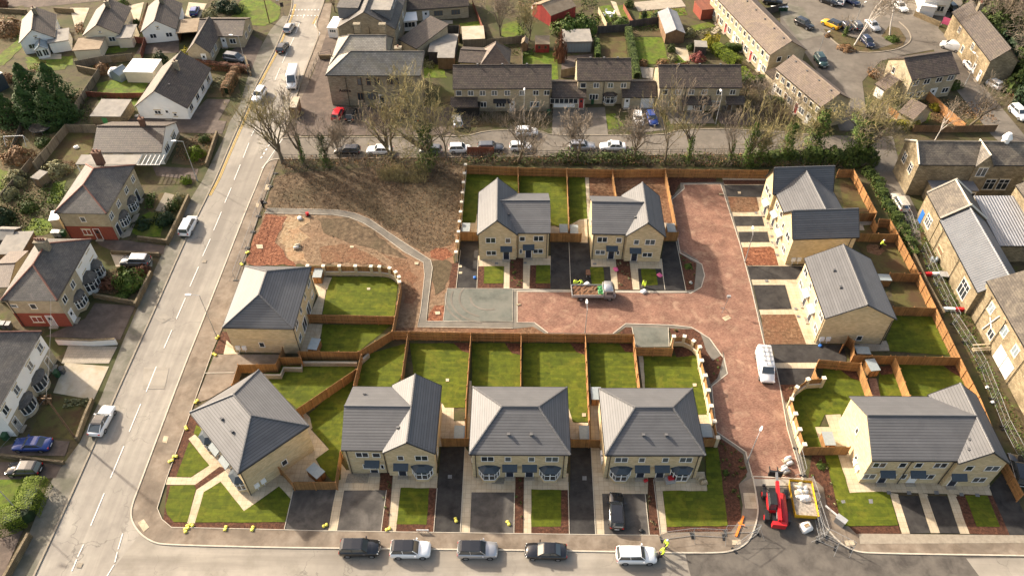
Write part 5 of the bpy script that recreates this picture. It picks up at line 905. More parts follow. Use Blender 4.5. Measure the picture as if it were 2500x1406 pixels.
def telehandler():
    r = thing('telehandler', 'red telescopic handler with its boom raised at the estate road entrance', 'telehandler')   # +x is the fork end
    def bx(name, mat, *b, par=None): return MB().box(*b).build(name, mat, par or r)
    m = MB(); m.prism([(-2.3, -.6), (2.2, -.6), (2.2, .6), (-2.3, .6)], .6, 1.0); m.build('chassis', 'plastic_black', r)
    m = MB(); m.loft([[(-2.4, -1.0, .9), (-2.4, -.35, .9), (-2.4, -.35, 1.3), (-2.4, -1.0, 1.25)], [(-1.2, -1.1, .85), (-1.2, -.25, .85), (-1.2, -.25, 1.5), (-1.2, -1.05, 1.45)], [(1.2, -1.1, .85), (1.2, -.25, .85), (1.2, -.25, 1.45), (1.2, -1.05, 1.35)], [(1.6, -1.0, .9), (1.6, -.3, .9), (1.6, -.3, 1.15), (1.6, -1.0, 1.1)]]); m.build('engine_cover', 'machine_red', r, True)
    bx('counterweight', 'machine_red', -2.75, -2.3, -.75, .75, .75, 1.55)
    m = MB(); m.loft([[(-1.0, .2, .8), (1.2, .2, .8), (1.2, 1.05, .8), (-1.0, 1.05, .8)], [(-1.0, .2, 1.5), (1.3, .2, 1.5), (1.3, 1.05, 1.5), (-1.0, 1.05, 1.5)]]); c = m.build('cab', 'machine_red', r)
    m = MB(); m.loft([[(-.95, .22, 1.503), (1.25, .22, 1.503), (1.25, 1.03, 1.503), (-.95, 1.03, 1.503)], [(-.7, .28, 2.3), (.8, .28, 2.3), (.8, .98, 2.3), (-.7, .98, 2.3)]]); m.build('cab_window', 'car_glass', c)
    bx('cab_roof', 'plastic_black', -.75, .85, .25, 1.0, 2.305, 2.4, par=c)
    for a_, b_ in (((-.95, .22), (-.7, .28)), ((1.25, .22), (.8, .28)), ((1.25, 1.03), (.8, .98)), ((-.95, 1.03), (-.7, .98))): m = MB(); m.tube((*a_, 1.5), (*b_, 2.3), .05); m.build('cab_post', 'plastic_black', c)
    m = MB(); A, B_ = Vector((-2.3, 0, 1.75)), Vector((2.3, 0, 2.3))
    d = (B_ - A).normalized(); q = d.to_track_quat('X', 'Z').to_matrix().to_4x4(); q.translation = A
    m.box(0, (B_ - A).length, -.17, .17, -.2, .2, q); bo = m.build('boom', 'machine_red', r)
    m = MB(); m.box((B_ - A).length - .3, (B_ - A).length + 1.1, -.12, .12, -.14, .14, q); m.build('inner_boom', 'plastic_grey', bo)
    bx('fork_carriage', 'plastic_black', 3.35, 3.6, -.75, .75, 1.5, 2.5); 
    m = MB(); m.tube((2.9, 0, 2.25), (3.4, 0, 1.9), .13); m.build('boom_head', 'plastic_black', r)
    for y in (-.45, .45): bx('fork', 'plastic_black', 3.6, 4.7, y - .07, y + .07, 1.5, 1.56)
    m = MB(); m.tube((-1.9, .18, 1.35), (-.2, .12, 1.8), .08); m.build('ram', 'steel', r)
    for x in (-1.45, 1.45):
        for y in (-1, 1):
            m = MB(); m.tube((x, y * 1.2 - .2, .58), (x, y * 1.2 + .2, .58), .58, n=16); t = m.build('wheel', 'tyre', r); m = MB(); m.tube((x, y * 1.2 - .21, .58), (x, y * 1.2 + .21, .58), .3, n=10); m.build('rim', 'machine_red', t)
            bx('mudguard', 'plastic_black', x - .6, x + .6, y * 1.2 - .22, y * 1.2 + .22, 1.2, 1.26)
    m = MB(); m.tube((1.6, .7, 1.2), (2.0, 1.3, 1.5), .04); m.box(1.9, 2.1, 1.2, 1.5, 1.45, 1.75); m.build('wing_mirror', 'plastic_black', r)
    a, b = at('T5 305 1065', .6), at('T5 295 880', .6); place(r, (a + b) / 2 + Vector((-.15, 0, 0)), math.atan2((b - a).y, (b - a).x) + .05)
telehandler()
# ---------------------------------------------------------------- older buildings around the site
def bld(label, fl, fr, side, ze, kind, ridge, wall, roof, cat='house', name='house', group=None, a=None, b=None, rid=None, over=.22, **k):
    h = House(name, label, cat, fl, fr, side, ze, group, over=over); D, w = h.dep, h.w
    zr = ridge if isinstance(ridge, (int, float)) else h.iny(ridge, D / 2)[1] if kind in ('gx', 'hx', 'hl') else h.iny(ridge, 0)[1] if kind == 'gy' else h.inx(ridge, w / 2)[1]
    B = h.block(0, w, 0, D, ze, kind, zr, wall, roof, a, b, ridge=rid or roof, **k); h.zr = zr; return h, B
def rows(h, B, face, fr, z, w=1.2, hh=1.1, n=2, **k):
    L = h.w if face in 'fb' else h.dep
    for f in fr: h.win(B, face, f * L, z, w, hh, n, **k)
SEM = 'older semi-detached houses west of the main road'
h, B = bld('semi with yellow-brown upper walls and brick-red side, upper of the hipped semis', (132, 519), (259, 521), (128, 400), 5.6, 'hy', 8.1, 'stone_buff', 'roof_slate', name='semi_detached_house', group=SEM, a=3.6, b=7.6, rid='red_tile'); D = h.dep
h.band(B, 'f', 0, 2.7, 'brick_red'); rows(h, B, 'r', (.10, .34, .62, .86), 3.5, 1.1, 1.15, cross=True)
for f in (.30, .60): h.bay(B, 'r', D * f, 2.3, .7, .6, 1.6, 'roof_slate', 'stone_buff')
h.door(B, 'r', D * .11); h.door(B, 'r', D * .80); h.win(B, 'f', h.w * .47, 3.6, .8, 1, 1); h.win(B, 'f', h.w * .42, 1.0, 1.3, 1.1, 2); h.door(B, 'f', h.w * .62, col='wood_brown'); h.chimney(B, h.w / 2 - .3, D * .86, 6.9, 9.2, 1.2, .8, 'brick_brown'); h.pipe(B, 'f', .4)
h, B = bld('semi with a white porch half and brick-red side, middle of the hipped semis', (1.7, 732), (139, 732.5), (2, 583), 5.6, 'hy', 8.3, 'stone_buff', 'roof_slate', name='semi_detached_house', group=SEM, a=4.0, b=8.2, rid='red_tile'); D = h.dep
h.band(B, 'f', 0, 2.7, 'brick_red'); h.band(B, 'r', 2.4, 2.9, 'render_white', D * .52, D - .3); rows(h, B, 'r', (.13, .36, .63, .86), 3.5, 1.1, 1.15)
h.bay(B, 'r', D * .33, 2.4, .7, .6, 1.6, 'roof_slate', 'stone_buff'); h.bay(B, 'r', D * .62, 2.6, 1.1, .55, 1.7, 'roof_slate', 'render_white', rise=.9); h.bay(B, 'r', D * .84, 2.2, .9, .5, 1.7, 'roof_slate', 'render_white', rise=.8); h.door(B, 'r', D * .1, col='door_white')
h.win(B, 'f', h.w * .48, 3.6, .9, 1, 1); h.win(B, 'f', h.w * .14, 3.9, .9, .6, 1); h.win(B, 'f', h.w * .40, .9, 1.5, 1.1, 2); h.door(B, 'f', h.w * .64, col='door_white'); h.pipe(B, 'f', .6); h.chimney(B, h.w / 2, D * .62, 7.6, 9.4, 1.5, .9, 'stone_old', 4)
h, B = bld('white rendered semi with two curved bays, lowest of the hipped semis', (-8, 1004), (101, 808.6), 9.0, 5.6, 'hx', 8.3, 'render_white', 'roof_slate', name='semi_detached_house', group=SEM, a=4.2, b=10, rid='red_tile'); w = h.w
h.band(B, 'f', 0, 2.5, 'stone_buff'); rows(h, B, 'f', (.1, .34, .64, .88), 3.5, 1.1, 1.2)
for f in (.33, .62): h.bay(B, 'f', w * f, 2.6, .9, .6, 1.5, 'roof_slate', 'stone_buff', curved=True)
h.door(B, 'f', w * .1, col='door_white'); h.door(B, 'f', w * .86); h.band(B, 'r', 0, 2.6, 'brick_red')
h, B = bld('low bungalow with a flat carport roof and one brown chimney', (225, 372), (394, 372), (230, 260), 2.7, 'gx', (310, 306), 'render_white', 'roof_brown', name='bungalow', rid='roof_brown', a=0) if 0 else bld('low bungalow with a flat carport and one brown chimney', (225, 372), (394, 372), 9.0, 2.7, 'gx', (310, 308), 'render_white', 'roof_brown', name='bungalow'); D = h.dep
h.chimney(B, h.w * .67, D / 2 + .2, h.zr - .6, h.zr + 1.3, .8, .7, 'brick_brown', 1); rows(h, B, 'r', (.3, .7), .9, 1.9, 1.2, 3); h.band(B, 'r', 0, .8, 'stone_old'); rows(h, B, 'f', (.2, .5), .9, 1.4, 1.1, 2)
m = MB(); m.box(-1.8, h.w * .72, -3.0, -.35, 2.3, 2.45); h.part('carport_roof', m, 'roof_felt'); m = MB()
for i in range(6): m.box(h.w * .72 + i * .75, h.w * .72 + i * .75 + .08, -3.0, -.3, 2.3, 2.4)
m.box(h.w * .72, h.w * .72 + 3.85, -3.08, -3.003, 2.28, 2.42); h.part('pergola', m, 'upvc'); m = MB(); m.box(-1.7, -1.55, -2.9, -2.75, 0, 2.299); h.part('post', m, 'upvc')
h, B = bld('white bungalow with a dark roof standing aslant beside the main road', (328, 261), (456, 264.5), (512, 167), 2.6, 'gy', (379, 222), 'render_white', 'roof_brown', name='bungalow'); D = h.dep
rows(h, B, 'r', (.15, .4, .62, .85), .9, 1.5, 1.1, 2); h.door(B, 'f', h.w * .58, col='door_white'); h.win(B, 'f', h.w * .40, 1.0, 1.2, .8, 2); h.win(B, 'f', h.w * .72, .7, .6, .6, 1); h.chimney(B, h.w * .6, D * .62, h.zr - 1.2, h.zr + .8, .8, .6, 'stone_old', 1); h.vent(B, h.w * .62, D * .25, h.zr - 1.0)
for l, fl, fr, br, ap, gl in (('white bungalow with a white conservatory, top left', (46, 106), (133, 92), (160, 32), (80, 72), 1), ('cream bungalow with a pinkish flat-roofed annexe', (201, 88), (290, 83), (302, 20), (232, 61), 0), ('white bungalow with two dark windows and a brown carport', (343, 79), (429.5, 71.7), (447, 8.5), (377, 50), 2)):
    h, B = bld(l, fl, fr, br, 2.7, 'gy', ap, 'render_white' if gl else 'render_cream', 'roof_brown', name='bungalow', group='white bungalows at the top left'); D, w = h.dep, h.w
    rows(h, B, 'f', (.3, .75), 1.0, 1.3, 1.0, 2, sill=None); h.chimney(B, w * .55, D * .7, h.zr - .9, h.zr + .9, .8, .6, 'stone_old', 1); h.win(B, 'f', w * .5, 3.0, .5, .4, 1)
    if gl == 1:
        C_ = h.block(w * .40, w * .78, -3, .1, 2.0, 'gy', 2.9, 'upvc', 'glass_pale', hide='b', wname='conservatory', gut=0); rows(h, dict(C_), 'f', (.5, .68), .5, 1.0, 1.4, 2, sill=None); h.block(w * .78, w + 2.6, -1.5, 4, 2.4, 'flat', 0, 'render_white', 'roof_felt', wname='annexe')
    if gl == 0: h.block(-.9, w * .62, -5.2, -.1, 2.3, 'flat', 0, 'render_cream', 'roof_felt_brown', wname='annexe'); h.block(w - .6, w + 2.6, -1.2, 4.5, 2.3, 'flat', 0, 'render_cream', 'roof_felt', wname='garage')
    if gl == 2: h.block(w - .1, w + 4.2, -1.0, 5, 2.3, 'flat', 0, 'wood_brown', 'roof_felt_brown', wname='carport', hide='f')
h, B = bld('buff bungalow with a small front gable beside the copper hedge', (480, 89), (592, 89), 8.0, 2.7, 'gx', (536, 47.5), 'stone_buff', 'roof_brown', name='bungalow'); w = h.w; zg = 4.9
G_ = h.block(-.3, 4.4, -6.5, 4.0, 2.6, 'gy', zg, 'stone_buff', 'roof_brown', ridge='roof_brown'); rows(h, G_, 'r', (-.6, -.3), .9, 1.3, 1.2, 3); h.door(G_, 'f', 2.9, col='door_white'); h.door(B, 'f', w * .55, col='door_white'); rows(h, B, 'r', (.35, .7), .9, 1.3, 1.2, 2); h.win(B, 'f', w * .75, .9, 1.3, 1.1, 2)
# stone hall with the dark lettering
h, B = bld('large stone hall with a hipped flag roof and dark lettering on the wall', (794.6, 184), (1027, 185), (1035, 141), 6.6, 'hx', 9.6, 'stone_old', 'roof_flag', cat='hall', name='stone_hall', a=4.6, b=18, rid='roof_slate'); w = h.w; D = h.dep
C_ = h.block(.1, w * .62, D * .5, D + 7.5, 6.602, 'hx', 9.9, 'stone_old', 'roof_flag', 3.6, w * .6, ridge='roof_slate'); h.block(-.3, 0.1, 0, .1, 1, 'flat', 0, 'stone_old', 'stone_old') if 0 else None
rows(h, B, 'f', (.345, .44, .53), 4.4, .9, 1.5, 1, frame='wood_brown', sill='stone_old', lintel=False); h.win(B, 'f', w * .70, 4.6, 2.2, 1.4, 4, frame='wood_brown', sill='stone_old', lintel=False); h.win(B, 'f', w * .33, 1.2, 1.1, 1.6, 2, frame='wood_brown', sill='stone_old', lintel=False); h.win(B, 'f', w * .46, 1.2, 2.0, 1.8, 3, frame='wood_brown', sill='stone_old', lintel=False); h.door(B, 'f', w * .56, 1.1, 2.2); h.win(B, 'f', w * .8, 1.2, 2.0, 1.6, 3, frame='wood_brown', lintel=False)
h.pipe(B, 'f', w * .2, 6.2); h.pipe(B, 'f', w * .365, 6.2); h.chimney(B, w * .74, D - .8, 7.2, 9.0, 1.2, .9, 'stone_old', 1); h.chimney(B, w * .24, D + 7, 8.0, 9.6, 1.2, .8, 'stone_old', 0); h.chimney(B, w * .52, D + 7, 8.0, 9.6, 1.2, .8, 'stone_old', 0)
c = bpy.data.curves.new('sign_lettering', 'FONT'); c.body = 'Active'; c.size = .82; c.extrude = .02; c.space_character = 1.05; c.offset = .02
to = link('sign_lettering', c, h.root, (1.9, B['f'] - .05, 3.0), 0); to.rotation_euler = (R(90), 0, 0); c.materials.append(MATS['plastic_black'])
dg = bpy.context.evaluated_depsgraph_get(); me = bpy.data.meshes.new_from_object(to.evaluated_get(dg)); bpy.data.objects.remove(to); to = link('sign_lettering', me, h.root, (1.9, B['f'] - .05, 3.0)); to.rotation_euler = (R(90), 0, 0)
# houses behind the hall
h, B = bld('tall grey gabled house with roof dormers behind the stone hall', (823, 68), (965, 72), 16, 5.6, 'gy', (890, 30), 'stone_old', 'roof_slate', over=.15); w = h.w
for x0, x1, y0, mt in ((-.2, 4.2, 2.5, 'roof_slate'), (w - 5.2, w - 1.0, 2.0, 'roof_felt')): D_ = h.block(x0, x1, y0, 11, 8.6, 'flat', 0, 'plastic_grey', mt, wname='dormer', low=6.2); h.win(D_, 'r' if x0 > 0 else 'l', 6, 7.2, 1.6, 1.0, 3, sill=None); h.win(D_, 'r' if x0 > 0 else 'l', 9, 7.2, 1.6, 1.0, 3, sill=None)
h.pipe(B, 'f', w * .28, 6.0); h.pipe(B, 'f', w * .55, 6.0); h.win(B, 'f', w * .2, 3.2, .8, .9, 1); rows(h, B, 'r', (.3, .6), 3.2, 1.2, 1.3)
h, B = bld('low brown-roofed cottage row at the top behind the fenced yard', (975, 27), (1146, 15), 8, 2.8, 'gx', 5.6, 'stone_buff', 'roof_brown'); rows(h, B, 'f', (.55, .8), .9, 1.9, 1.2, 3, frame='wood_brown'); h.door(B, 'f', h.w * .37, 1.5, col='door_white')
C_ = h.block(-1.0, 3.6, -4, -.1, 2.4, 'flat', 0, 'upvc', 'upvc', wname='lean_to'); rows(h, C_, 'f', (.1,), .8, 3, 1.2, 4, sill=None)
h, B = bld('dark tile-roofed outbuilding beside the grey gabled house', 'R2 1092 282', 'R2 1222 350', 9, 2.8, 'leany', 4.6, 'stone_buff', 'roof_brown', name='outbuilding', cat='outbuilding')
TER = 'brown-roofed stone terraces along the back street'
def terrace(l, fl, fr, rg, ups, downs, **k):
    h, B = bld(l, fl, fr, 7.6, 5.05, 'gx', rg, 'stone_buff', 'roof_brown', name='terraced_house', group=TER); w = h.w
    for f in ups: h.win(B, 'f', f * w, 3.45, 1.05, 1.05, 2 if f != ups[0] else 1, lintel=False)
    for f in downs: h.win(B, 'f', f * w, .95, 1.7, 1.15, 3, lintel=False)
    for f in (.25, .5, .75): h.vent(B, w * f, h.dep * .5, h.zr)
    return h, B, w
h, B, w = terrace('terraced row with a dark porch at its left end, beside the stone hall', (1105, 217), (1347.5, 216), (1225, 159.5), (.06, .18, .30, .42, .55, .70, .84, .95), (.29, .48, .83))
h.canopy(B, 'f', w * .11, 2.2, 5.0, 'roof_brown', 1.9, 1.0); h.block(.2, 5.0, -1.6, .2, 2.15, 'flat', 0, 'plastic_black', 'plastic_black', wname='porch'); h.door(B, 'f', w * .60, col='door_white'); h.canopy(B, 'f', w * .5, 2.35, 3.4, 'plastic_black', .8, .4); h.pipe(B, 'f', w * .98, 4.8)
h2, B2 = bld('small rear extension with a brown hipped roof behind the left terrace', 'R2 1680 465', 'R2 1885 470', 6, 2.6, 'hy', 5.6, 'stone_buff', 'roof_brown_pale', name='extension', cat='extension', a=2.6, b=3.6); h2, B2 = bld('flat brown-tiled shed roof behind the left terrace', 'R2 1520 445', 'R2 1722 455', 6, 2.6, 'gx', 3.6, 'stone_buff', 'roof_brown', name='outbuilding', cat='outbuilding')
h, B, w = terrace('short middle terrace between two low garage links', (1409, 198), (1543, 198), (1475, 143.5), (.12, .36, .62, .86), (.33,)); h.bay(B, 'f', w * .63, 2.6, .7, .5, 1.5, 'roof_brown', 'stone_buff'); h.door(B, 'f', w * .1, col='door_white'); h.pipe(B, 'f', w * .5, 4.8)
for l, fl, fr, dr in (('low garage link with white boarding left of the middle terrace', (1347, 239), (1432, 239), 1), ('low garage link with a white garage door right of the middle terrace', (1519, 238), (1604, 238), 0)):
    h, B = bld(l, fl, fr, 6.2, 2.5, 'gx', 3.9, 'stone_buff', 'roof_brown', name='garage_link', cat='garage', group='garage links', gut=1); w = h.w
    if dr: h.win(B, 'f', w * .36, 1.1, 5.2, 1.1, 6, sill=None); h.band(B, 'f', .3, .7, 'upvc', .4, w * .68); h.door(B, 'f', w * .86, col='wood_red')
    else: h.door(B, 'f', w * .16, col='door_white'); m = MB(); m.box(w * .56, w * .92, B['f'] - .04, B['f'] + .02, .05, 2.1); h.part('garage_door', m, 'door_white')
h, B, w = terrace('right-hand terrace with a lamp post before it', (1609.6, 214.5), (1812.7, 214.4), (1705, 159.5), (.08, .24, .40, .56, .74, .90), (.2, .72)); h.canopy(B, 'f', w * .47, 2.3, 5.4, 'roof_brown', 1.6, .9); h.bay(B, 'f', w * .52, 2.2, .8, .5, 1.5, 'roof_brown', 'stone_buff'); h.canopy(B, 'f', w * .94, 2.3, 3.4, 'roof_brown', 1.6, .9); h.door(B, 'f', w * .42, col='door_white'); h.door(B, 'f', w * .9, col='wood_brown'); h.pipe(B, 'f', w * .33, 4.8)
# terraces round the court: front = the face towards the gardens
for l, fl, fr, br, ap, n in (('long terrace with a pale brown roof running up to the top edge', (1735, -20), (1880, 135), (1969, 121), (1933, 101), 7), ('shorter end terrace with a pale brown roof below the long one', (1893, 167), (2005, 262), (2083, 246), (2049, 229), 4)):
    h = House('terraced_house', l, 'house', fl, fr, br, 5.1, 'pale brown-roofed court terraces'); w, D = h.w, h.dep; zr = max(6.6, min(8, h.inx(ap, w)[1])); B = h.block(0, w, 0, D, 5.1, 'gx', zr, 'stone_buff', 'roof_brown_pale', ridge='roof_brown_pale')
    for i in range(n * 2): h.win(B, 'f', w * (i + .5) / (2 * n), 3.4, 1.0, 1.1, 1 + i % 2, lintel=False)
    for i in range(n): h.door(B, 'f', w * (i + .28) / n, col=('door_white', 'wood_brown', 'wood_red')[i % 3]); h.win(B, 'f', w * (i + .7) / n, .9, 1.5, 1.2, 2, lintel=False); h.vent(B, w * (i + .5) / n, D * .42, zr - .5)
    h.win(B, 'r', D * .3, 3.2, 1.0, 1.1, 1, lintel=False); h.win(B, 'r', D * .55, 3.2, .5, 1.1, 1, lintel=False)
m = MB(); h.block(-3.2, .1, .5, 6, 2.5, 'leany', 3.6, 'stone_buff', 'roof_brown', wname='link')
h, B = bld('detached stone house with a dark roof and sunlit gable inside the court', (2227, 196), (2343.6, 179), (2167, 143), 5.0, 'gx', (2268, 134), 'stone_buff', 'roof_brown'); w = h.w
for f in (.12, .36, .62, .86): h.win(B, 'f', w * f, 3.5, 1.3, 1.1, 2, lintel=False)
for f in (.1, .33, .86): h.win(B, 'f', w * f, .9, 1.4, 1.1, 2, lintel=False)
h.door(B, 'f', w * .6, 1.5, col='door_white'); h.win(B, 'l', h.dep * .7, 3.2, .9, 1.2, 1); h.win(B, 'l', h.dep * .4, .9, 1, 1.2, 1)
h, B = bld('small stone garage with a white door left of the detached court house', 'R4 985 600', 'R4 1060 650', 5.5, 2.4, 'gx', 3.9, 'stone_buff', 'roof_brown_pale', name='garage', cat='garage'); m = MB(); m.box(h.w * .15, h.w * .85, B['f'] - .04, B['f'] + .02, .05, 2.0); h.part('garage_door', m, 'door_white')
h, B = bld('brown-roofed double garage below the detached court house', 'R4 1150 800', 'R4 1260 860', 5.6, 2.4, 'gx', 4.2, 'stone_buff', 'roof_brown_pale', name='garage', cat='garage', hide='')
h, B = bld('sunlit stone house with white doors at the upper right', (2325, 30), (2418, 150), 5.5, 5.2, 'gx', 7.8, 'stone_mill', 'roof_brown'); w = h.w; rows(h, B, 'f', (.25, .6), 3.2, 1.0, 1.3, 2); rows(h, B, 'f', (.45,), 1.0, 1.0, 1.3, 1); h.door(B, 'f', w * .78, col='door_white'); h.door(B, 'f', w * .92, col='door_white'); h.chimney(B, w * .2, h.dep / 2, 7.2, 9, .9, .7, 'stone_old', 2)
h, B = bld('pale house at the top edge beside the white shed', (2262, -12), (2330, -6), 8, 4.5, 'gx', 6.5, 'render_white', 'roof_brown'); rows(h, B, 'f', (.3, .7), 1, 1.4, 1.2, 2)
# mill and school buildings on the east side
h, B = bld('old stone school building with a small roof gable and white roof cowl', (2243.6, 402.4), (2520, 404), (2199, 343), 6.3, 'gx', (2370, 347), 'stone_mill', 'roof_stone', cat='school', name='stone_school', over=.1); w, D = h.w, h.dep
rows(h, B, 'l', (.3, .72), 3.3, 1.2, 1.7, 2, cross=True); rows(h, B, 'f', (.72, .84), 1.3, 1.7, 2.1, 2, cross=True); h.win(B, 'f', w * .57, 1.6, 1.1, 1.5, 2); G_ = h.block(w * .50, w * .66, -.3, 4, 6.2, 'gy', 8.4, 'stone_mill', 'roof_stone', ridge='coping'); h.win(G_, 'f', w * .58, 4.2, 1.5, 1.7, 2)
vm = MB(); vm.tube((0, 0, h.zr - .6), (0, 0, h.zr + .6), .6, .6, 12); vm.tube((0, 0, h.zr + .6), (0, 0, h.zr + 1.5), .8, .35, 12); vo = vm.build('roof_cowl', 'upvc', B['roof']); vo.location = (w * .80, D * .55, 0)
for e in (0,): m = MB(); m.tube((.02, 0, 6.4), (.02, D / 2, h.zr + .15), .16, n=4); m.tube((.02, D, 6.4), (.02, D / 2, h.zr + .15), .16, n=4); h.part('verge_coping', m, 'coping')
C_ = h.block(2.6, w * .55, -2.6, -.05, 3.2, 'flat', 0, 'stone_mill', 'lead', wname='annexe'); h.win(C_, 'f', w * .5, 1.3, 1.2, 1.4, 2)
h = House('stone_mill', 'long stone mill wing with part stone roof and part grey corrugated roof', 'mill', (2261.4, 474), (2387.6, 714.3), (2473, 655.6), 4.6); w, D = h.w, h.dep; xs = h.loc((2288, 537), 4.6)[0]; zr = 7.2
A = h.block(0, xs, 0, D, 4.9, 'gx', zr + .35, 'stone_mill', 'roof_stone', ridge='coping', over=.1); M2 = h.block(xs + .02, w, 0, D, 4.6, 'gx', zr, 'stone_mill', 'metal_roof', ridge='metal_pale', over=.1)
rows(h, A, 'f', (.17,), 1.2, 1.9, 1.8, 3, cross=True); m = MB(); m.box(w * .04, w * .09, A['f'] - .05, A['f'] + .02, .1, 2.2); h.part('door', m, 'blue_plastic'); h.win(M2, 'f', w * .86, .9, 2.3, 2.6, 3, cross=True); h.win(M2, 'f', w * .45, 1.2, 1.6, .6, 1, glass='wood_brown', frame='wood_brown')
for f in (.38, .68): h.pipe(M2, 'f', w * f, 4.4)
for x in (.05, xs - .05): m = MB(); m.tube((x, -.05, 5.0), (x, D / 2, zr + .5), .17, n=4); m.tube((x, D + .05, 5.0), (x, D / 2, zr + .5), .17, n=4); h.part('verge_coping', m, 'coping')
h, B = bld('flat-pitched annexe with a pale corrugated roof behind the mill wing', (2441, 600), (2570, 600), (2380, 490), 3.4, 'leany', 4.4, 'stone_mill', 'metal_pale', name='mill_annexe', cat='annexe', over=.1); h.win(B, 'f', h.w * .75, 1.3, 2.2, 1.2, 4)
h, B = bld('stone wing with a row of square panes at the right edge', (2480, 452), (2560, 560), 9, 6, 'gx', 8.5, 'stone_mill', 'roof_stone', name='stone_school', cat='school', over=.1); h.win(B, 'f', h.w * .35, 2.2, 4.6, 1.6, 6, cross=True); rows(h, B, 'f', (.7,), 2.2, 1.6, 1.6, 2)
h, B = bld('sunlit stone mill block with boarded white doors at the lower right edge', (2409, 686), (2585, 990), 13, 6.2, 'gx', 9.5, 'stone_mill', 'roof_stone', name='stone_mill', cat='mill', over=.1); w = h.w
rows(h, B, 'f', (.16, .36, .52, .72), 3.6, 1.2, 1.4, 2, glass='glass_pale'); rows(h, B, 'f', (.28,), 1.2, 1.3, 1.3, 2)
for f in (.40, .50): m = MB(); m.box(w * f, w * f + 1.9, B['f'] - .06, B['f'] + .02, .15, 2.6); h.part('boarded_door', m, 'upvc')
for f in (.12, .33, .62): h.pipe(B, 'f', w * f, 5.8)
m = MB(); m.box(w * .36, w * .62, B['f'] - .03, B['f'] + .02, .0, 3.1); h.part('rendered_panel', m, 'render_cream') if 0 else None
m = MB(); m.tube((w * .2, B['f'] - .1, 1.0), (w * .26, B['f'] - .1, 5.0), .09); m.tube((w * .2, B['f'] - .1, 3.4), (w * .26, B['f'] - .1, 2.6), .09); h.part('timber_brace', m, 'upvc')
# sheds, garages and other small buildings
def shed(l, fl, fr, dep, ze, kind, zr, wall, roof, door=None, name='garden_shed', win=False, cat='shed'):
    h, B = bld(l, fl, fr, dep, ze, kind, zr, wall, roof, name=name, cat=cat, over=.1, t=.1, gut=0)
    if door: m = MB(); m.box(h.w * .35, h.w * .35 + .9, B['f'] - .04, B['f'] + .01, .05, min(1.9, ze - .2)); h.part('door', m, door)
    if win: h.win(B, 'f', h.w * .5, ze - 1.1, min(2.2, h.w * .6), .7, 3, sill=None, frame='wood_brown' if wall == 'wood_red' else 'upvc')
    return h, B
shed('flat-roofed pale garage above the small back lawn', 'R1 880 515', 'R1 1090 520', 5.0, 2.4, 'flat', 0, 'render_cream', 'upvc', name='garage', cat='garage'); shed('garage with grey felt roof and green end doors', 'R1 640 832', 'R1 860 835', 5.6, 2.3, 'flat', 0, 'stone_wall', 'roof_felt', 'green_plastic', name='garage', cat='garage')
shed('little glass greenhouse by the pale garage', 'R1 775 520', 'R1 850 545', 2.6, 1.6, 'gy', 2.3, 'glass_pale', 'glass_pale', name='greenhouse', cat='greenhouse'); shed('small grey shed by the far left garden path', 'R1 215 1270', 'R1 275 1285', 2.2, 1.9, 'flat', 0, 'fence_grey', 'roof_felt', 'wood_brown')
shed('navy boarded house at the left edge', 'R1 -60 560', 'R1 20 520', 9, 3.2, 'flat', 0, 'grp_blue', 'glass_pale', name='garden_house', cat='house'); shed('grey pitched shed at the left edge beside the middle semi', 'S1 -60 425', 'S1 85 430', 3, 2.1, 'gx', 2.9, 'fence_dark', 'roof_felt'); shed('flat-roofed garage with mossy felt at the left edge', 'S1 -40 530', 'S1 150 525', 5, 2.5, 'flat', 0, 'wood_brown', 'roof_felt', name='garage', cat='garage')
shed('low tiled extension behind the middle semi', 'S1 -80 770', 'S1 60 765', 7.5, 3.1, 'gx', 4.2, 'stone_buff', 'roof_brown_pale', name='extension', cat='extension'); shed('white bay extension at the corner of the upper semi', 'S1 345 290', 'S1 420 280', 2.4, 2.3, 'flat', 0, 'stone_buff', 'upvc', name='extension', cat='extension')
shed('red timber shed on the lawn behind the terrace', 'R3 312 318', 'R3 418 318', 2.6, 2.0, 'leany', 2.5, 'wood_red', 'roof_felt_brown', 'wood_red', win=True); shed('narrow brown shed with a pitched roof near the picket fence', 'R3 210 315', 'R3 258 318', 2.2, 1.9, 'gy', 2.5, 'wood_brown', 'roof_felt_brown')
h, B = shed('grey garden room with full glass doors behind the middle terrace', 'R3 520 302', 'R3 722 298', 5.2, 2.5, 'flat', 0, 'plastic_grey', 'roof_felt', name='garden_room', cat='garden room'); h.win(B, 'f', h.w * .5, .1, h.w * .9, 2.0, 8, frame='plastic_grey', sill=None, glass='glass_pale')
h, B = shed('open garden shelter with a long grey pitched roof', 'R3 1245 243', 'R3 1388 240', 9.5, 2.3, 'gy', 3.2, 'wood_brown', 'metal_pale', name='garden_shelter', cat='shelter'); h, B = shed('large red painted shed at the top', 'R3 425 115', 'R3 608 45', 6.5, 2.6, 'gx', 4.0, 'wood_red', 'roof_felt_brown')
shed('small dark shed with a flat roof below the shelter', 'R3 1455 335', 'R3 1545 340', 2.6, 1.9, 'flat', 0, 'fence_dark', 'roof_felt'); shed('orange-roofed garage at the top behind the terrace', 'R3 1490 40', 'R3 1635 25', 5, 2.3, 'flat', 0, 'fence_red', 'orange_plastic', name='garage', cat='garage') if 0 else shed('red garage block at the top beside the long terrace', 'R3 1505 75', 'R3 1640 60', 4.5, 2.4, 'flat', 0, 'brick_red', 'fence_red', name='garage', cat='garage')
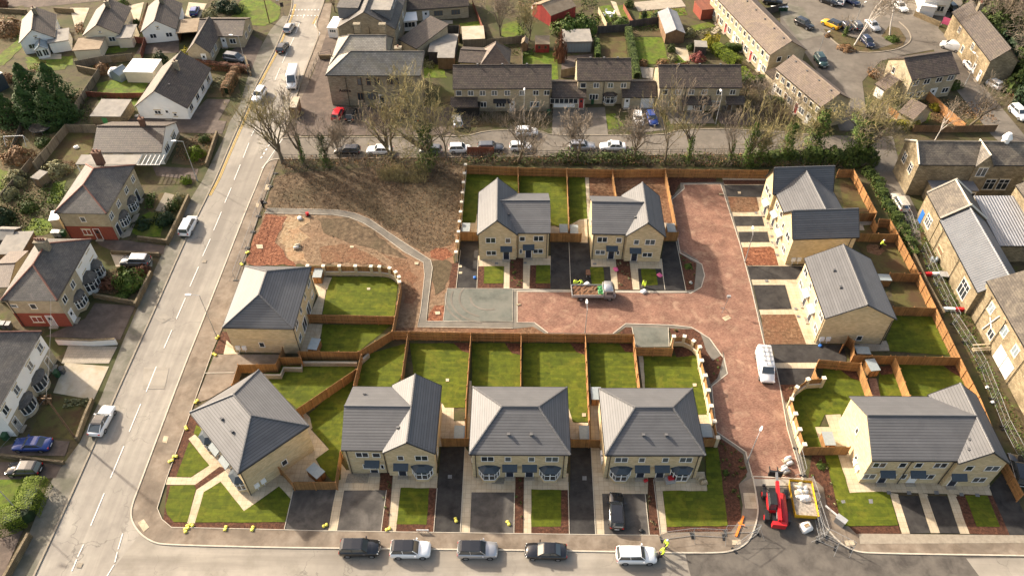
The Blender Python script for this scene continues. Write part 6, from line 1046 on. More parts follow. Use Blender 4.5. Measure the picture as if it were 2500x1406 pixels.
shed('grey flat-roofed garage behind the stone hall', 'R2 1302 372', 'R2 1492 378', 7.5, 2.5, 'flat', 0, 'fence_dark', 'roof_felt', name='garage', cat='garage'); shed('small stone shed with a felt roof beside the hall lawn', 'R2 1368 415', 'R2 1492 415', 3.8, 2.6, 'flat', 0, 'wood_brown', 'roof_felt'); shed('pale stone shed roof on the lawn beyond the terraces', 'R2 1550 285', 'R2 1712 278', 5.5, 2.2, 'flat', 0, 'fence_grey', 'concrete')
shed('white box shed by the court road', 'R4 1315 40', 'R4 1430 55', 3.4, 2.6, 'flat', 0, 'upvc', 'upvc'); shed('tall white shed at the top edge', 'R4 1470 0', 'R4 1540 10', 3, 2.6, 'gx', 3.4, 'upvc', 'roof_felt'); shed('white horsebox trailer parked beside the gabled house', 'R2 578 200', 'R2 655 205', 5.0, 2.3, 'flat', 0, 'upvc', 'upvc', win=True, name='horsebox', cat='trailer')
shed('little stone bus shelter hidden behind the roadside trees', 'R2 300 770', 'R2 360 770', 3.6, 2.4, 'flat', 0, 'wood_brown', 'concrete', name='bus_shelter', cat='shelter')
# ---------------------------------------------------------------- trees, hedges and shrubs
def rvec(r): 
    a = r.uniform(0, 2 * math.pi); z = r.uniform(-1, 1); q = math.sqrt(1 - z * z); return Vector((q * math.cos(a), q * math.sin(a), z))
def tree_mesh(seed, H=12, fork=.22, spread=.55, lean=(0, 0), stems=6, depth=5, kids=(3, 4), up=.25, r0=.26, twig=.024, shrink=.70, tr=.06):
    """wood limbs and fine twigs of a leafless tree, grown from the base up"""
    r = random.Random(seed); wood = MB(); tw = MB()
    def grow(p, d, L, rad, lev):
        n = 3 if lev < 3 else 2; q = p.copy()
        pts = [q.copy()]
        for i in range(n):
            d = (d + rvec(r) * (.16 + .05 * lev) + Vector((0, 0, up * .25))).normalized(); q = q + d * (L / n); pts.append(q.copy())
        for i in range(n):
            a, b = rad * (1 - .35 * i / n), rad * (1 - .35 * (i + 1) / n)
            if rad > tr: wood.tube(pts[i], pts[i + 1], a, b, 7 if rad > .12 else 5, False)
            elif rad > .035: tw.tube(pts[i], pts[i + 1], a * .8, b * .8, 4, False)
            else: tw.tube(pts[i], pts[i + 1], max(twig, a), twig * .8, 3, False)
        if lev >= depth: return
        k = r.randint(*kids) if lev else stems
        for j in range(k):
            t = 1 if j == 0 and lev else r.uniform(.35 if lev else .55, 1.0); s = pts[min(n, int(t * n + .5))]
            ax = rvec(r); sd = (d + (ax - d * ax.dot(d)).normalized() * (r.uniform(.5, 1.2) * spread * (1.5 if lev else 1.3)) + Vector((0, 0, up))).normalized()
            grow(s, sd, L * shrink * r.uniform(.75, 1.15) if lev else H * .33 * r.uniform(.8, 1.15), rad * (.62 if j == 0 else r.uniform(.36, .5)), lev + 1)
    grow(Vector((0, 0, -.1)), Vector((lean[0], lean[1], 1)).normalized(), H * fork, r0, 0)
    return wood, tw
def leafmass(n, f, s, r, flat_=.5):
    m = MB()
    for _ in range(n):
        p, nn = f(r); a = rvec(r); nn = (nn + a * flat_).normalized(); t = nn.cross(rvec(r)).normalized(); b = nn.cross(t); k = s * r.uniform(.6, 1.3)
        m.poly([p - t * k * .5, p + b * k * .35, p + t * k * .55, p - b * k * .35])
    return m
def ivy_mesh(seed, h, r0, r1, n, s=.24):
    def f(r):
        t = r.random(); a = r.uniform(0, 6.283); rr_ = (r0 + (r1 - r0) * t) * (.55 + .6 * r.random()) * (1 + .35 * math.sin(a * 2 + t * 9) + .25 * math.sin(t * 23 + seed)); return Vector((rr_ * math.cos(a), rr_ * math.sin(a), h * t)), Vector((math.cos(a), math.sin(a), .5))
    return leafmass(n, f, s, random.Random(seed))
TM = {}
def tmesh(key, **k):
    if key not in TM:
        wd, tw = tree_mesh(**k); TM[key] = (wd.mesh('trunk', 'bark_wood', True, False), tw)
    return TM[key]
TWM = {}
def tree(label, p, key, sc=1, rz=0, twig='twig_brown', wood=None, ivy=None, group='leafless trees', sz=None, ivymat='leaf_ivy'):
    q = at(px(p)[0]); me, tw = TM[key]; o = thing('bare_tree', label, 'tree', q, R(rz), group); o.scale = (sc, sc, sz or sc)
    if wood:
        k = (key, wood)
        if k not in TWM: TWM[k] = me.copy(); TWM[k].materials[0] = MATS[wood]
        me = TWM[k]
    link('trunk', me, o); k = (key, twig, 't')
    if k not in TWM: TWM[k] = tw.mesh('crown', twig, False, False)
    link('crown', TWM[k], o)
    if ivy: link('ivy', ivy_mesh(len(label), *ivy).mesh('ivy', ivymat, False, False), o)
    return o
tmesh('vase', seed=3, H=13, fork=.22, stems=7, spread=.5, r0=.40, depth=6, kids=(3, 3), up=.3)
tmesh('slim', seed=11, H=13, fork=.35, stems=6, spread=.42, r0=.24, depth=5, kids=(3, 3), up=.35)
tmesh('lean', seed=21, H=12, fork=.3, stems=5, spread=.5, lean=(-.55, .1), r0=.3, depth=5, kids=(3, 4), up=.25)
tmesh('wide', seed=33, H=15, fork=.38, stems=8, spread=.75, r0=.42, depth=6, kids=(3, 3), up=.15)
tmesh('round', seed=5, H=9, fork=.3, stems=7, spread=.65, r0=.18, depth=5, kids=(3, 4), up=.2)
tmesh('small', seed=8, H=7, fork=.25, stems=6, spread=.6, r0=.13, depth=4, kids=(3, 4), up=.2)
tmesh('birch', seed=14, H=13, fork=.55, stems=7, spread=.45, lean=(.35, 0), r0=.16, depth=5, kids=(3, 3), up=.1)
tmesh('shrub', seed=19, H=3.2, fork=.06, stems=14, spread=.9, r0=.06, depth=4, kids=(3, 4), up=.1, twig=.018)
tree('big vase-shaped bare tree at the road junction corner', 'P 690 398', 'vase', 1.0, 20, 'twig_olive'); tree('slender bare tree with ivied stem, second from the junction', 'P 742 402', 'slim', 1.05, 70, ivy=(6, .5, .25, 700)); tree('stubby tree smothered in ivy left of the leaning trunks', 'P 797 408', 'slim', .7, 150, ivy=(9.5, 1.5, .7, 1700, .3), ivymat='leaf_bush')
tree('small bare tree between the ivied stub and the leaning trunks', 'P 835 405', 'round', .95, 10); tree('bare tree with two trunks leaning left over the parked white saloon', 'P 962 392', 'lean', 1.05, 0); tree('tall straight bare tree behind the leaning trunks', 'P 955 380', 'slim', 1.05, 200, 'twig_olive'); tree('broad olive-crowned tree with a thick ivied trunk', 'P 1045 408', 'wide', 1.05, 40, 'twig_olive', ivy=(8.5, 1.5, 1.0, 2200, .3)); tree('thin bare tree right of the thick ivied trunk', 'P 1090 390', 'slim', .75, 300, 'twig_olive')
tree('bare tree in front of the left terrace beside the raised fence', 'P 1266 396', 'lean', .95, 130); tree('low pale bare tree right of the raised fence', 'P 1305 398', 'small', .95, 60); tree('bare tree in front of the silver estate car', 'P 1408 396', 'round', 1.1, 80); tree('reddish bare tree in front of the white and blue hatchbacks', 'P 1545 396', 'round', 1.2, 180); tree('pale grey-green bare tree left of the ivied pole tree', 'P 1622 400', 'slim', .85, 260, 'twig_olive'); tree('bare tree with an ivied stem before the right terrace', 'P 1680 396', 'slim', 1.0, 310, ivy=(5.5, .55, .4, 700))
tree('thin pole tree clothed in ivy', 'P 1781 400', 'slim', .75, 30, ivy=(6.5, .6, .4, 900)); tree('ivied tree left of the corner house back fence', 'P 1822 402', 'slim', .95, 100, 'twig_olive', ivy=(9, 1.2, .5, 1700, .3)); tree('dense ivied tree above the brick estate road end', 'P 1850 400', 'round', .9, 200, 'twig_olive', ivy=(7, 1.4, .7, 1500, .3)); tree('ivied tree behind the crossing-roof terrace', 'P 1912 396', 'small', 1.2, 10, 'twig_olive', ivy=(6.5, 1.1, .5, 1300, .3)); tree('yellow-green ivied tree below the end terrace', 'P 1985 372', 'round', 1.0, 70, 'twig_olive', ivy=(8.5, 2.1, .9, 2200, .32))
tree('largest ivy-covered tree, at the end of the back street', 'P 2085 390', 'wide', .85, 200, 'twig_olive', ivy=(10.5, 2.6, 2.0, 4200, .34)); tree('bare branched tree rising out of the largest ivied tree', 'P 2110 385', 'vase', .8, 100); tree('leaning birch on the planted island, left', 'P 2085 112', 'birch', 1.05, 20, wood='birch', twig='twig_brown'); tree('upright birch on the planted island, right', 'P 2172 88', 'birch', 1.0, 90, wood='birch', twig='twig_brown'); tree('second leaning birch stem on the planted island', 'P 2092 98', 'birch', .9, 350, wood='birch', twig='twig_brown')
tree('thin dark tree in the middle of the planted island', 'P 2062 88', 'small', .7, 10, ivy=(3, .7, .5, 500, .3)); tree('brown bare tree in the garden below the detached court house', 'P 2370 305', 'lean', .75, 180, 'twig_brown'); tree('twiggy bare tree left of the detached court house', 'P 2140 225', 'small', 1.0, 50); tree('bare garden tree behind the stone hall garage', 'P 1222 88', 'round', 1.0, 0, 'twig_brown'); tree('bare garden tree left of the large red shed', 'P 1292 100', 'round', .9, 100, 'twig_olive'); tree('bare tree by the grey gabled house at the road', 'P 818 30', 'round', .85, 40)
for i, (l, p, sc) in enumerate((('topmost bare tree of the dark wood at the right', 'P 2440 60', 1.0), ('bare tree in the middle of the dark wood at the right', 'P 2480 120', 1.1), ('bare tree at the lower end of the dark wood', 'P 2490 200', .9), ('bare tree leaning over the sunlit stone house', 'P 2420 110', .9))): tree(l, p, 'wide', sc, i * 77, 'twig_brown', ivy=(8, 2.5, 2.2, 2600, .4), ivymat='leaf_bush')
tree('white-stemmed small birch behind the school roof', 'P 2278 352', 'birch', .55, 40, wood='birch'); tree('bare orchard shrub tree on the terrace garden', 'P 1925 300', 'small', 1.1, 0); tree('pruned tree beside the terrace corner', 'P 1875 245', 'small', .9, 120); tree('bare fruit tree near the yellow bush', 'P 1820 235', 'small', .8, 190); tree('brown bare shrub tree in front of the right terrace end', 'P 1850 268', 'small', 1.0, 240)
# clumps of leaves: shapes are shared, each bush is its own object
LM = {}
def ball(seed, n, s=.2):
    ph = [random.Random(seed).uniform(0, 6) for _ in range(6)]
    def f(r):
        v = rvec(r); v.z = abs(v.z) * .95 if r.random() < .85 else v.z * .3
        k = (.62 + .38 * r.random() ** .4) * (1 + .16 * math.sin(4 * math.atan2(v.y, v.x) + ph[0]) + .14 * math.sin(6 * v.z + ph[1]) + .12 * math.sin(7 * v.x + ph[2]) + .1 * math.sin(9 * v.y + ph[3])); return Vector((v.x * k, v.y * k, .12 + v.z * k)), v
    return leafmass(n, f, s, random.Random(seed))
BALLS = [ball(i, 900, .2) for i in range(3)]
def bush(label, p, r, h, mat='leaf_bush', cat='bush', name='bush', group='garden bushes', seed=None, rx=1):
    q = at(px(p)[0]) if isinstance(p, str) else p; i = (len(label) if seed is None else seed) % 3; k = (i, mat)
    if k not in LM: LM[k] = BALLS[i].mesh('foliage', mat, False, False)
    o = link(name, LM[k], None, q, rnd.uniform(0, 6)); o.scale = (r * rx, r, h); return tag(o, label, cat, group)
for l, p, r, h, m_ in (('round gold-topped bush in the garden beside the grey SUV', 'P 322 700', 1.9, 3.2, 'leaf_ivy'), ('low dark shrub beside the white porch half', 'P 268 700', 1.2, 1.3, 'leaf_copper'), ('yellow bush beside the white bungalow roof', 'P 462 140', 1.3, 1.8, 'leaf_gold'), ('dark conifer bush behind the pale garage', 'P 398 158', 1.3, 2.6, 'leaf_dark'), ('brown dead-looking shrub beside the greenhouse', 'P 252 178', 1.5, 1.8, 'leaf_brown'),
                       ('large brown leafless shrub at the left lawn', 'P 48 390', 2.2, 2.2, 'leaf_brown'), ('pale green shrub beside the small grey shed', 'P 42 445', 1.7, 2.0, 'leaf_pale'), ('olive shrub by the left edge below the pale one', 'P 25 480', 1.5, 1.7, 'leaf_pale'), ('round green bush by the garden gate above the wall', 'P 455 445', 1.0, 1.1, 'leaf_hedge'), ('bright green bush in the bungalow front garden', 'P 480 382', 1.5, 1.8, 'leaf_hedge'), ('small green bush at the front garden wall corner', 'P 500 345', 1.0, 1.2, 'leaf_bush'),
                       ('dark rounded shrub in the upper semi front garden', 'P 350 550', 1.4, 1.1, 'leaf_dark'), ('dense dark shrub against the roadside wall', 'P 405 545', 1.5, 2.2, 'leaf_dark'), ('small green shrub behind the roadside wall', 'P 425 510', 1.1, 1.5, 'leaf_bush'), ('pale flowering shrub at the top of the roadside wall', 'P 438 490', .9, 1.3, 'leaf_pale'), ('green shrub by the pavement beside the middle semi', 'P 300 727', 1.0, 1.0, 'leaf_ivy'), ('copper bush behind the stone gatepost of the middle semi', 'P 352 665', .9, 1.3, 'leaf_copper'),
                       ('pale variegated shrub on the top-left lawn', 'P 515 45', 1.5, 1.8, 'leaf_pale'), ('dark laurel above the pale variegated shrub', 'P 545 25', 2.2, 2.2, 'leaf_dark'), ('second dark laurel at the top lawn', 'P 575 30', 1.8, 2.0, 'leaf_dark'), ('large brown leafless shrub at the top-left corner', 'P 30 80', 2.8, 2.6, 'leaf_brown'), ('round orange-brown shrub at the left edge', 'P 20 200', 1.4, 1.5, 'leaf_brown'), ('green bush on the top-left lane', 'P 300 12', 1.1, 1.2, 'leaf_ivy'), ('small conifer between the bungalow drives', 'P 335 60', .7, 1.2, 'leaf_bush'),
                       ('rust-red bush at the top-left corner', 'P 5 20', 1.8, 2.5, 'leaf_copper'), ('round bush beside the trampoline', 'P 133 320', .8, 1.0, 'leaf_bush'), ('dark shrub on the lawn by the grey garden fence', 'P 108 352', 1.4, 1.2, 'leaf_bush'), ('olive shrubs along the fence below the bungalow yard', 'P 140 420', 2.0, 1.7, 'leaf_pale'), ('dark shrub in the vegetable garden', 'P 10 540', 1.8, 2.2, 'leaf_dark'), ('second dark shrub in the vegetable garden', 'P 70 512', 1.4, 1.5, 'leaf_bush'),
                       ('bright yellow-green bush by the long terrace', 'P 1733 112', 1.9, 2.4, 'leaf_gold'), ('crimson shrub beside the curved garden path', 'P 1702 148', 1.4, 1.6, 'leaf_red'), ('huge evergreen laurel behind the glass garden room', 'P 1385 85', 3.0, 3.6, 'leaf_ivy'), ('second mound of the evergreen laurel, on the right', 'P 1428 75', 3.0, 3.4, 'leaf_ivy'), ('tall narrow copper conifer beside the garden room', 'P 1368 150', 1.1, 6.0, 'leaf_copper'), ('small bush on the lawn beyond the picket fence', 'P 1515 62', 1.9, 1.6, 'leaf_ivy'), ('dark upright conifer behind the garden wall', 'P 1572 48', .6, 2.0, 'leaf_dark'), ('dark round bush on the far lawn', 'P 1605 45', 1.2, 1.2, 'leaf_dark'), ('grey lavender bush by the shelter steps', 'P 1643 148', 1.0, 1.1, 'leaf_pale'),
                       ('palm-like bush left of the shelter steps', 'P 1638 125', .9, 1.3, 'leaf_bush'), ('palm-like bush right of the shelter steps', 'P 1686 122', .9, 1.3, 'leaf_bush'), ('pale shrub beside the shelter roof', 'P 1682 88', 1.2, 1.5, 'leaf_pale'), ('green bush at the top left of the far patio', 'P 1535 18', 1.0, 1.9, 'leaf_bush'), ('brown shrub at the lawn end near the terrace roof', 'P 1570 158', 1.0, .9, 'leaf_brown'), ('second brown shrub at the lawn end', 'P 1618 157', 1.2, .9, 'leaf_brown'),
                       ('dark shrubs at the base of the leaning birches', 'P 2065 122', 1.6, .9, 'leaf_brown'), ('small brown bush at the island tip', 'P 2020 90', .7, .7, 'leaf_brown'), ('round shrub at the base of the upright birch', 'P 2178 100', 1.3, 1.0, 'leaf_ivy'), ('gold shrub behind the sunlit orange fence', 'P 2282 268', 1.0, 1.3, 'leaf_gold'), ('brown bed shrubs beside the detached court house', 'P 2135 185', 1.6, 1.2, 'leaf_brown'), ('dark green shrub at the foot of the court house', 'P 2330 215', 1.3, 1.5, 'leaf_bush'),
                       ('broad dark evergreen bush at the right edge wood', 'P 2410 115', 4.5, 5.5, 'leaf_bush'), ('tall dark evergreen bush at the right edge wood', 'P 2450 150', 4.5, 6, 'leaf_dark'), ('lower evergreen bush at the right edge wood', 'P 2490 215', 3.5, 5, 'leaf_bush'), ('topmost evergreen bush at the right edge wood', 'P 2465 60', 5, 6, 'leaf_bush'), ('evergreen bush at the right edge beside the lane', 'P 2498 255', 2.4, 3.5, 'leaf_dark'), ('huge dark evergreen rising behind the stone house', 'P 2420 70', 5.5, 8, 'leaf_bush'), ('dark evergreen overhanging the stone house roof', 'P 2395 30', 4, 7, 'leaf_dark'), ('brown scrub bush in front of the edge wood', 'P 2440 190', 2.4, 2.2, 'leaf_brown'), ('olive scrub bush below the stone house', 'P 2465 220', 2.0, 2.0, 'leaf_pale'),
                       ('small green plant in the bark bed beside the brick road', 'S3 1758 738', .55, .5, 'leaf_ivy'), ('small green plant in the corner planting bed', 'T5 578 716', .6, .5, 'leaf_ivy'), ('small shrub in the bark bed right of the hipped pair', 'T4 1368 758', .4, .5, 'leaf_ivy')): bush(l, p, r, h, m_)
def conifer_mesh(seed, n=3600, s=.34):
    ph = random.Random(seed).uniform(0, 6)
    def f(r):
        t = r.random() ** 1.3; a = r.uniform(0, 6.283); w = (1 - t) ** .62 * (.5 + .55 * r.random() ** .35) * (1 + .22 * math.sin(a * 3 + ph + t * 5) + .2 * math.sin(t * 30 + a * 2)); return Vector((w * math.cos(a) * 2.4, w * math.sin(a) * 2.4, t * 8)), Vector((math.cos(a), math.sin(a), .6))
    return leafmass(n, f, s, random.Random(seed))
CM = [conifer_mesh(i).mesh('crown', 'leaf_conifer', False, False) for i in range(3)]; CT = MB().tube((0, 0, 0), (0, 0, 6), .22, .05, 8).mesh('trunk', 'bark_wood', True)
for i, (l, p, sx, sz) in enumerate((('leftmost of the clumped dark conifers', 'P 28 300', 1.15, .85), ('tallest dark conifer at the back of the clump', 'P 92 262', 1.3, 1.15), ('dark conifer at the right back of the clump', 'P 150 255', 1.25, 1.1), ('brighter dark conifer at the front of the clump', 'P 140 300', 1.15, .95), ('dark conifer in the middle of the clump', 'P 85 295', 1.25, .9), ('low conifer at the far left edge of the clump', 'P -5 285', 1.1, .8), ('dark conifer at the right front of the clump', 'P 172 288', .9, .8))):
    o = thing('conifer', l, 'tree', at(px(p)[0]), i * 1.3, 'dark conifers in the left garden'); o.scale = (sx, sx, sz); link('trunk', CT, o); link('crown', CM[i % 3], o)
def hedge(label, s, w, h, mat, dens=75, sz=.2, group='hedges', rough=.12):
    P = ats(s); o = P[0].copy(); Q = [p - o for p in P]; L = [(b - a).length for a, b in zip(Q, Q[1:])]; T = sum(L)
    def f(r):
        d = r.random() * (T + w) - w / 2; i = 0; dd = min(max(d, 0), T - 1e-6)
        while i < len(L) - 1 and dd > L[i]: dd -= L[i]; i += 1
        a, b = Q[i], Q[i + 1]; u = (b - a).normalized(); n = Vector((-u.y, u.x, 0)); c = a + u * dd + u * (d - min(max(d, 0), T)) * .8
        k = r.random(); q = rough * (math.sin(d * 2.1) + math.sin(d * 5.3 + 1) * .6)
        if k < .5: y = r.uniform(-w / 2, w / 2); e = (abs(y) / (w / 2)) ** 4 * .25; return c + n * y + Vector((0, 0, h * (1 - e) + q * h * .5 - r.random() * .15)), Vector((0, 0, 1))
        sgn = 1 if k < .75 else -1; return c + n * sgn * (w / 2 + q * w * .3 - r.random() * .12) + Vector((0, 0, r.random() * h * .95)), n * sgn
    n = int((T + w) * (w + 2 * h) * dens); core = MB(); r = thing('hedge', label, 'hedge', o, 0, group)
    leafmass(n, f, sz, random.Random(n), .45).build('foliage', mat, r); strip(core, [Q[0].lerp(Q[1], .06)] + Q[1:-1] + [Q[-1].lerp(Q[-2], .06)], w * .55, 0, h * .7); core.build('branches', 'leaf_dark', r); return r
hedge('big clipped bright green hedge at the lower left corner', 'P 20 1285 70 1265 95 1205', 2.6, 2.3, 'leaf_hedge', 90, .16, rough=.05); hedge('copper beech hedge beside the bungalow drive', 'R1 1390 480 1770 520', 1.3, 1.6, 'leaf_copper', 80, .2); hedge('narrow tall orange-brown hedge beside the pavement', 'R1 1625 680 1690 560', 1.7, 2.2, 'leaf_brown', 90, .18)
hedge('long ivy hedge along the mill lane', 'S5 310 340 395 410 440 540 545 690 640 900', 1.4, 1.1, 'leaf_bush', 90, .24, rough=.7); hedge('dark evergreen hedge behind the topmost back fence', 'S5 -350 275 -180 262 60 275 230 290', 1.8, 1.9, 'leaf_bush', 70, .3, rough=.5); hedge('dark laurel hedge at the end of the back street', 'P 1975 396 2060 399 2125 402', 2.2, 2.4, 'leaf_bush', 70, .32, rough=.5)
hedge('straight green hedge left of the bright square lawn', 'R3 975 250 1010 420 1035 570', 1.5, 1.8, 'leaf_bush', 70, .2); hedge('low hedge between garden room and dull lawn', 'R3 750 330 757 425', 1.2, 1.7, 'leaf_ivy', 70, .2); hedge('yellow-green hedge beside the long terrace', 'R3 1605 380 1740 470', 2.0, 2.0, 'leaf_hedge', 70, .22); hedge('dark hedge in front of the long terrace', 'R3 1680 365 1810 365', 1.4, 1.5, 'leaf_bush', 70, .22); hedge('dark green hedge between the two court terraces', 'R4 40 600 235 590', 1.5, 1.5, 'leaf_bush', 70, .22)
hedge('gold-topped hedge below the double garage', 'R4 1045 915 1265 920', 1.3, 1.6, 'leaf_gold', 70, .2); hedge('small hedge beside the right terrace gable', 'R3 1790 530 1860 610', 1.4, 1.5, 'leaf_hedge', 70, .22); hedge('low hedge in front of the end terrace', 'R4 200 720 320 740', 1.2, 1.0, 'leaf_bush', 60, .22)
# rough growth that nobody could count
def area_pts(s):
    P = ats(s); xs = [p.x for p in P]; ys = [p.y for p in P]
    def inside(x, y):
        c = False
        for a, b in zip(P, P[1:] + P[:1]):
            if (a.y > y) != (b.y > y) and x < (b.x - a.x) * (y - a.y) / (b.y - a.y) + a.x: c = not c
        return c
    def f(r):
        while 1:
            x, y = r.uniform(min(xs), max(xs)), r.uniform(min(ys), max(ys))
            if inside(x, y): return x, y
    return f
def scrub(name, s, n, h, mat, size=.3, seed=1, lab=None):
    f = area_pts(s); ph = random.Random(seed).uniform(0, 9)
    def g(r):
        x, y = f(r); k = .5 + .5 * math.sin(x * .9 + ph) * math.sin(y * 1.3 + x * .3 + ph); return Vector((x, y, r.random() ** .7 * h * (.25 + .75 * k))), Vector((0, 0, .6))
    return struct(name, leafmass(n, g, size, random.Random(seed), 1.2).build(name, mat), 'stuff')
def brush(name, s, n, h, mat, seed=1, r_=.014):
    f = area_pts(s); r = random.Random(seed); m = MB(); ph = r.uniform(0, 9)
    for _ in range(n):
        x, y = f(r); k = .4 + .6 * abs(math.sin(x * .7 + ph) * math.sin(y * .9 + ph)); p = Vector((x, y, 0)); d = (Vector((0, 0, 1)) + rvec(r) * .6).normalized(); L = h * k * r.uniform(.4, 1)
        for i in range(3): q = p + d * L / 3; m.tube(p, q, r_, r_ * .8, 3, False); m.tube(q, q + (d + rvec(r) * .9).normalized() * L * .35, r_ * .8, r_ * .6, 3, False); p = q; d = (d + rvec(r) * .35).normalized()
    return struct(name, m.build(name, mat), 'stuff')
brush('undergrowth', 'P 690 388 1130 384 1130 402 1000 440 860 415 690 430', 1500, 2.2, 'twig_brown', 2); brush('undergrowth', 'P 1140 383 2120 376 2130 412 1140 402', 2600, 2.6, 'twig_brown', 3); scrub('undergrowth', 'P 1140 386 2120 379 2130 412 1140 402', 5000, 1.5, 'leaf_bush', .3, 4); scrub('undergrowth', 'P 1140 386 2120 379 2130 412 1140 402', 2600, 1.4, 'leaf_brown', .28, 9); scrub('undergrowth', 'P 690 390 1130 386 1130 400 1000 425 860 410 690 420', 1300, 1.2, 'leaf_brown', .28, 5)
scrub('undergrowth', 'P 1360 385 1560 383 1580 402 1360 400', 2200, 2.4, 'leaf_bush', .3, 24); scrub('undergrowth', 'P 1820 380 2130 372 2130 408 1820 404', 1700, 2.2, 'leaf_bush', .3, 25)
brush('undergrowth', 'S2 1050 60 1420 50 1400 150 1080 130', 900, 2.6, 'twig_olive', 6); brush('undergrowth', 'R4 -200 600 230 600 420 860 200 900 -200 850', 1500, 2.4, 'twig_brown', 7); brush('undergrowth', 'R3 -330 790 430 770 430 880 -330 900', 1100, 1.8, 'twig_brown', 8)
scrub('undergrowth', 'S5 570 650 700 640 830 860 T6 900 0 1100 440 1255 720 1255 980 1050 540 780 0', 2600, .5, 'leaf_ivy', .25, 11); scrub('undergrowth', 'S1 660 690 860 620 1060 640 980 820 680 810', 700, .7, 'leaf_brown', .25, 12); scrub('undergrowth', 'P 0 440 120 430 200 480 150 560 60 580 0 590', 2200, .9, 'leaf_bush', .28, 13); scrub('undergrowth', 'P 0 300 60 270 60 340 20 400 0 400', 900, .8, 'leaf_brown', .28, 14); scrub('undergrowth', 'R1 1240 1130 1290 1000 1540 960 1500 1170 1430 1190', 800, .6, 'leaf_brown', .25, 15); scrub('undergrowth', 'R4 1700 300 2050 200 2060 740 1960 720 1800 480', 3500, 1.2, 'leaf_brown', .35, 16); scrub('undergrowth', 'R4 1290 700 1800 740 1860 880 1300 890', 900, .6, 'leaf_brown', .3, 17)
# bedding plants in the bark beds
for i, s in enumerate(('T4 1330 560 1475 650 1500 750 1445 830 1460 1030 1400 1110 1385 1080 1330 700', 'T6 0 900 40 900 140 1260 60 1180', 'T3 395 760 450 785 430 1080 400 1080', 'S3 490 710 575 710 570 880 485 880', 'S3 1245 700 1330 710 1355 890 1262 890', 'S3 1700 660 1810 720 1795 890 1750 895', 'T4 55 800 90 800 90 1120 45 1120', 'T4 885 810 912 810 948 1130 895 1130', 'S3 1625 1190 1720 1195 1850 1300 1740 1235', 'T4 1300 40 1355 40 1310 150 1285 200', 'T5 340 210 425 210 400 240 355 300', 'T5 480 650 560 850 590 920 540 860')):
    f = area_pts(s); r = random.Random(i); m = MB(); A = ats(s); area = abs(sum(a.x * b.y - b.x * a.y for a, b in zip(A, A[1:] + A[:1]))) / 2
    for _ in range(int(area * 1.3)):
        x, y = f(r)
        for _ in range(9): v = rvec(r); p = Vector((x, y, .16)) + v * .17; t = v.cross(rvec(r)).normalized() * .11; b = v.cross(t); m.poly([p - t, p + b * .7, p + t, p - b * .7])
    struct('bedding_plants', m.build('bedding_plants', ('leaf_ivy', 'leaf_pale', 'leaf_bush')[i % 3]), 'stuff')
f = area_pts('S2 340 90 1000 50 1680 10 1640 470 1600 640 1380 640 1150 480 880 350 330 315'); m = MB(); r = random.Random(5)
for _ in range(5200):
    x, y = f(r); p = Vector((x, y, 0)); q = p + Vector((r.uniform(-.2, .2), r.uniform(-.2, .2), r.uniform(.1, .35))); s_ = Vector((r.uniform(-.07, .07), r.uniform(-.07, .07), 0)); m.poly([p - s_, p + s_, q])
struct('rough_grass', m.build('rough_grass', 'leaf_brown'), 'stuff')
for i, q in enumerate(('R1 530 640 690 655 600 790 530 745', 'R1 320 1190 590 1155 500 1260 330 1270', 'R1 0 960 130 950 100 1050 0 1080', 'S1 300 60 490 80 420 190 290 200', 'S1 0 200 130 210 120 330 0 330', 'R1 540 190 590 160 600 240 545 250', 'R1 0 130 120 110 150 250 20 290', 'R1 700 690 1000 680 1010 720 700 720', 'R1 560 760 660 740 640 880 480 885', 'R1 180 500 330 440 340 520 200 545', 'R1 1500 560 1640 560 1620 640 1500 640', 'S1 1050 110 1120 90 1100 200 1040 210', 'S1 640 690 760 640 700 800 640 800', 'T1 240 290 330 275 330 330 260 330', 'T1 420 300 560 290 540 340 400 350', 'R3 180 130 240 160 260 280 190 280', 'R3 1000 190 1220 180 1220 230 1000 230', 'R3 1060 90 1380 70 1390 110 1060 130', 'R3 1430 230 1640 180 1640 230 1440 270', 'R3 220 380 300 370 300 400 220 410', 'R3 1580 480 1800 480 1800 600 1600 590', 'R3 1280 480 1400 450 1420 470 1290 480', 'R2 1270 440 1350 450 1350 500 1270 490', 'R3 -60 330 200 330 200 400 -60 400', 'R3 640 0 760 0 770 80 640 80', 'R3 180 0 360 0 370 60 200 90')): scrub('border_planting', q, 240, .7, ('leaf_bush', 'leaf_brown', 'leaf_pale', 'leaf_ivy')[i % 4], .3, 40 + i)
scrub('undergrowth', 'S5 290 330 390 380 460 540 590 720 660 930 620 930 540 740 410 560 330 400', 1500, 1.3, 'leaf_ivy', .26, 91); scrub('undergrowth', 'S5 290 330 390 380 460 540 590 720 660 930 620 930 540 740 410 560 330 400', 500, 1.0, 'leaf_brown', .26, 92)
scrub('soil_clods', 'S2 255 370 400 375 345 560 470 715 125 715', 420, .05, 'red_soil', .22, 61); scrub('soil_clods', 'S2 400 385 600 390 560 715 420 640 350 550', 300, .05, 'sand_soil', .2, 62); scrub('soil_clods', 'S2 600 400 1000 480 1380 740 1330 1000 1240 860 1140 740 560 710', 600, .04, 'field', .2, 63); brush('fallen_twigs', 'S2 350 90 1000 60 1680 20 1630 480 1450 620 900 340 340 310', 500, .5, 'twig_brown', 64)
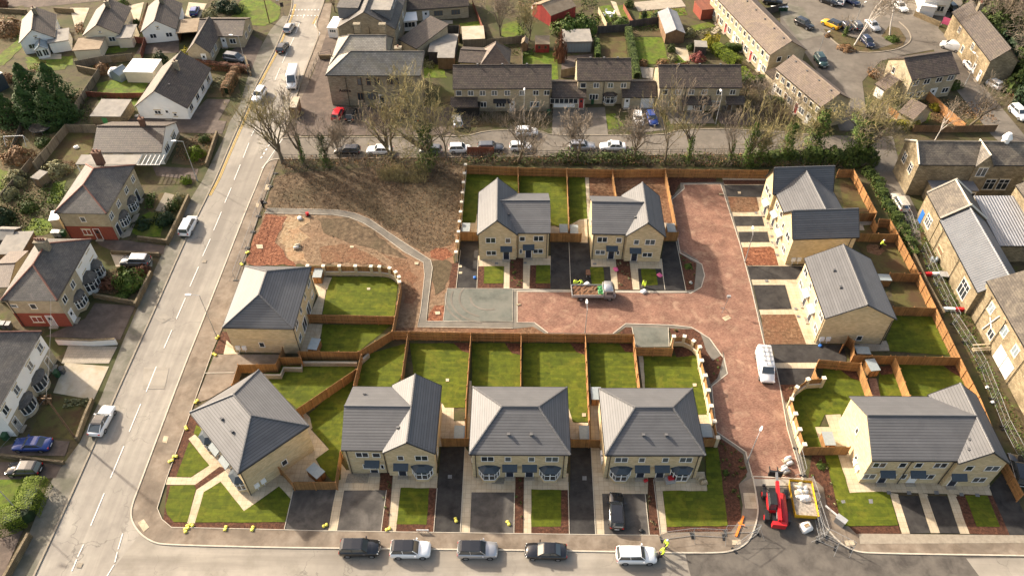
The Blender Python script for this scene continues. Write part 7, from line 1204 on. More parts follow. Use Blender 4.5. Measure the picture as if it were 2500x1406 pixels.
# ---------------------------------------------------------------- walls and fences of the older plots
def lowwall(label, s, h, mat='stone_wall', w=.3, cop=None, group='old garden walls'):
    r = blockwall(label, s, h, h, mat, w, 'garden_wall', 'wall', cop); r['group'] = group; return r
for l, s, h in (('stone wall before the low bungalow front garden', 'R1 1548 935 1470 1165', 1.0), ('stone wall along the pavement before the upper semi', 'S1 1345 100 1265 270 1185 430', 1.1), ('stone wall between the upper semi garden and the lane', 'S1 1185 425 980 400', .8), ('stone wall beside the grey SUV drive', 'S1 790 505 1135 520', .7), ('stone wall along the pavement before the middle semi', 'S1 1075 645 960 880', 1.0), ('stone wall below the middle semi shrub garden', 'S1 660 810 960 865', .8), ('dark stone wall before the bare front garden of the white semi', 'T1 575 285 525 400 475 540', .8), ('stone wall along the drive of the blue saloon', 'T1 0 640 220 665 395 685', .6),
              ('stone wall at the lower left corner beside the yard', 'T1 175 1130 20 1406', 1.1), ('dark stone wall behind the top-left gardens', 'R1 545 470 700 500', 1.3), ('stone wall behind the terraces drives by the bungalow', 'R1 790 410 940 390', 1.3), ('stone wall at the top-left lane', 'R1 -20 60 185 70', 1.0), ('stone wall at the top between the bungalow drives', 'R1 380 55 520 65', 1.0), ('stone wall by the big stone hall yard', 'R2 525 395 612 395', 1.0), ('stone wall beside the bungalow drive on the pavement', 'R1 1750 400 1790 520', .9), ('stone wall along the mill foot', 'S5 560 700 640 860 740 1080 860 1300', .9), ('court boundary wall beside the stone house road', 'P 2235 28 2298 55', 1.1)): lowwall(l, s, h)
lowwall('white rendered wall between the brown drive and the patio', 'S1 395 1135 650 1145 820 1135', 1.1, 'render_white', .25, 'stone_wall')
for l, s, h, m_, pm in (('weathered pale fence behind the pale garage', 'R1 530 440 740 400 940 385', 1.6, 'fence_grey', 'fence_grey'), ('long weathered fence between conifers and back lawn', 'R1 700 490 530 745', 1.7, 'fence_grey', 'fence_grey'), ('red-brown garden fence between the two little lawns', 'R1 605 655 820 668 1025 665', 1.2, 'fence_red', 'fence_red'), ('pale grey fence round the rough bungalow garden', 'R1 680 895 462 890 330 1050 230 1165', 1.8, 'fence_grey', 'fence_grey'), ('low plank fence beside the trampoline lawn', 'R1 150 865 60 1085', 1.0, 'fence_grey', 'fence_grey'), ('weathered fence of the left shed garden', 'R1 215 1130 0 1390', 1.5, 'fence_grey', 'fence_grey'), ('red fence beside the white bungalow corner', 'R1 960 265 1030 270 1000 380', 1.5, 'fence_red', 'fence_red'), ('brown fence between two top-left bungalows', 'R1 1050 20 990 200', 1.3, 'wood_brown', 'wood_brown'),
                        ('dark fence behind the paved yard at the top', 'R2 1265 180 1525 185 1520 250', 1.9, 'fence_dark', 'post_wood'), ('orange-brown fence at the top beside the bare tree', 'R2 1620 0 1715 235', 1.4, 'fence_red', 'fence_red'), ('weathered fence behind the laurel', 'R3 765 190 985 175', 1.7, 'fence_dark', 'fence_dark'), ('dark fence left of the garden shelter', 'R3 990 150 1215 120', 1.7, 'fence_dark', 'fence_dark'), ('weathered fence of the far left terrace garden', 'R3 -100 290 240 255', 1.6, 'fence_grey', 'fence_grey'), ('thin weathered fence by the red shed lawn', 'R3 218 350 222 465', 1.5, 'fence_grey', 'fence_grey'), ('pale fence between the two far lawns', 'R3 765 50 825 165', 1.4, 'wood_pale', 'wood_pale'), ('red fence right of the far lawn', 'R3 945 30 1010 145', 1.2, 'fence_red', 'fence_red'), ('slatted side fence beside the middle terrace', 'R3 500 500 600 480', 1.8, 'fence_grey', 'fence_grey'),
                        ('sunlit orange-brown fence across the court house garden', 'R4 1370 650 1500 770 1635 885', 1.8, 'post_wood', 'fence_wood'), ('weathered brown fence along the back street end', 'R4 1270 895 1560 900 1865 895', 1.5, 'wood_brown', 'wood_brown'), ('short raised fence beside the back street', 'S2 1700 -120 1890 -115', 1.8, 'fence_red', 'fence_red'), ('brown fence beside the double garage', 'R4 1090 760 1260 880', 1.4, 'post_wood', 'post_wood'), ('dark screen fence round the bins at the top of the court', 'R4 205 60 360 25', 1.6, 'fence_dark', 'fence_dark')):
    fence(l, s, h, m_, group='older garden fences', rails=False, step=3.0, postm=pm)
def railing(label, s, h=1.1, step=2.0, mat='plastic_black'):
    P = [Vector((p.x, p.y, 0)) for p in ats(s)]; o = P[0].copy(); Q = resample([p - o for p in P], step); r = thing('railing', label, 'railing', o, 0, 'metal railings')
    for z in (h, h * .55): strip(MB(), Q, .045, z - .045, z).build('rail', mat, r)
    for p in Q: pm = MB(); pm.box(-.035, .035, -.035, .035, 0, h); q = pm.build('post', mat, r); q.location = p
railing('railing beside the road above the stone hall', 'R2 455 575 525 410 610 390'); railing('dark railing along the back street behind the open ground', 'R2 250 1145 860 1145 1000 1140 1560 1130'); railing('dark railing along the back street behind the undergrowth', 'R3 80 1118 950 1110 1850 1100')
# ---------------------------------------------------------------- lamp posts and poles
def lamp(label, p, h, a, arm=1.2, name='street_lamp', white=True):
    r = thing(name, label, 'street lamp', at(px(p)[0]), R(a), 'street lamps'); MB().tube((0, 0, 0), (0, 0, 1.3), .1, .09, 8).build('base', 'galv', r); MB().tube((0, 0, 1.3), (0, 0, h), .065, .045, 8).build('pole', 'galv', r)
    MB().tube((0, 0, h), (arm, 0, h + .12), .035, .03, 6).build('arm', 'galv', r); m = MB(); m.loft([[(arm - .15, -.1, h + .06), (arm - .15, .1, h + .06), (arm - .15, .1, h + .2), (arm - .15, -.1, h + .2)], [(arm + .2, -.17, h + .05), (arm + .2, .17, h + .05), (arm + .2, .15, h + .2), (arm + .2, -.15, h + .2)], [(arm + .65, -.09, h + .06), (arm + .65, .09, h + .06), (arm + .65, .07, h + .17), (arm + .65, -.07, h + .17)]]); m.build('lamp_head', 'upvc', r)
for l, p, h, a in (('tall street lamp on the right pavement beside the main-road house', 'P 531 826', 8.6, 180), ('tall street lamp at the bungalow wall on the left pavement', 'P 482 442', 8, 180), ('street lamp behind the clipped hedge at the lower left', 'P 54 1256', 6, 180), ('street lamp between the estate road and the long front-row fence', 'P 1427 824', 5.6, 90), ('street lamp beside the red soil bed of the crossing-roof terrace', 'P 1818 641', 5.6, 80), ('street lamp on the estate road kerb beside the front-row corner bed', 'P 1824 1128', 5.2, 60), ('street lamp before the right-hand stone terrace', 'P 1747 303', 6, 90),
                   ('dark street lamp in the court beside the roadside car', 'P 1992 152', 6, 40), ('street lamp beside the copper beech hedge', 'P 606 180', 8, 170), ('street lamp among the birches on the island', 'P 2082 78', 6, 45), ('street lamp at the road by the detached court house', 'P 2356 208', 6, 100), ('street lamp before the left stone terrace', 'P 1279 300', 6, 90)): lamp(l, p, h, a)
def pole(label, p, h, name='telegraph_pole', cat='pole', mat='wood_brown', r0=.13):
    r = thing(name, label, cat, at(px(p)[0])); MB().tube((0, 0, 0), (0, 0, h), r0, r0 * .7, 8).build('post', mat, r); MB().box(-.6, .6, -.05, .05, h - .6, h - .48).build('crossarm', mat, r); return r
pole('wooden telegraph pole in the bare front garden of the white semi', 'T1 478 545', 9); pole('dark pole at the corner of the top lawn', 'R2 170 165', 7)
def sign(label, p, a, w, h, z, mat='upvc', name='road_sign', cat='sign', legs=2):
    r = thing(name, label, cat, at(px(p)[0]), R(a)); MB().box(-w / 2, w / 2, -.02, .02, z, z + h).build('plate', mat, r)
    for i in range(legs): x = (-w * .38 + i * w * .76) if legs > 1 else 0; MB().box(x - .03, x + .03, .022, .07, 0, z + h).build('post', 'plastic_grey', r)
sign('low street-name board on the front pavement behind the second parked car', 'T3 650 1130', 0, 1.4, .3, .35); sign('low white board beside the estate entrance lawn', 'T5 640 1015', -50, 1.9, .3, .45); sign('dark traffic sign on the left pavement at the top of the main road', 'R2 275 120', 20, .7, 1.0, 2.2, 'plastic_black', legs=1); sign('white-framed dark sign beside the grey SUV at the top', 'R2 240 70', 20, .6, .6, 2.0, 'upvc', legs=1); sign('pink and white board outside the sunlit stone house', 'R4 1480 190', -40, 1.6, 1.5, .4, 'pink_plastic')
o = thing('utility_cabinet', 'grey utility cabinet beside the white board at the estate entrance', 'cabinet', at('T5 690 1075'), R(-45)); MB().box(-.55, .55, -.3, .3, 0, 1.1).build('body', 'plastic_grey', o); MB().box(-.6, .6, -.35, .35, 1.102, 1.17).build('lid', 'galv', o)
# ---------------------------------------------------------------- site: mesh fence panels, weights, skip, materials
def heras(label, a, b, h=1.9, lean=0, foot='plastic_black'):
    a, b = at(px(a)[0]), at(px(b)[0]); d = b - a; L = d.length; r = thing('mesh_fence_panel', label, 'mesh fence', a, math.atan2(d.y, d.x), 'temporary mesh fence panels'); m = MB(); zb = .15
    for p, q in (((0, 0, zb), (0, 0, h)), ((L, 0, zb), (L, 0, h)), ((0, 0, h), (L, 0, h)), ((0, 0, zb), (L, 0, zb))): m.tube(p, q, .028, n=6)
    m.tube((0, 0, h * .55), (L, 0, h * .55), .016, n=4); m.build('frame', 'mesh_steel', r); w = MB(); n = int(L / .28)
    for i in range(1, n): w.tube((L * i / n, 0, zb), (L * i / n, 0, h), .004, n=3, cap=False)
    for i in range(1, 6): w.tube((0, 0, zb + (h - zb) * i / 6), (L, 0, zb + (h - zb) * i / 6), .004, n=3, cap=False)
    w.build('wire_mesh', 'mesh_steel', r)
    for x in (.1, L - .1): MB().box(x - .12, x + .12, -.38, .38, 0, .14).build('foot', foot, r)
    if 'mill' not in label and 'barrier' not in label: MB().tube((L, 0, h * .7), (L, -1.0, .05), .022, n=5).build('brace', 'mesh_steel', r)
HP = 'S2 332 70|S2 292 165|S2 250 280|S2 208 378|S2 170 490|S2 130 605|S2 90 712|S2 45 840'.split('|')
HL = ('topmost mesh panel beside the open ground', 'second mesh panel from the top beside the open ground', 'mesh panel just above the footpath end', 'mesh panel just below the footpath end', 'mesh panel beside the red soil', 'mesh panel nearest the sandy soil heap', 'lowest mesh panel, beside the main-road house')
for l, a, b in zip(HL, HP, HP[1:]): heras(l, a, b)
for l, a, b in (('mesh panel on the front pavement next to the two hi-vis people', 'P 1612 1318', 'P 1690 1308'), ('mesh panel on the front pavement behind the white slab', 'P 1690 1308', 'P 1768 1312'), ('mesh panel at the left kerb of the estate entrance', 'P 1790 1345', 'P 1850 1302'), ('mesh panel across the front bed beside the orange barrier', 'P 1768 1302', 'P 1850 1300'), ('mesh panel along the right kerb behind the stacked pallets', 'T5 418 600', 'T5 462 780'), ('mesh panel beside the yellow skip', 'T5 500 830', 'T5 545 960'),
                ('mesh panel right of the yellow skip', 'T5 545 985', 'T5 600 1160'), ('mesh panel lying out towards the road from the skip', 'T5 535 1040', 'T5 572 1195'), ('mesh panel on the dark road at the entrance', 'T5 545 1180', 'T5 670 1235'), ('mesh panel along the right kerb of the entrance', 'T5 605 1160', 'T5 770 1245'),
                ('mesh panel behind the cream SUV in the lane', 'S5 560 595', 'S5 610 685'), ('mesh panel beside the mill lane bend', 'S5 610 690', 'S5 640 785'), ('mesh panel at the foot of the mill beside the blue boards', 'S5 700 880', 'S5 748 990'), ('mesh panel by the first red and white barrier', 'S5 750 995', 'S5 800 1110'), ('mesh panel between the red and white barriers', 'S5 805 1115', 'S5 862 1230'), ('mesh panel by the second red and white barrier', 'S5 865 1240', 'S5 935 1370'), ('mesh panel beside the timber bench at the mill', 'T6 815 75', 'T6 890 190'), ('mesh panel below the timber bench at the mill', 'T6 895 195', 'T6 985 350'), ('mesh panel with white sheets on the mill strip', 'T6 990 360', 'T6 1060 540'), ('mesh panel near the boarded mill doors', 'T6 1065 550', 'T6 1125 710'), ('lowest mesh panel on the mill strip', 'T6 1130 720', 'T6 1240 930')): heras(l, a, b)
for l, p in (('by the slab corner of the main-road house, top', 'S1 1772 522'), ('beside the mesh panel foot on the right pavement', 'S1 1730 605'), ('at the foot of the tall street lamp', 'S1 1557 1128'), ('beside the bark triangle at the parking bays', 'S1 1538 1250'), ('at the pavement corner of the parking bays', 'T1 1237 312'), ('on the bark border beside the corner house, topmost', 'T1 1172 478'), ('upper of a pair on the corner border', 'T1 1103 657'), ('lower of a pair on the corner border', 'T1 1077 686'), ('right of three at the diagonal path foot', 'T1 1205 1088'), ('middle of three at the diagonal path foot', 'T1 1182 1100'), ('left of three at the diagonal path foot', 'T1 1168 1122'), ('alone on the front bark border', 'T1 1420 1108'), ('right one on the front bark border', 'T1 1590 1110'),
             ('on the first grey parking apron', 'T3 37 1090'), ('at the bark strip beside the L-shaped front house', 'T3 432 1113'), ('on the long black driveway left of the middle pair', 'T3 858 1055'), ('on the grey apron of the middle hipped pair', 'T3 1187 1076')):
    o = thing('weight_bag', 'bright yellow weight bag ' + l, 'weight bag', at(px(p)[0]), rnd.uniform(0, 3), 'yellow weight bags'); o.location.z = .1; o.scale = (.8,) * 3
    for s in (-1, 1): m = MB(); m.loft([[(s * .06, -.2, .0), (s * .06, .2, 0), (s * .06, .17, .16), (s * .06, -.17, .16)], [(s * .22, -.26, 0), (s * .22, .26, 0), (s * .22, .2, .24), (s * .22, -.2, .24)], [(s * .42, -.2, 0), (s * .42, .2, 0), (s * .40, .14, .15), (s * .40, -.14, .15)]]) if s > 0 else m.loft([[(-.42, -.2, 0), (-.42, .2, 0), (-.40, .14, .15), (-.40, -.14, .15)], [(-.22, -.26, 0), (-.22, .26, 0), (-.22, .2, .24), (-.22, -.2, .24)], [(-.06, -.2, 0), (-.06, .2, 0), (-.06, .17, .16), (-.06, -.17, .16)]]); m.build('pouch', 'yellow_block', o, True)
    MB().box(-.08, .08, -.15, .15, .10, .15).build('strap', 'yellow_block', o)
c = sum(ats('T5 385 855 505 855 525 1030 405 1030'), Vector()) / 4
o = thing('skip', 'yellow skip heaped with white sacks and rubble beside the telehandler', 'skip', c, R(-4)); w, d, h = 1.15, 2.05, 1.15
m = MB(); m.box(-w, w, -d, d, .1, .18); m.slab([(-w, -d, .1), (-w - .15, -d - .2, h), (-w - .15, d + .2, h), (-w, d, .1)], [[0, 1, 2, 3]], .06); m.slab([(w, -d, .1), (w, d, .1), (w + .15, d + .2, h), (w + .15, -d - .2, h)], [[0, 1, 2, 3]], .06); m.slab([(-w, -d, .1), (w, -d, .1), (w + .15, -d - .2, h), (-w - .15, -d - .2, h)], [[0, 1, 2, 3]], .06); m.slab([(w, d, .1), (-w, d, .1), (-w - .15, d + .2, h), (w + .15, d + .2, h)], [[0, 1, 2, 3]], .06); m.build('body', 'skip_yellow', o)
m = MB(); m.box(-w - .05, w + .05, -d - .05, d + .05, .5, .85); m.build('rubble', 'rubble', o)
def sack(parent, x, y, z, sx, sy, sz, mat='sack_white', name='sack'):
    m = MB(); k = [[(x + sx * a * (1 + rnd.uniform(-.15, .15)), y + sy * b * (1 + rnd.uniform(-.15, .15)), z + q * sz) for a, b in ((-.45, -.3), (-.3, -.45), (.3, -.45), (.45, -.3), (.45, .3), (.3, .45), (-.3, .45), (-.45, .3))] for q in (0, .3, .7)]; k.append([(x + (p[0] - x) * .6, y + (p[1] - y) * .6, z + sz) for p in k[2]]); m.loft(k); return m.build(name, mat, parent, True)
for i in range(20): sack(o, rnd.uniform(-.7, .7), rnd.uniform(-.4, 1.7), .82, rnd.uniform(.5, .9), rnd.uniform(.5, .9), rnd.uniform(.25, .5), ('sack_white', 'sack_white', 'concrete', 'galv')[i % 4])
def pallet(label, p, a, mats, n=3, name='pallet_stack'):
    r = thing(name, label, 'pallet', at(px(p)[0]), R(a)); m = MB()
    for i in range(6): m.box(-.6, .6, -.5 + i * .18, -.5 + i * .18 + .1, .1, .13)
    for x in (-.55, 0, .45): m.box(x, x + .1, -.5, .5, 0, .098)
    m.build('pallet', 'wood_pale', r)
    for i in range(n): sack(r, rnd.uniform(-.2, .2), -.3 + .6 * i / max(1, n - 1), .135, .9, .45, rnd.uniform(.35, .7), mats[i % len(mats)])
pallet('pallet of white sacks behind the telehandler forks, upper one', 'T5 368 690', 20, ('sack_white', 'concrete')); pallet('pallet of grey and white sacks nearest the telehandler forks', 'T5 348 745', 25, ('galv', 'sack_white')); pallet('wooden pallets leaning by the hipped pair corner', 'T4 1218 812', 10, ('wood_pale',), 2); pallet('pallet beside the sandy soil heap', 'S2 485 600', 15, ('galv', 'concrete'), 2); pallet('pallet of pale blue boards at the foot of the mill', 'S5 785 950', 70, ('glass_pale', 'grp_grey'), 3)
o = thing('bulk_bag', 'white bulk bag slumped on the dark entrance road', 'bulk bag', at('T5 478 1105'), .4); sack(o, 0, 0, 0, 1.5, 1.2, .7, name='bag'); MB().box(-.3, .3, -.2, .2, .68, .75).build('sand', 'sand_soil', o)
for l, p, mt in (('white bag beside the red compactor on the footpath', 'S2 505 395', 'sack_white'), ('white builders bag on the drive behind the tipper truck', 'S3 1032 868', 'sack_white'), ('white bag on the kerb beside the kneeling landscaper', 'S3 1437 920', 'sack_white'), ('pile of white bags in the rough bungalow garden', 'R1 550 1060', 'sack_white'), ('pink tarpaulin on the bark bed of the right gabled house', 'S3 1240 758', 'pink_plastic'), ('pink tarpaulin beside the last front lawn by the black drive', 'S3 1553 800', 'pink_plastic'), ('blue bag beside the white meter boxes', 'S4 1060 1305', 'blue_plastic'), ('blue crate on the black drive by the pillared wall', 'S3 232 818', 'blue_plastic'), ('white rag in the bark bed at the kerb corner', 'S3 1775 855', 'sack_white'), ('red bucket at the hipped pair doorway', 'T4 866 808', 'machine_red'), ('black bucket on the grey apron behind the black estate car', 'T4 838 1122', 'plastic_black'), ('white sheets pinned near the mill strip fence', 'T6 1027 470', 'sack_white'), ('second white sheet lower on the mill strip fence', 'T6 1058 560', 'sack_white')):
    o = thing('bag' if 'bag' in l or 'sheet' in l or 'rag' in l or 'tarp' in l else 'bucket', l, 'bag' if 'bucket' not in l and 'crate' not in l else 'container', at(px(p)[0]), rnd.uniform(0, 3)); o.location.z = .08; k = .55 if any(w in l for w in ('sheet', 'rag ', 'bucket', 'blue')) else .9; sack(o, 0, 0, 0, k, k * .8, k * (.2 if 'pink' in l else .4), mt, 'body'); 
o = thing('compactor', 'red and black plate compactor at the footpath edge', 'machine', at('S2 560 372'), .5); o.location.z = .06; MB().box(-.35, .35, -.25, .25, 0, .12).build('plate', 'plastic_black', o); MB().box(-.22, .22, -.2, .2, .122, .6).build('engine', 'machine_red', o); MB().tube((-.2, 0, .5), (-.9, 0, 1.1), .03).build('handle', 'plastic_black', o)
o = thing('generator', 'grey generator with a red tank before the right bay window', 'machine', at('T4 1018 810'), .2); o.location.z = .04; MB().box(-.6, .6, -.4, .4, .05, .6).build('body', 'galv', o); MB().box(-.3, .35, -.25, .25, .602, .85).build('tank', 'machine_red', o)
o = thing('wheelbarrow', 'brown wheelbarrow standing beside the front lawn', 'wheelbarrow', at('S3 1040 800'), R(90)); o.location.z = .06; m = MB(); m.loft([[(-.3, -.22, .3), (.35, -.15, .3), (.35, .15, .3), (-.3, .22, .3)], [(-.5, -.38, .6), (.6, -.3, .62), (.6, .3, .62), (-.5, .38, .6)]]); m.build('tray', 'rust', o); m = MB(); m.tube((.62, -.06, .2), (.62, .06, .2), .2, n=12); m.build('wheel', 'tyre', o)
for s in (-1, 1): m = MB(); m.tube((.6, 0, .2), (-.95, s * .3, .55), .025); m.tube((-.4, s * .25, .42), (-.4, s * .25, 0), .025); m.build('handle', 'steel', o)
for i, (l, p, a) in enumerate((('first red and white plastic barrier, at the blue boards', 'S5 765 1048', 3), ('second red and white plastic barrier, lower down the mill strip', 'S5 930 1290', -2))):
    o = thing('plastic_barrier', l, 'barrier', at(px(p)[0]), R(a), 'red and white barriers'); MB().box(-2.0, -.1, -.2, .2, .05, .55).build('white_half', 'upvc', o) if i else MB().box(.1, 1.9, -.2, .2, .05, .55).build('white_half', 'upvc', o); (MB().box(0, 2.0, -.2, .2, .05, .6) if i else MB().box(-1.9, 0, -.2, .2, .05, .6)).build('red_half', 'machine_red', o)
o = thing('orange_barrier', 'orange plastic barrier lying on the pavement at the estate entrance', 'barrier', at('T5 65 1095'), R(62)); o.location.z = .1; MB().box(-1.4, 1.4, -.12, .12, 0, .14).build('beam', 'orange_plastic', o); MB().box(.2, .35, -.5, .3, .14, .2).build('foot', 'orange_plastic', o)
o = thing('floodlight_stand', 'portable floodlight on a stand in the middle of the brick road', 'work light', at('S4 368 1050')); o.location.z = .07
for a in (0, 120, 240): MB().tube((0, 0, .5), (.6 * math.cos(R(a)), .6 * math.sin(R(a)), 0), .03).build('leg', 'steel', o)
MB().tube((0, 0, .4), (.3, .2, 2.5), .035).build('pole', 'steel', o); MB().box(.05, .55, .1, .35, 2.45, 2.8).build('lamp_head', 'galv', o)
for l, p, a, s_ in (('brown sheet board lying on the brick road', 'S4 392 1105', 30, (1.1, .7, .03)), ('short timber offcut at the left end of the brick road', 'S3 545 1010', 5, (.6, .25, .12)), ('small brick stack near the top of the brick road', 'S4 350 224', 0, (.6, .3, .2))): o = thing('board', l, 'board', at(px(p)[0]), R(a)); o.location.z = .07; MB().box(-s_[0] / 2, s_[0] / 2, -s_[1] / 2, s_[1] / 2, 0, s_[2]).build('panel', 'wood_pale', o)
o = thing('timber_bench', 'pale timber bench frame by the mill wall', 'bench', at('T6 995 245'), R(5)); m = MB()
for z, y in ((.45, -.2), (.45, .1), (.9, .35)): MB().box(-1.4, 1.4, y, y + .22, z, z + .06).build('slat', 'wood_pale', o)
for x in (-1.2, 1.2): MB().box(x - .05, x + .05, -.2, .4, 0, .448).build('leg', 'wood_pale', o)
o = thing('trestle_table', 'grey topped trestle table beside the mill wall', 'table', at('S5 862 1065'), R(-8)); MB().box(-1.0, 1.0, -.55, .55, .74, .8).build('top', 'galv', o)
for x, y in ((-.85, -.4), (.85, -.4), (-.85, .4), (.85, .4)): MB().box(x - .04, x + .04, y - .04, y + .04, 0, .738).build('leg', 'steel', o)
# household things
def bin_(label, p, mat='bin_green', a=0):
    r = thing('wheelie_bin', label, 'wheelie bin', at(px(p)[0]), R(a), 'wheelie bins'); m = MB(); m.loft([[(-.24, -.28, .05), (.24, -.28, .05), (.24, .28, .05), (-.24, .28, .05)], [(-.29, -.36, 1.0), (.29, -.36, 1.0), (.29, .36, 1.0), (-.29, .36, 1.0)]]); m.build('body', mat, r); MB().box(-.31, .31, -.4, .38, 1.003, 1.07).build('lid', mat if 'pale' not in label else 'upvc', r)
for l, p, m_ in (('green bin at the far left beside the middle semi wall', 'S1 10 1050', 'bin_green'), ('grey bin second from left beside the middle semi wall', 'S1 40 1055', 'bin_grey'), ('dark bin third from left beside the middle semi wall', 'S1 80 1058', 'bin_grey'), ('pale-lidded bin first in the row by the upper semi side', 'S1 400 400', 'galv'), ('pale-lidded bin second in the row by the upper semi side', 'S1 432 400', 'galv'), ('green bin beside the row by the upper semi side', 'S1 465 398', 'bin_green'), ('green bin at the white semi corner', 'T1 370 150', 'bin_green'), ('grey bin at the white semi corner', 'T1 400 130', 'bin_grey'), ('green bin beside the blue saloon', 'T1 45 545', 'bin_green'), ('green bin at the corner of the left stone terrace', 'R3 408 825', 'bin_green'), ('green bin by the window of the right stone terrace', 'R3 1658 800', 'bin_grey'), ('green bin on the left before the middle terrace window', 'R3 720 745', 'bin_green'), ('grey bin beside the white bungalow corner by the road', 'R1 990 862', 'bin_grey'), ('green bin beside the greenhouse lawn', 'R1 905 560', 'bin_green'), ('grey bin beside the greenhouse lawn', 'R1 938 570', 'bin_grey')): bin_(l, p, m_)
for i, x in enumerate((245, 270, 295, 320, 345)): bin_('pale-lidded bin number %s from the left in the court bin row' % ('one', 'two', 'three', 'four', 'five')[i], 'R4 %d 82' % x, 'bin_green')
o = thing('trampoline', 'round black trampoline on the left lawn beside the conifers', 'trampoline', at('R1 302 935')); MB().tube((0, 0, .82), (0, 0, .86), 1.75, n=28).build('mat', 'plastic_black', o); 
m = MB()
for i in range(28): a, b = R(i * 360 / 28), R((i + 1) * 360 / 28); m.tube((1.85 * math.cos(a), 1.85 * math.sin(a), .86), (1.85 * math.cos(b), 1.85 * math.sin(b), .86), .05, n=5)
m.build('rim', 'bin_grey', o)
for i in range(6): a = R(i * 60); MB().tube((1.8 * math.cos(a), 1.8 * math.sin(a), 0), (1.8 * math.cos(a), 1.8 * math.sin(a), .84), .035).build('leg', 'steel', o)
o = thing('swing_frame', 'white metal swing frame on the left lawn', 'swing', at('R1 200 1035'), R(5)); MB().tube((-3.4, 0, 1.9), (0, 0, 1.9), .05).build('top_bar', 'upvc', o)
for x, y in ((-3.4, -.8), (-3.4, .8), (0, -.8), (0, .8)): MB().tube((x, 0, 1.9), (x, y, 0), .04).build('leg', 'upvc', o)
def patio_set(label, p, mat='upvc', n=4):
    o = thing('patio_table', label + ' table', 'garden table', at(px(p)[0])); MB().tube((0, 0, .68), (0, 0, .73), .6, n=16).build('top', mat, o); MB().tube((0, 0, 0), (0, 0, .68), .06).build('stem', mat, o)
    for i in range(n):
        a = i * 6.283 / n + .4; c = thing('garden_chair', label + (' chair at the back right', ' chair at the back left', ' chair at the front left', ' chair at the front right')[i], 'chair', at(px(p)[0]) + Vector((1.1 * math.cos(a), 1.1 * math.sin(a), 0)), a, 'white garden chairs'); MB().box(-.25, .25, -.25, .25, .4, .45).build('seat', mat, c); MB().box(.22, .27, -.25, .25, .452, .95).build('backrest', mat, c)
        for x, y in ((-.22, -.22), (.22, -.22), (-.22, .22), (.22, .22)): MB().box(x - .02, x + .02, y - .02, y + .02, 0, .398).build('leg', mat, c)
patio_set('white patio set on the far lawn,', 'R3 838 115'); patio_set('white patio set beside the large red shed,', 'R3 330 70')
o = thing('covered_woodpile', 'grey tarpaulin-covered heap beside the pale garage', 'covered heap', at('R1 830 540'), .3); sack(o, 0, 0, 0, 2.6, 2.4, 1.3, 'sack_white', 'cover') ; sack(o, 0, 0, 1.25, 1.4, 1.4, .4, 'sack_white', 'cover')
# overhead wires crossing the lower left
m = MB()
for a, b, za, zb in (('T1 478 545', 'T1 -300 1250', 8.6, 6.5), ('T1 478 545', 'S1 480 950', 8.6, 5.5)):
    A, B_ = at(px(a)[0]), at(px(b)[0]); A.z, B_.z = za, zb; pts = [A.lerp(B_, i / 12) - Vector((0, 0, 4 * .5 * (i / 12) * (1 - i / 12))) for i in range(13)]; m = MB()
    for p, q in zip(pts, pts[1:]): m.tube(p, q, .02, n=4, cap=False)
    tag(m.build('overhead_wire', 'plastic_grey'), 'thin overhead wire running ' + ('to the lower left from the wooden pole' if '1250' in b else 'from the wooden pole to the middle semi'), 'wire')
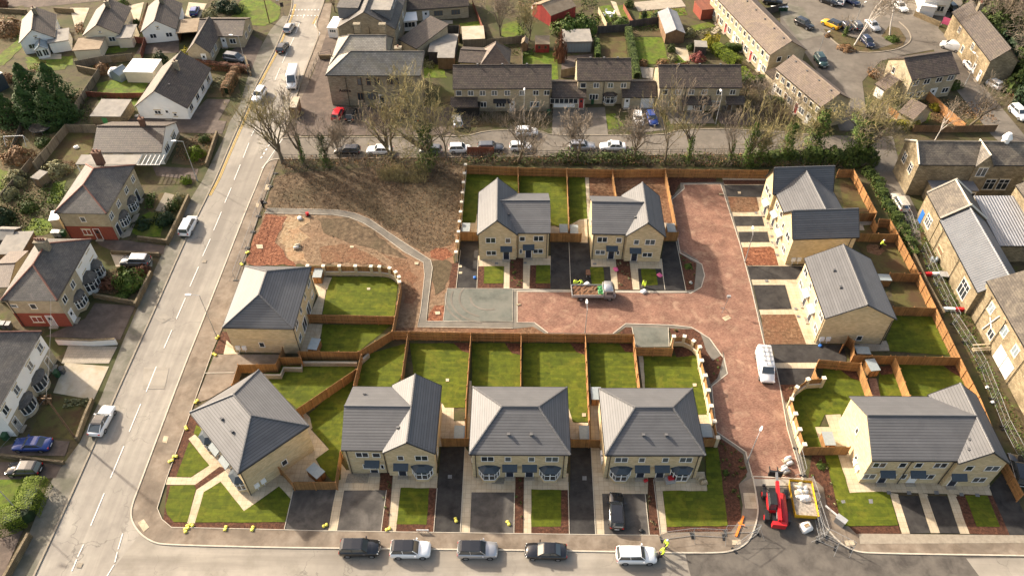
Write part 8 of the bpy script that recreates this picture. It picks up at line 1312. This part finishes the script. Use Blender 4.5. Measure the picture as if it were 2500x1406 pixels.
# ---------------------------------------------------------------- people
def person(label, p, a, jacket='hi_vis', trousers='navy_cloth', head='helmet', bend=0.0, knees=0.0, arm=(.25, .25), step=.1, z=.06):
    """one skinned body from joint to joint; clothes, hair and helmet over it"""
    r = thing('person', label, 'person', at(px(p)[0]), R(a), None); r.location.z = z; H = 1.76
    hip = Vector((-.35 * knees - .25 * bend, 0, .93 - .42 * knees)); up = Vector((math.sin(bend), 0, math.cos(bend))); sh = hip + up * .50; nk = sh + up * .08; hd = nk + (up * .6 + Vector((.25 * bend, 0, .4))).normalized() * .13
    J = [(hip, .13), (hip + up * .25, .125), (sh, .14), (nk, .06), (hd, .085), (hd + Vector((0, 0, .09)), .075)]; E = [(0, 1), (1, 2), (2, 3), (3, 4), (4, 5)]
    def add(pt, rad, par): J.append((pt, rad)); E.append((par, len(J) - 1)); return len(J) - 1
    legs = []; hands = []
    for s in (-1, 1):
        h_ = add(hip + Vector((0, s * .10, -.05)), .10, 0); ft = Vector((s * step, s * .11, .05)); kn = (hip + ft) / 2 + Vector((.06 + .30 * knees, s * .03, .02)); k = add(kn, .065, h_); an = add(ft, .042, k); add(ft + Vector((.17, 0, -.01)), .04, an); legs += [(hip + Vector((0, s * .1, -.04)), kn, ft)]
        so_ = sh + Vector((0, s * .19, -.03)); a1 = add(so_, .06, 2); f = arm[0 if s < 0 else 1]; el = so_ + Vector((f * .22, s * .06, -.27)); a2 = add(el, .042, a1); wr = el + Vector((f * .42 + .04, -s * .03, -.22 + .12 * f)); a3 = add(wr, .028, a2); d = (wr - el).normalized(); pm_ = wr + d * .07; a4 = add(pm_, .034, a3); hands.append((pm_, d, s))
        sd = Vector((0, 1, 0)) * .5 + up * 0; lat = d.cross(Vector((0, s, 0))).normalized()
        for i, ln in enumerate((.062, .072, .068, .052)):
            b = pm_ + lat * (.03 - .02 * i); m1 = add(b + d * ln * .55, .0095, a4); add(b + d * ln * .9 + Vector((0, -s * .02, -.005)), .008, m1)
        t1 = add(pm_ - d * .03 + lat * .045, .011, a4); add(pm_ + d * .01 + lat * .06 - Vector((0, s * .02, 0)), .009, t1)
    me = bpy.data.meshes.new('body'); me.from_pydata([tuple(q[0]) for q in J], E, []); o = link('body', me, r); md = o.modifiers.new('Skin', 'SKIN'); sv = me.skin_vertices[0].data if me.skin_vertices else None
    if sv is None:
        bm_ = __import__('bmesh').new(); bm_.from_mesh(me); bm_.verts.layers.skin.verify(); bm_.to_mesh(me); bm_.free(); sv = me.skin_vertices[0].data
    for q, (pt, rad) in zip(sv, J): q.radius = (rad, rad)
    sv[0].use_root = True; o.modifiers.new('Subdivision', 'SUBSURF').levels = 1; me.materials.append(MATS['skin'])
    dg_ = bpy.context.evaluated_depsgraph_get(); n = bpy.data.meshes.new_from_object(o.evaluated_get(dg_)); bpy.data.objects.remove(o); n.polygons.foreach_set('use_smooth', [True] * len(n.polygons)); link('body', n, r)
    def shell(name, mat, rings, par=r):
        m = MB(); R_ = []
        for c, d, rx, ry in rings:
            d = d.normalized(); y = Vector((0, 1, 0)); x = y.cross(d).normalized(); y = d.cross(x); R_.append([tuple(c + x * rx * math.cos(i * .6283) + y * ry * math.sin(i * .6283)) for i in range(10)])
        m.loft(R_); return m.build(name, mat, par, True)
    jk = shell('jacket', jacket, [(hip - up * .10, up, .145, .185), (hip + up * .05, up, .15, .19), (hip + up * .30, up, .155, .205), (sh - up * .02, up, .145, .235), (sh + up * .06, up, .09, .12)])
    for s in (0, 1):
        so_ = sh + Vector((0, (-1, 1)[s] * .19, -.03)); f = arm[s]; el = so_ + Vector((f * .22, (-1, 1)[s] * .06, -.27)); wr = el + Vector((f * .42 + .04, -(-1, 1)[s] * .03, -.22 + .12 * f)); d1 = (el - so_); d2 = wr - el; shell('sleeve', jacket, [(so_ - d1 * .1, d1, .085, .085), (so_ + d1 * .4, d1, .07, .07), (el, d1 + d2, .06, .06), (wr - d2 * .08, d2, .045, .045)], jk)
        a_, k_, f_ = legs[s]; d1, d2 = k_ - a_, f_ - k_; shell('trouser_leg', trousers, [(a_ - d1 * .05, d1, .12, .115), (a_ + d1 * .5, d1, .10, .095), (k_, d1 + d2, .082, .078), (f_ - d2 * .12, d2, .062, .06)]); m = MB(); m.loft([[(f_.x - .08, f_.y - .05, 0), (f_.x + .2, f_.y - .05, 0), (f_.x + .2, f_.y + .05, 0), (f_.x - .08, f_.y + .05, 0)], [(f_.x - .07, f_.y - .045, .11), (f_.x + .16, f_.y - .04, .08), (f_.x + .16, f_.y + .04, .08), (f_.x - .07, f_.y + .045, .11)]]); m.build('boot', 'plastic_black', r)
    if jacket == 'hi_vis': shell('reflective_band', 'galv', [(hip + up * .16, up, .16, .2), (hip + up * .20, up, .162, .203)], jk)
    tp = hd + Vector((0, 0, .05)); shell('helmet' if head in ('helmet', 'hi_vis') else 'hair', head, [(tp - Vector((0, 0, .02)), Vector((0, 0, 1)), .135, .125), (tp + Vector((0, 0, .06)), Vector((0, 0, 1)), .12, .11), (tp + Vector((0, 0, .12)), Vector((0, 0, 1)), .06, .055)])
    for s in (-1, 1): m = MB(); m.box(hd.x + .078, hd.x + .09, hd.y + s * .035 - .014, hd.y + s * .035 + .014, hd.z + .0, hd.z + .018); m.build('eye', 'plastic_black', r)
    m = MB(); m.loft([[(hd.x + .075, -.012, hd.z - .03), (hd.x + .075, .012, hd.z - .03), (hd.x + .075, .008, hd.z + .01), (hd.x + .075, -.008, hd.z + .01)], [(hd.x + .108, -.01, hd.z - .032), (hd.x + .108, .01, hd.z - .032), (hd.x + .09, .005, hd.z + .005), (hd.x + .09, -.005, hd.z + .005)]]); m.build('nose', 'skin', r); m = MB(); m.box(hd.x + .07, hd.x + .086, -.022, .022, hd.z - .062, hd.z - .052); m.build('mouth', 'pink_plastic', r)
    return r
person('person in full yellow hi-vis bending beside the last front lawn', 'S3 1442 880', 250, 'hi_vis', 'hi_vis', 'hair', .75, .12, (.9, .7)); person('person in yellow hi-vis jacket standing left of the two behind the tipper truck', 'S3 948 885', 270, head='hair'); person('person in yellow hi-vis jacket leaning forward behind the tipper truck', 'S3 992 882', 200, head='hair', bend=.45, arm=(.7, .8))
person('person in white helmet and hi-vis vest working in the bare garden', 'S5 415 862', 340, head='helmet', bend=.25, arm=(.8, .3), trousers='black_cloth'); person('person in hi-vis jacket nearest the white SUV bonnet', 'T4 968 1278', 200, head='hi_vis', arm=(.4, .5)); person('person in hi-vis jacket on the pavement behind the other by the SUV', 'T4 990 1225', 220, head='helmet', arm=(.3, .6)); person('person in dark clothes at the front corner of the white SUV', 'T4 938 1305', 30, 'black_cloth', 'black_cloth', 'hair', .1, 0, (.5, .3)); person('person in dark clothes standing at the footpath gate by the main road', 'S2 245 315', 90, 'black_cloth', 'black_cloth', 'hair', .1, 0, (.3, .3))
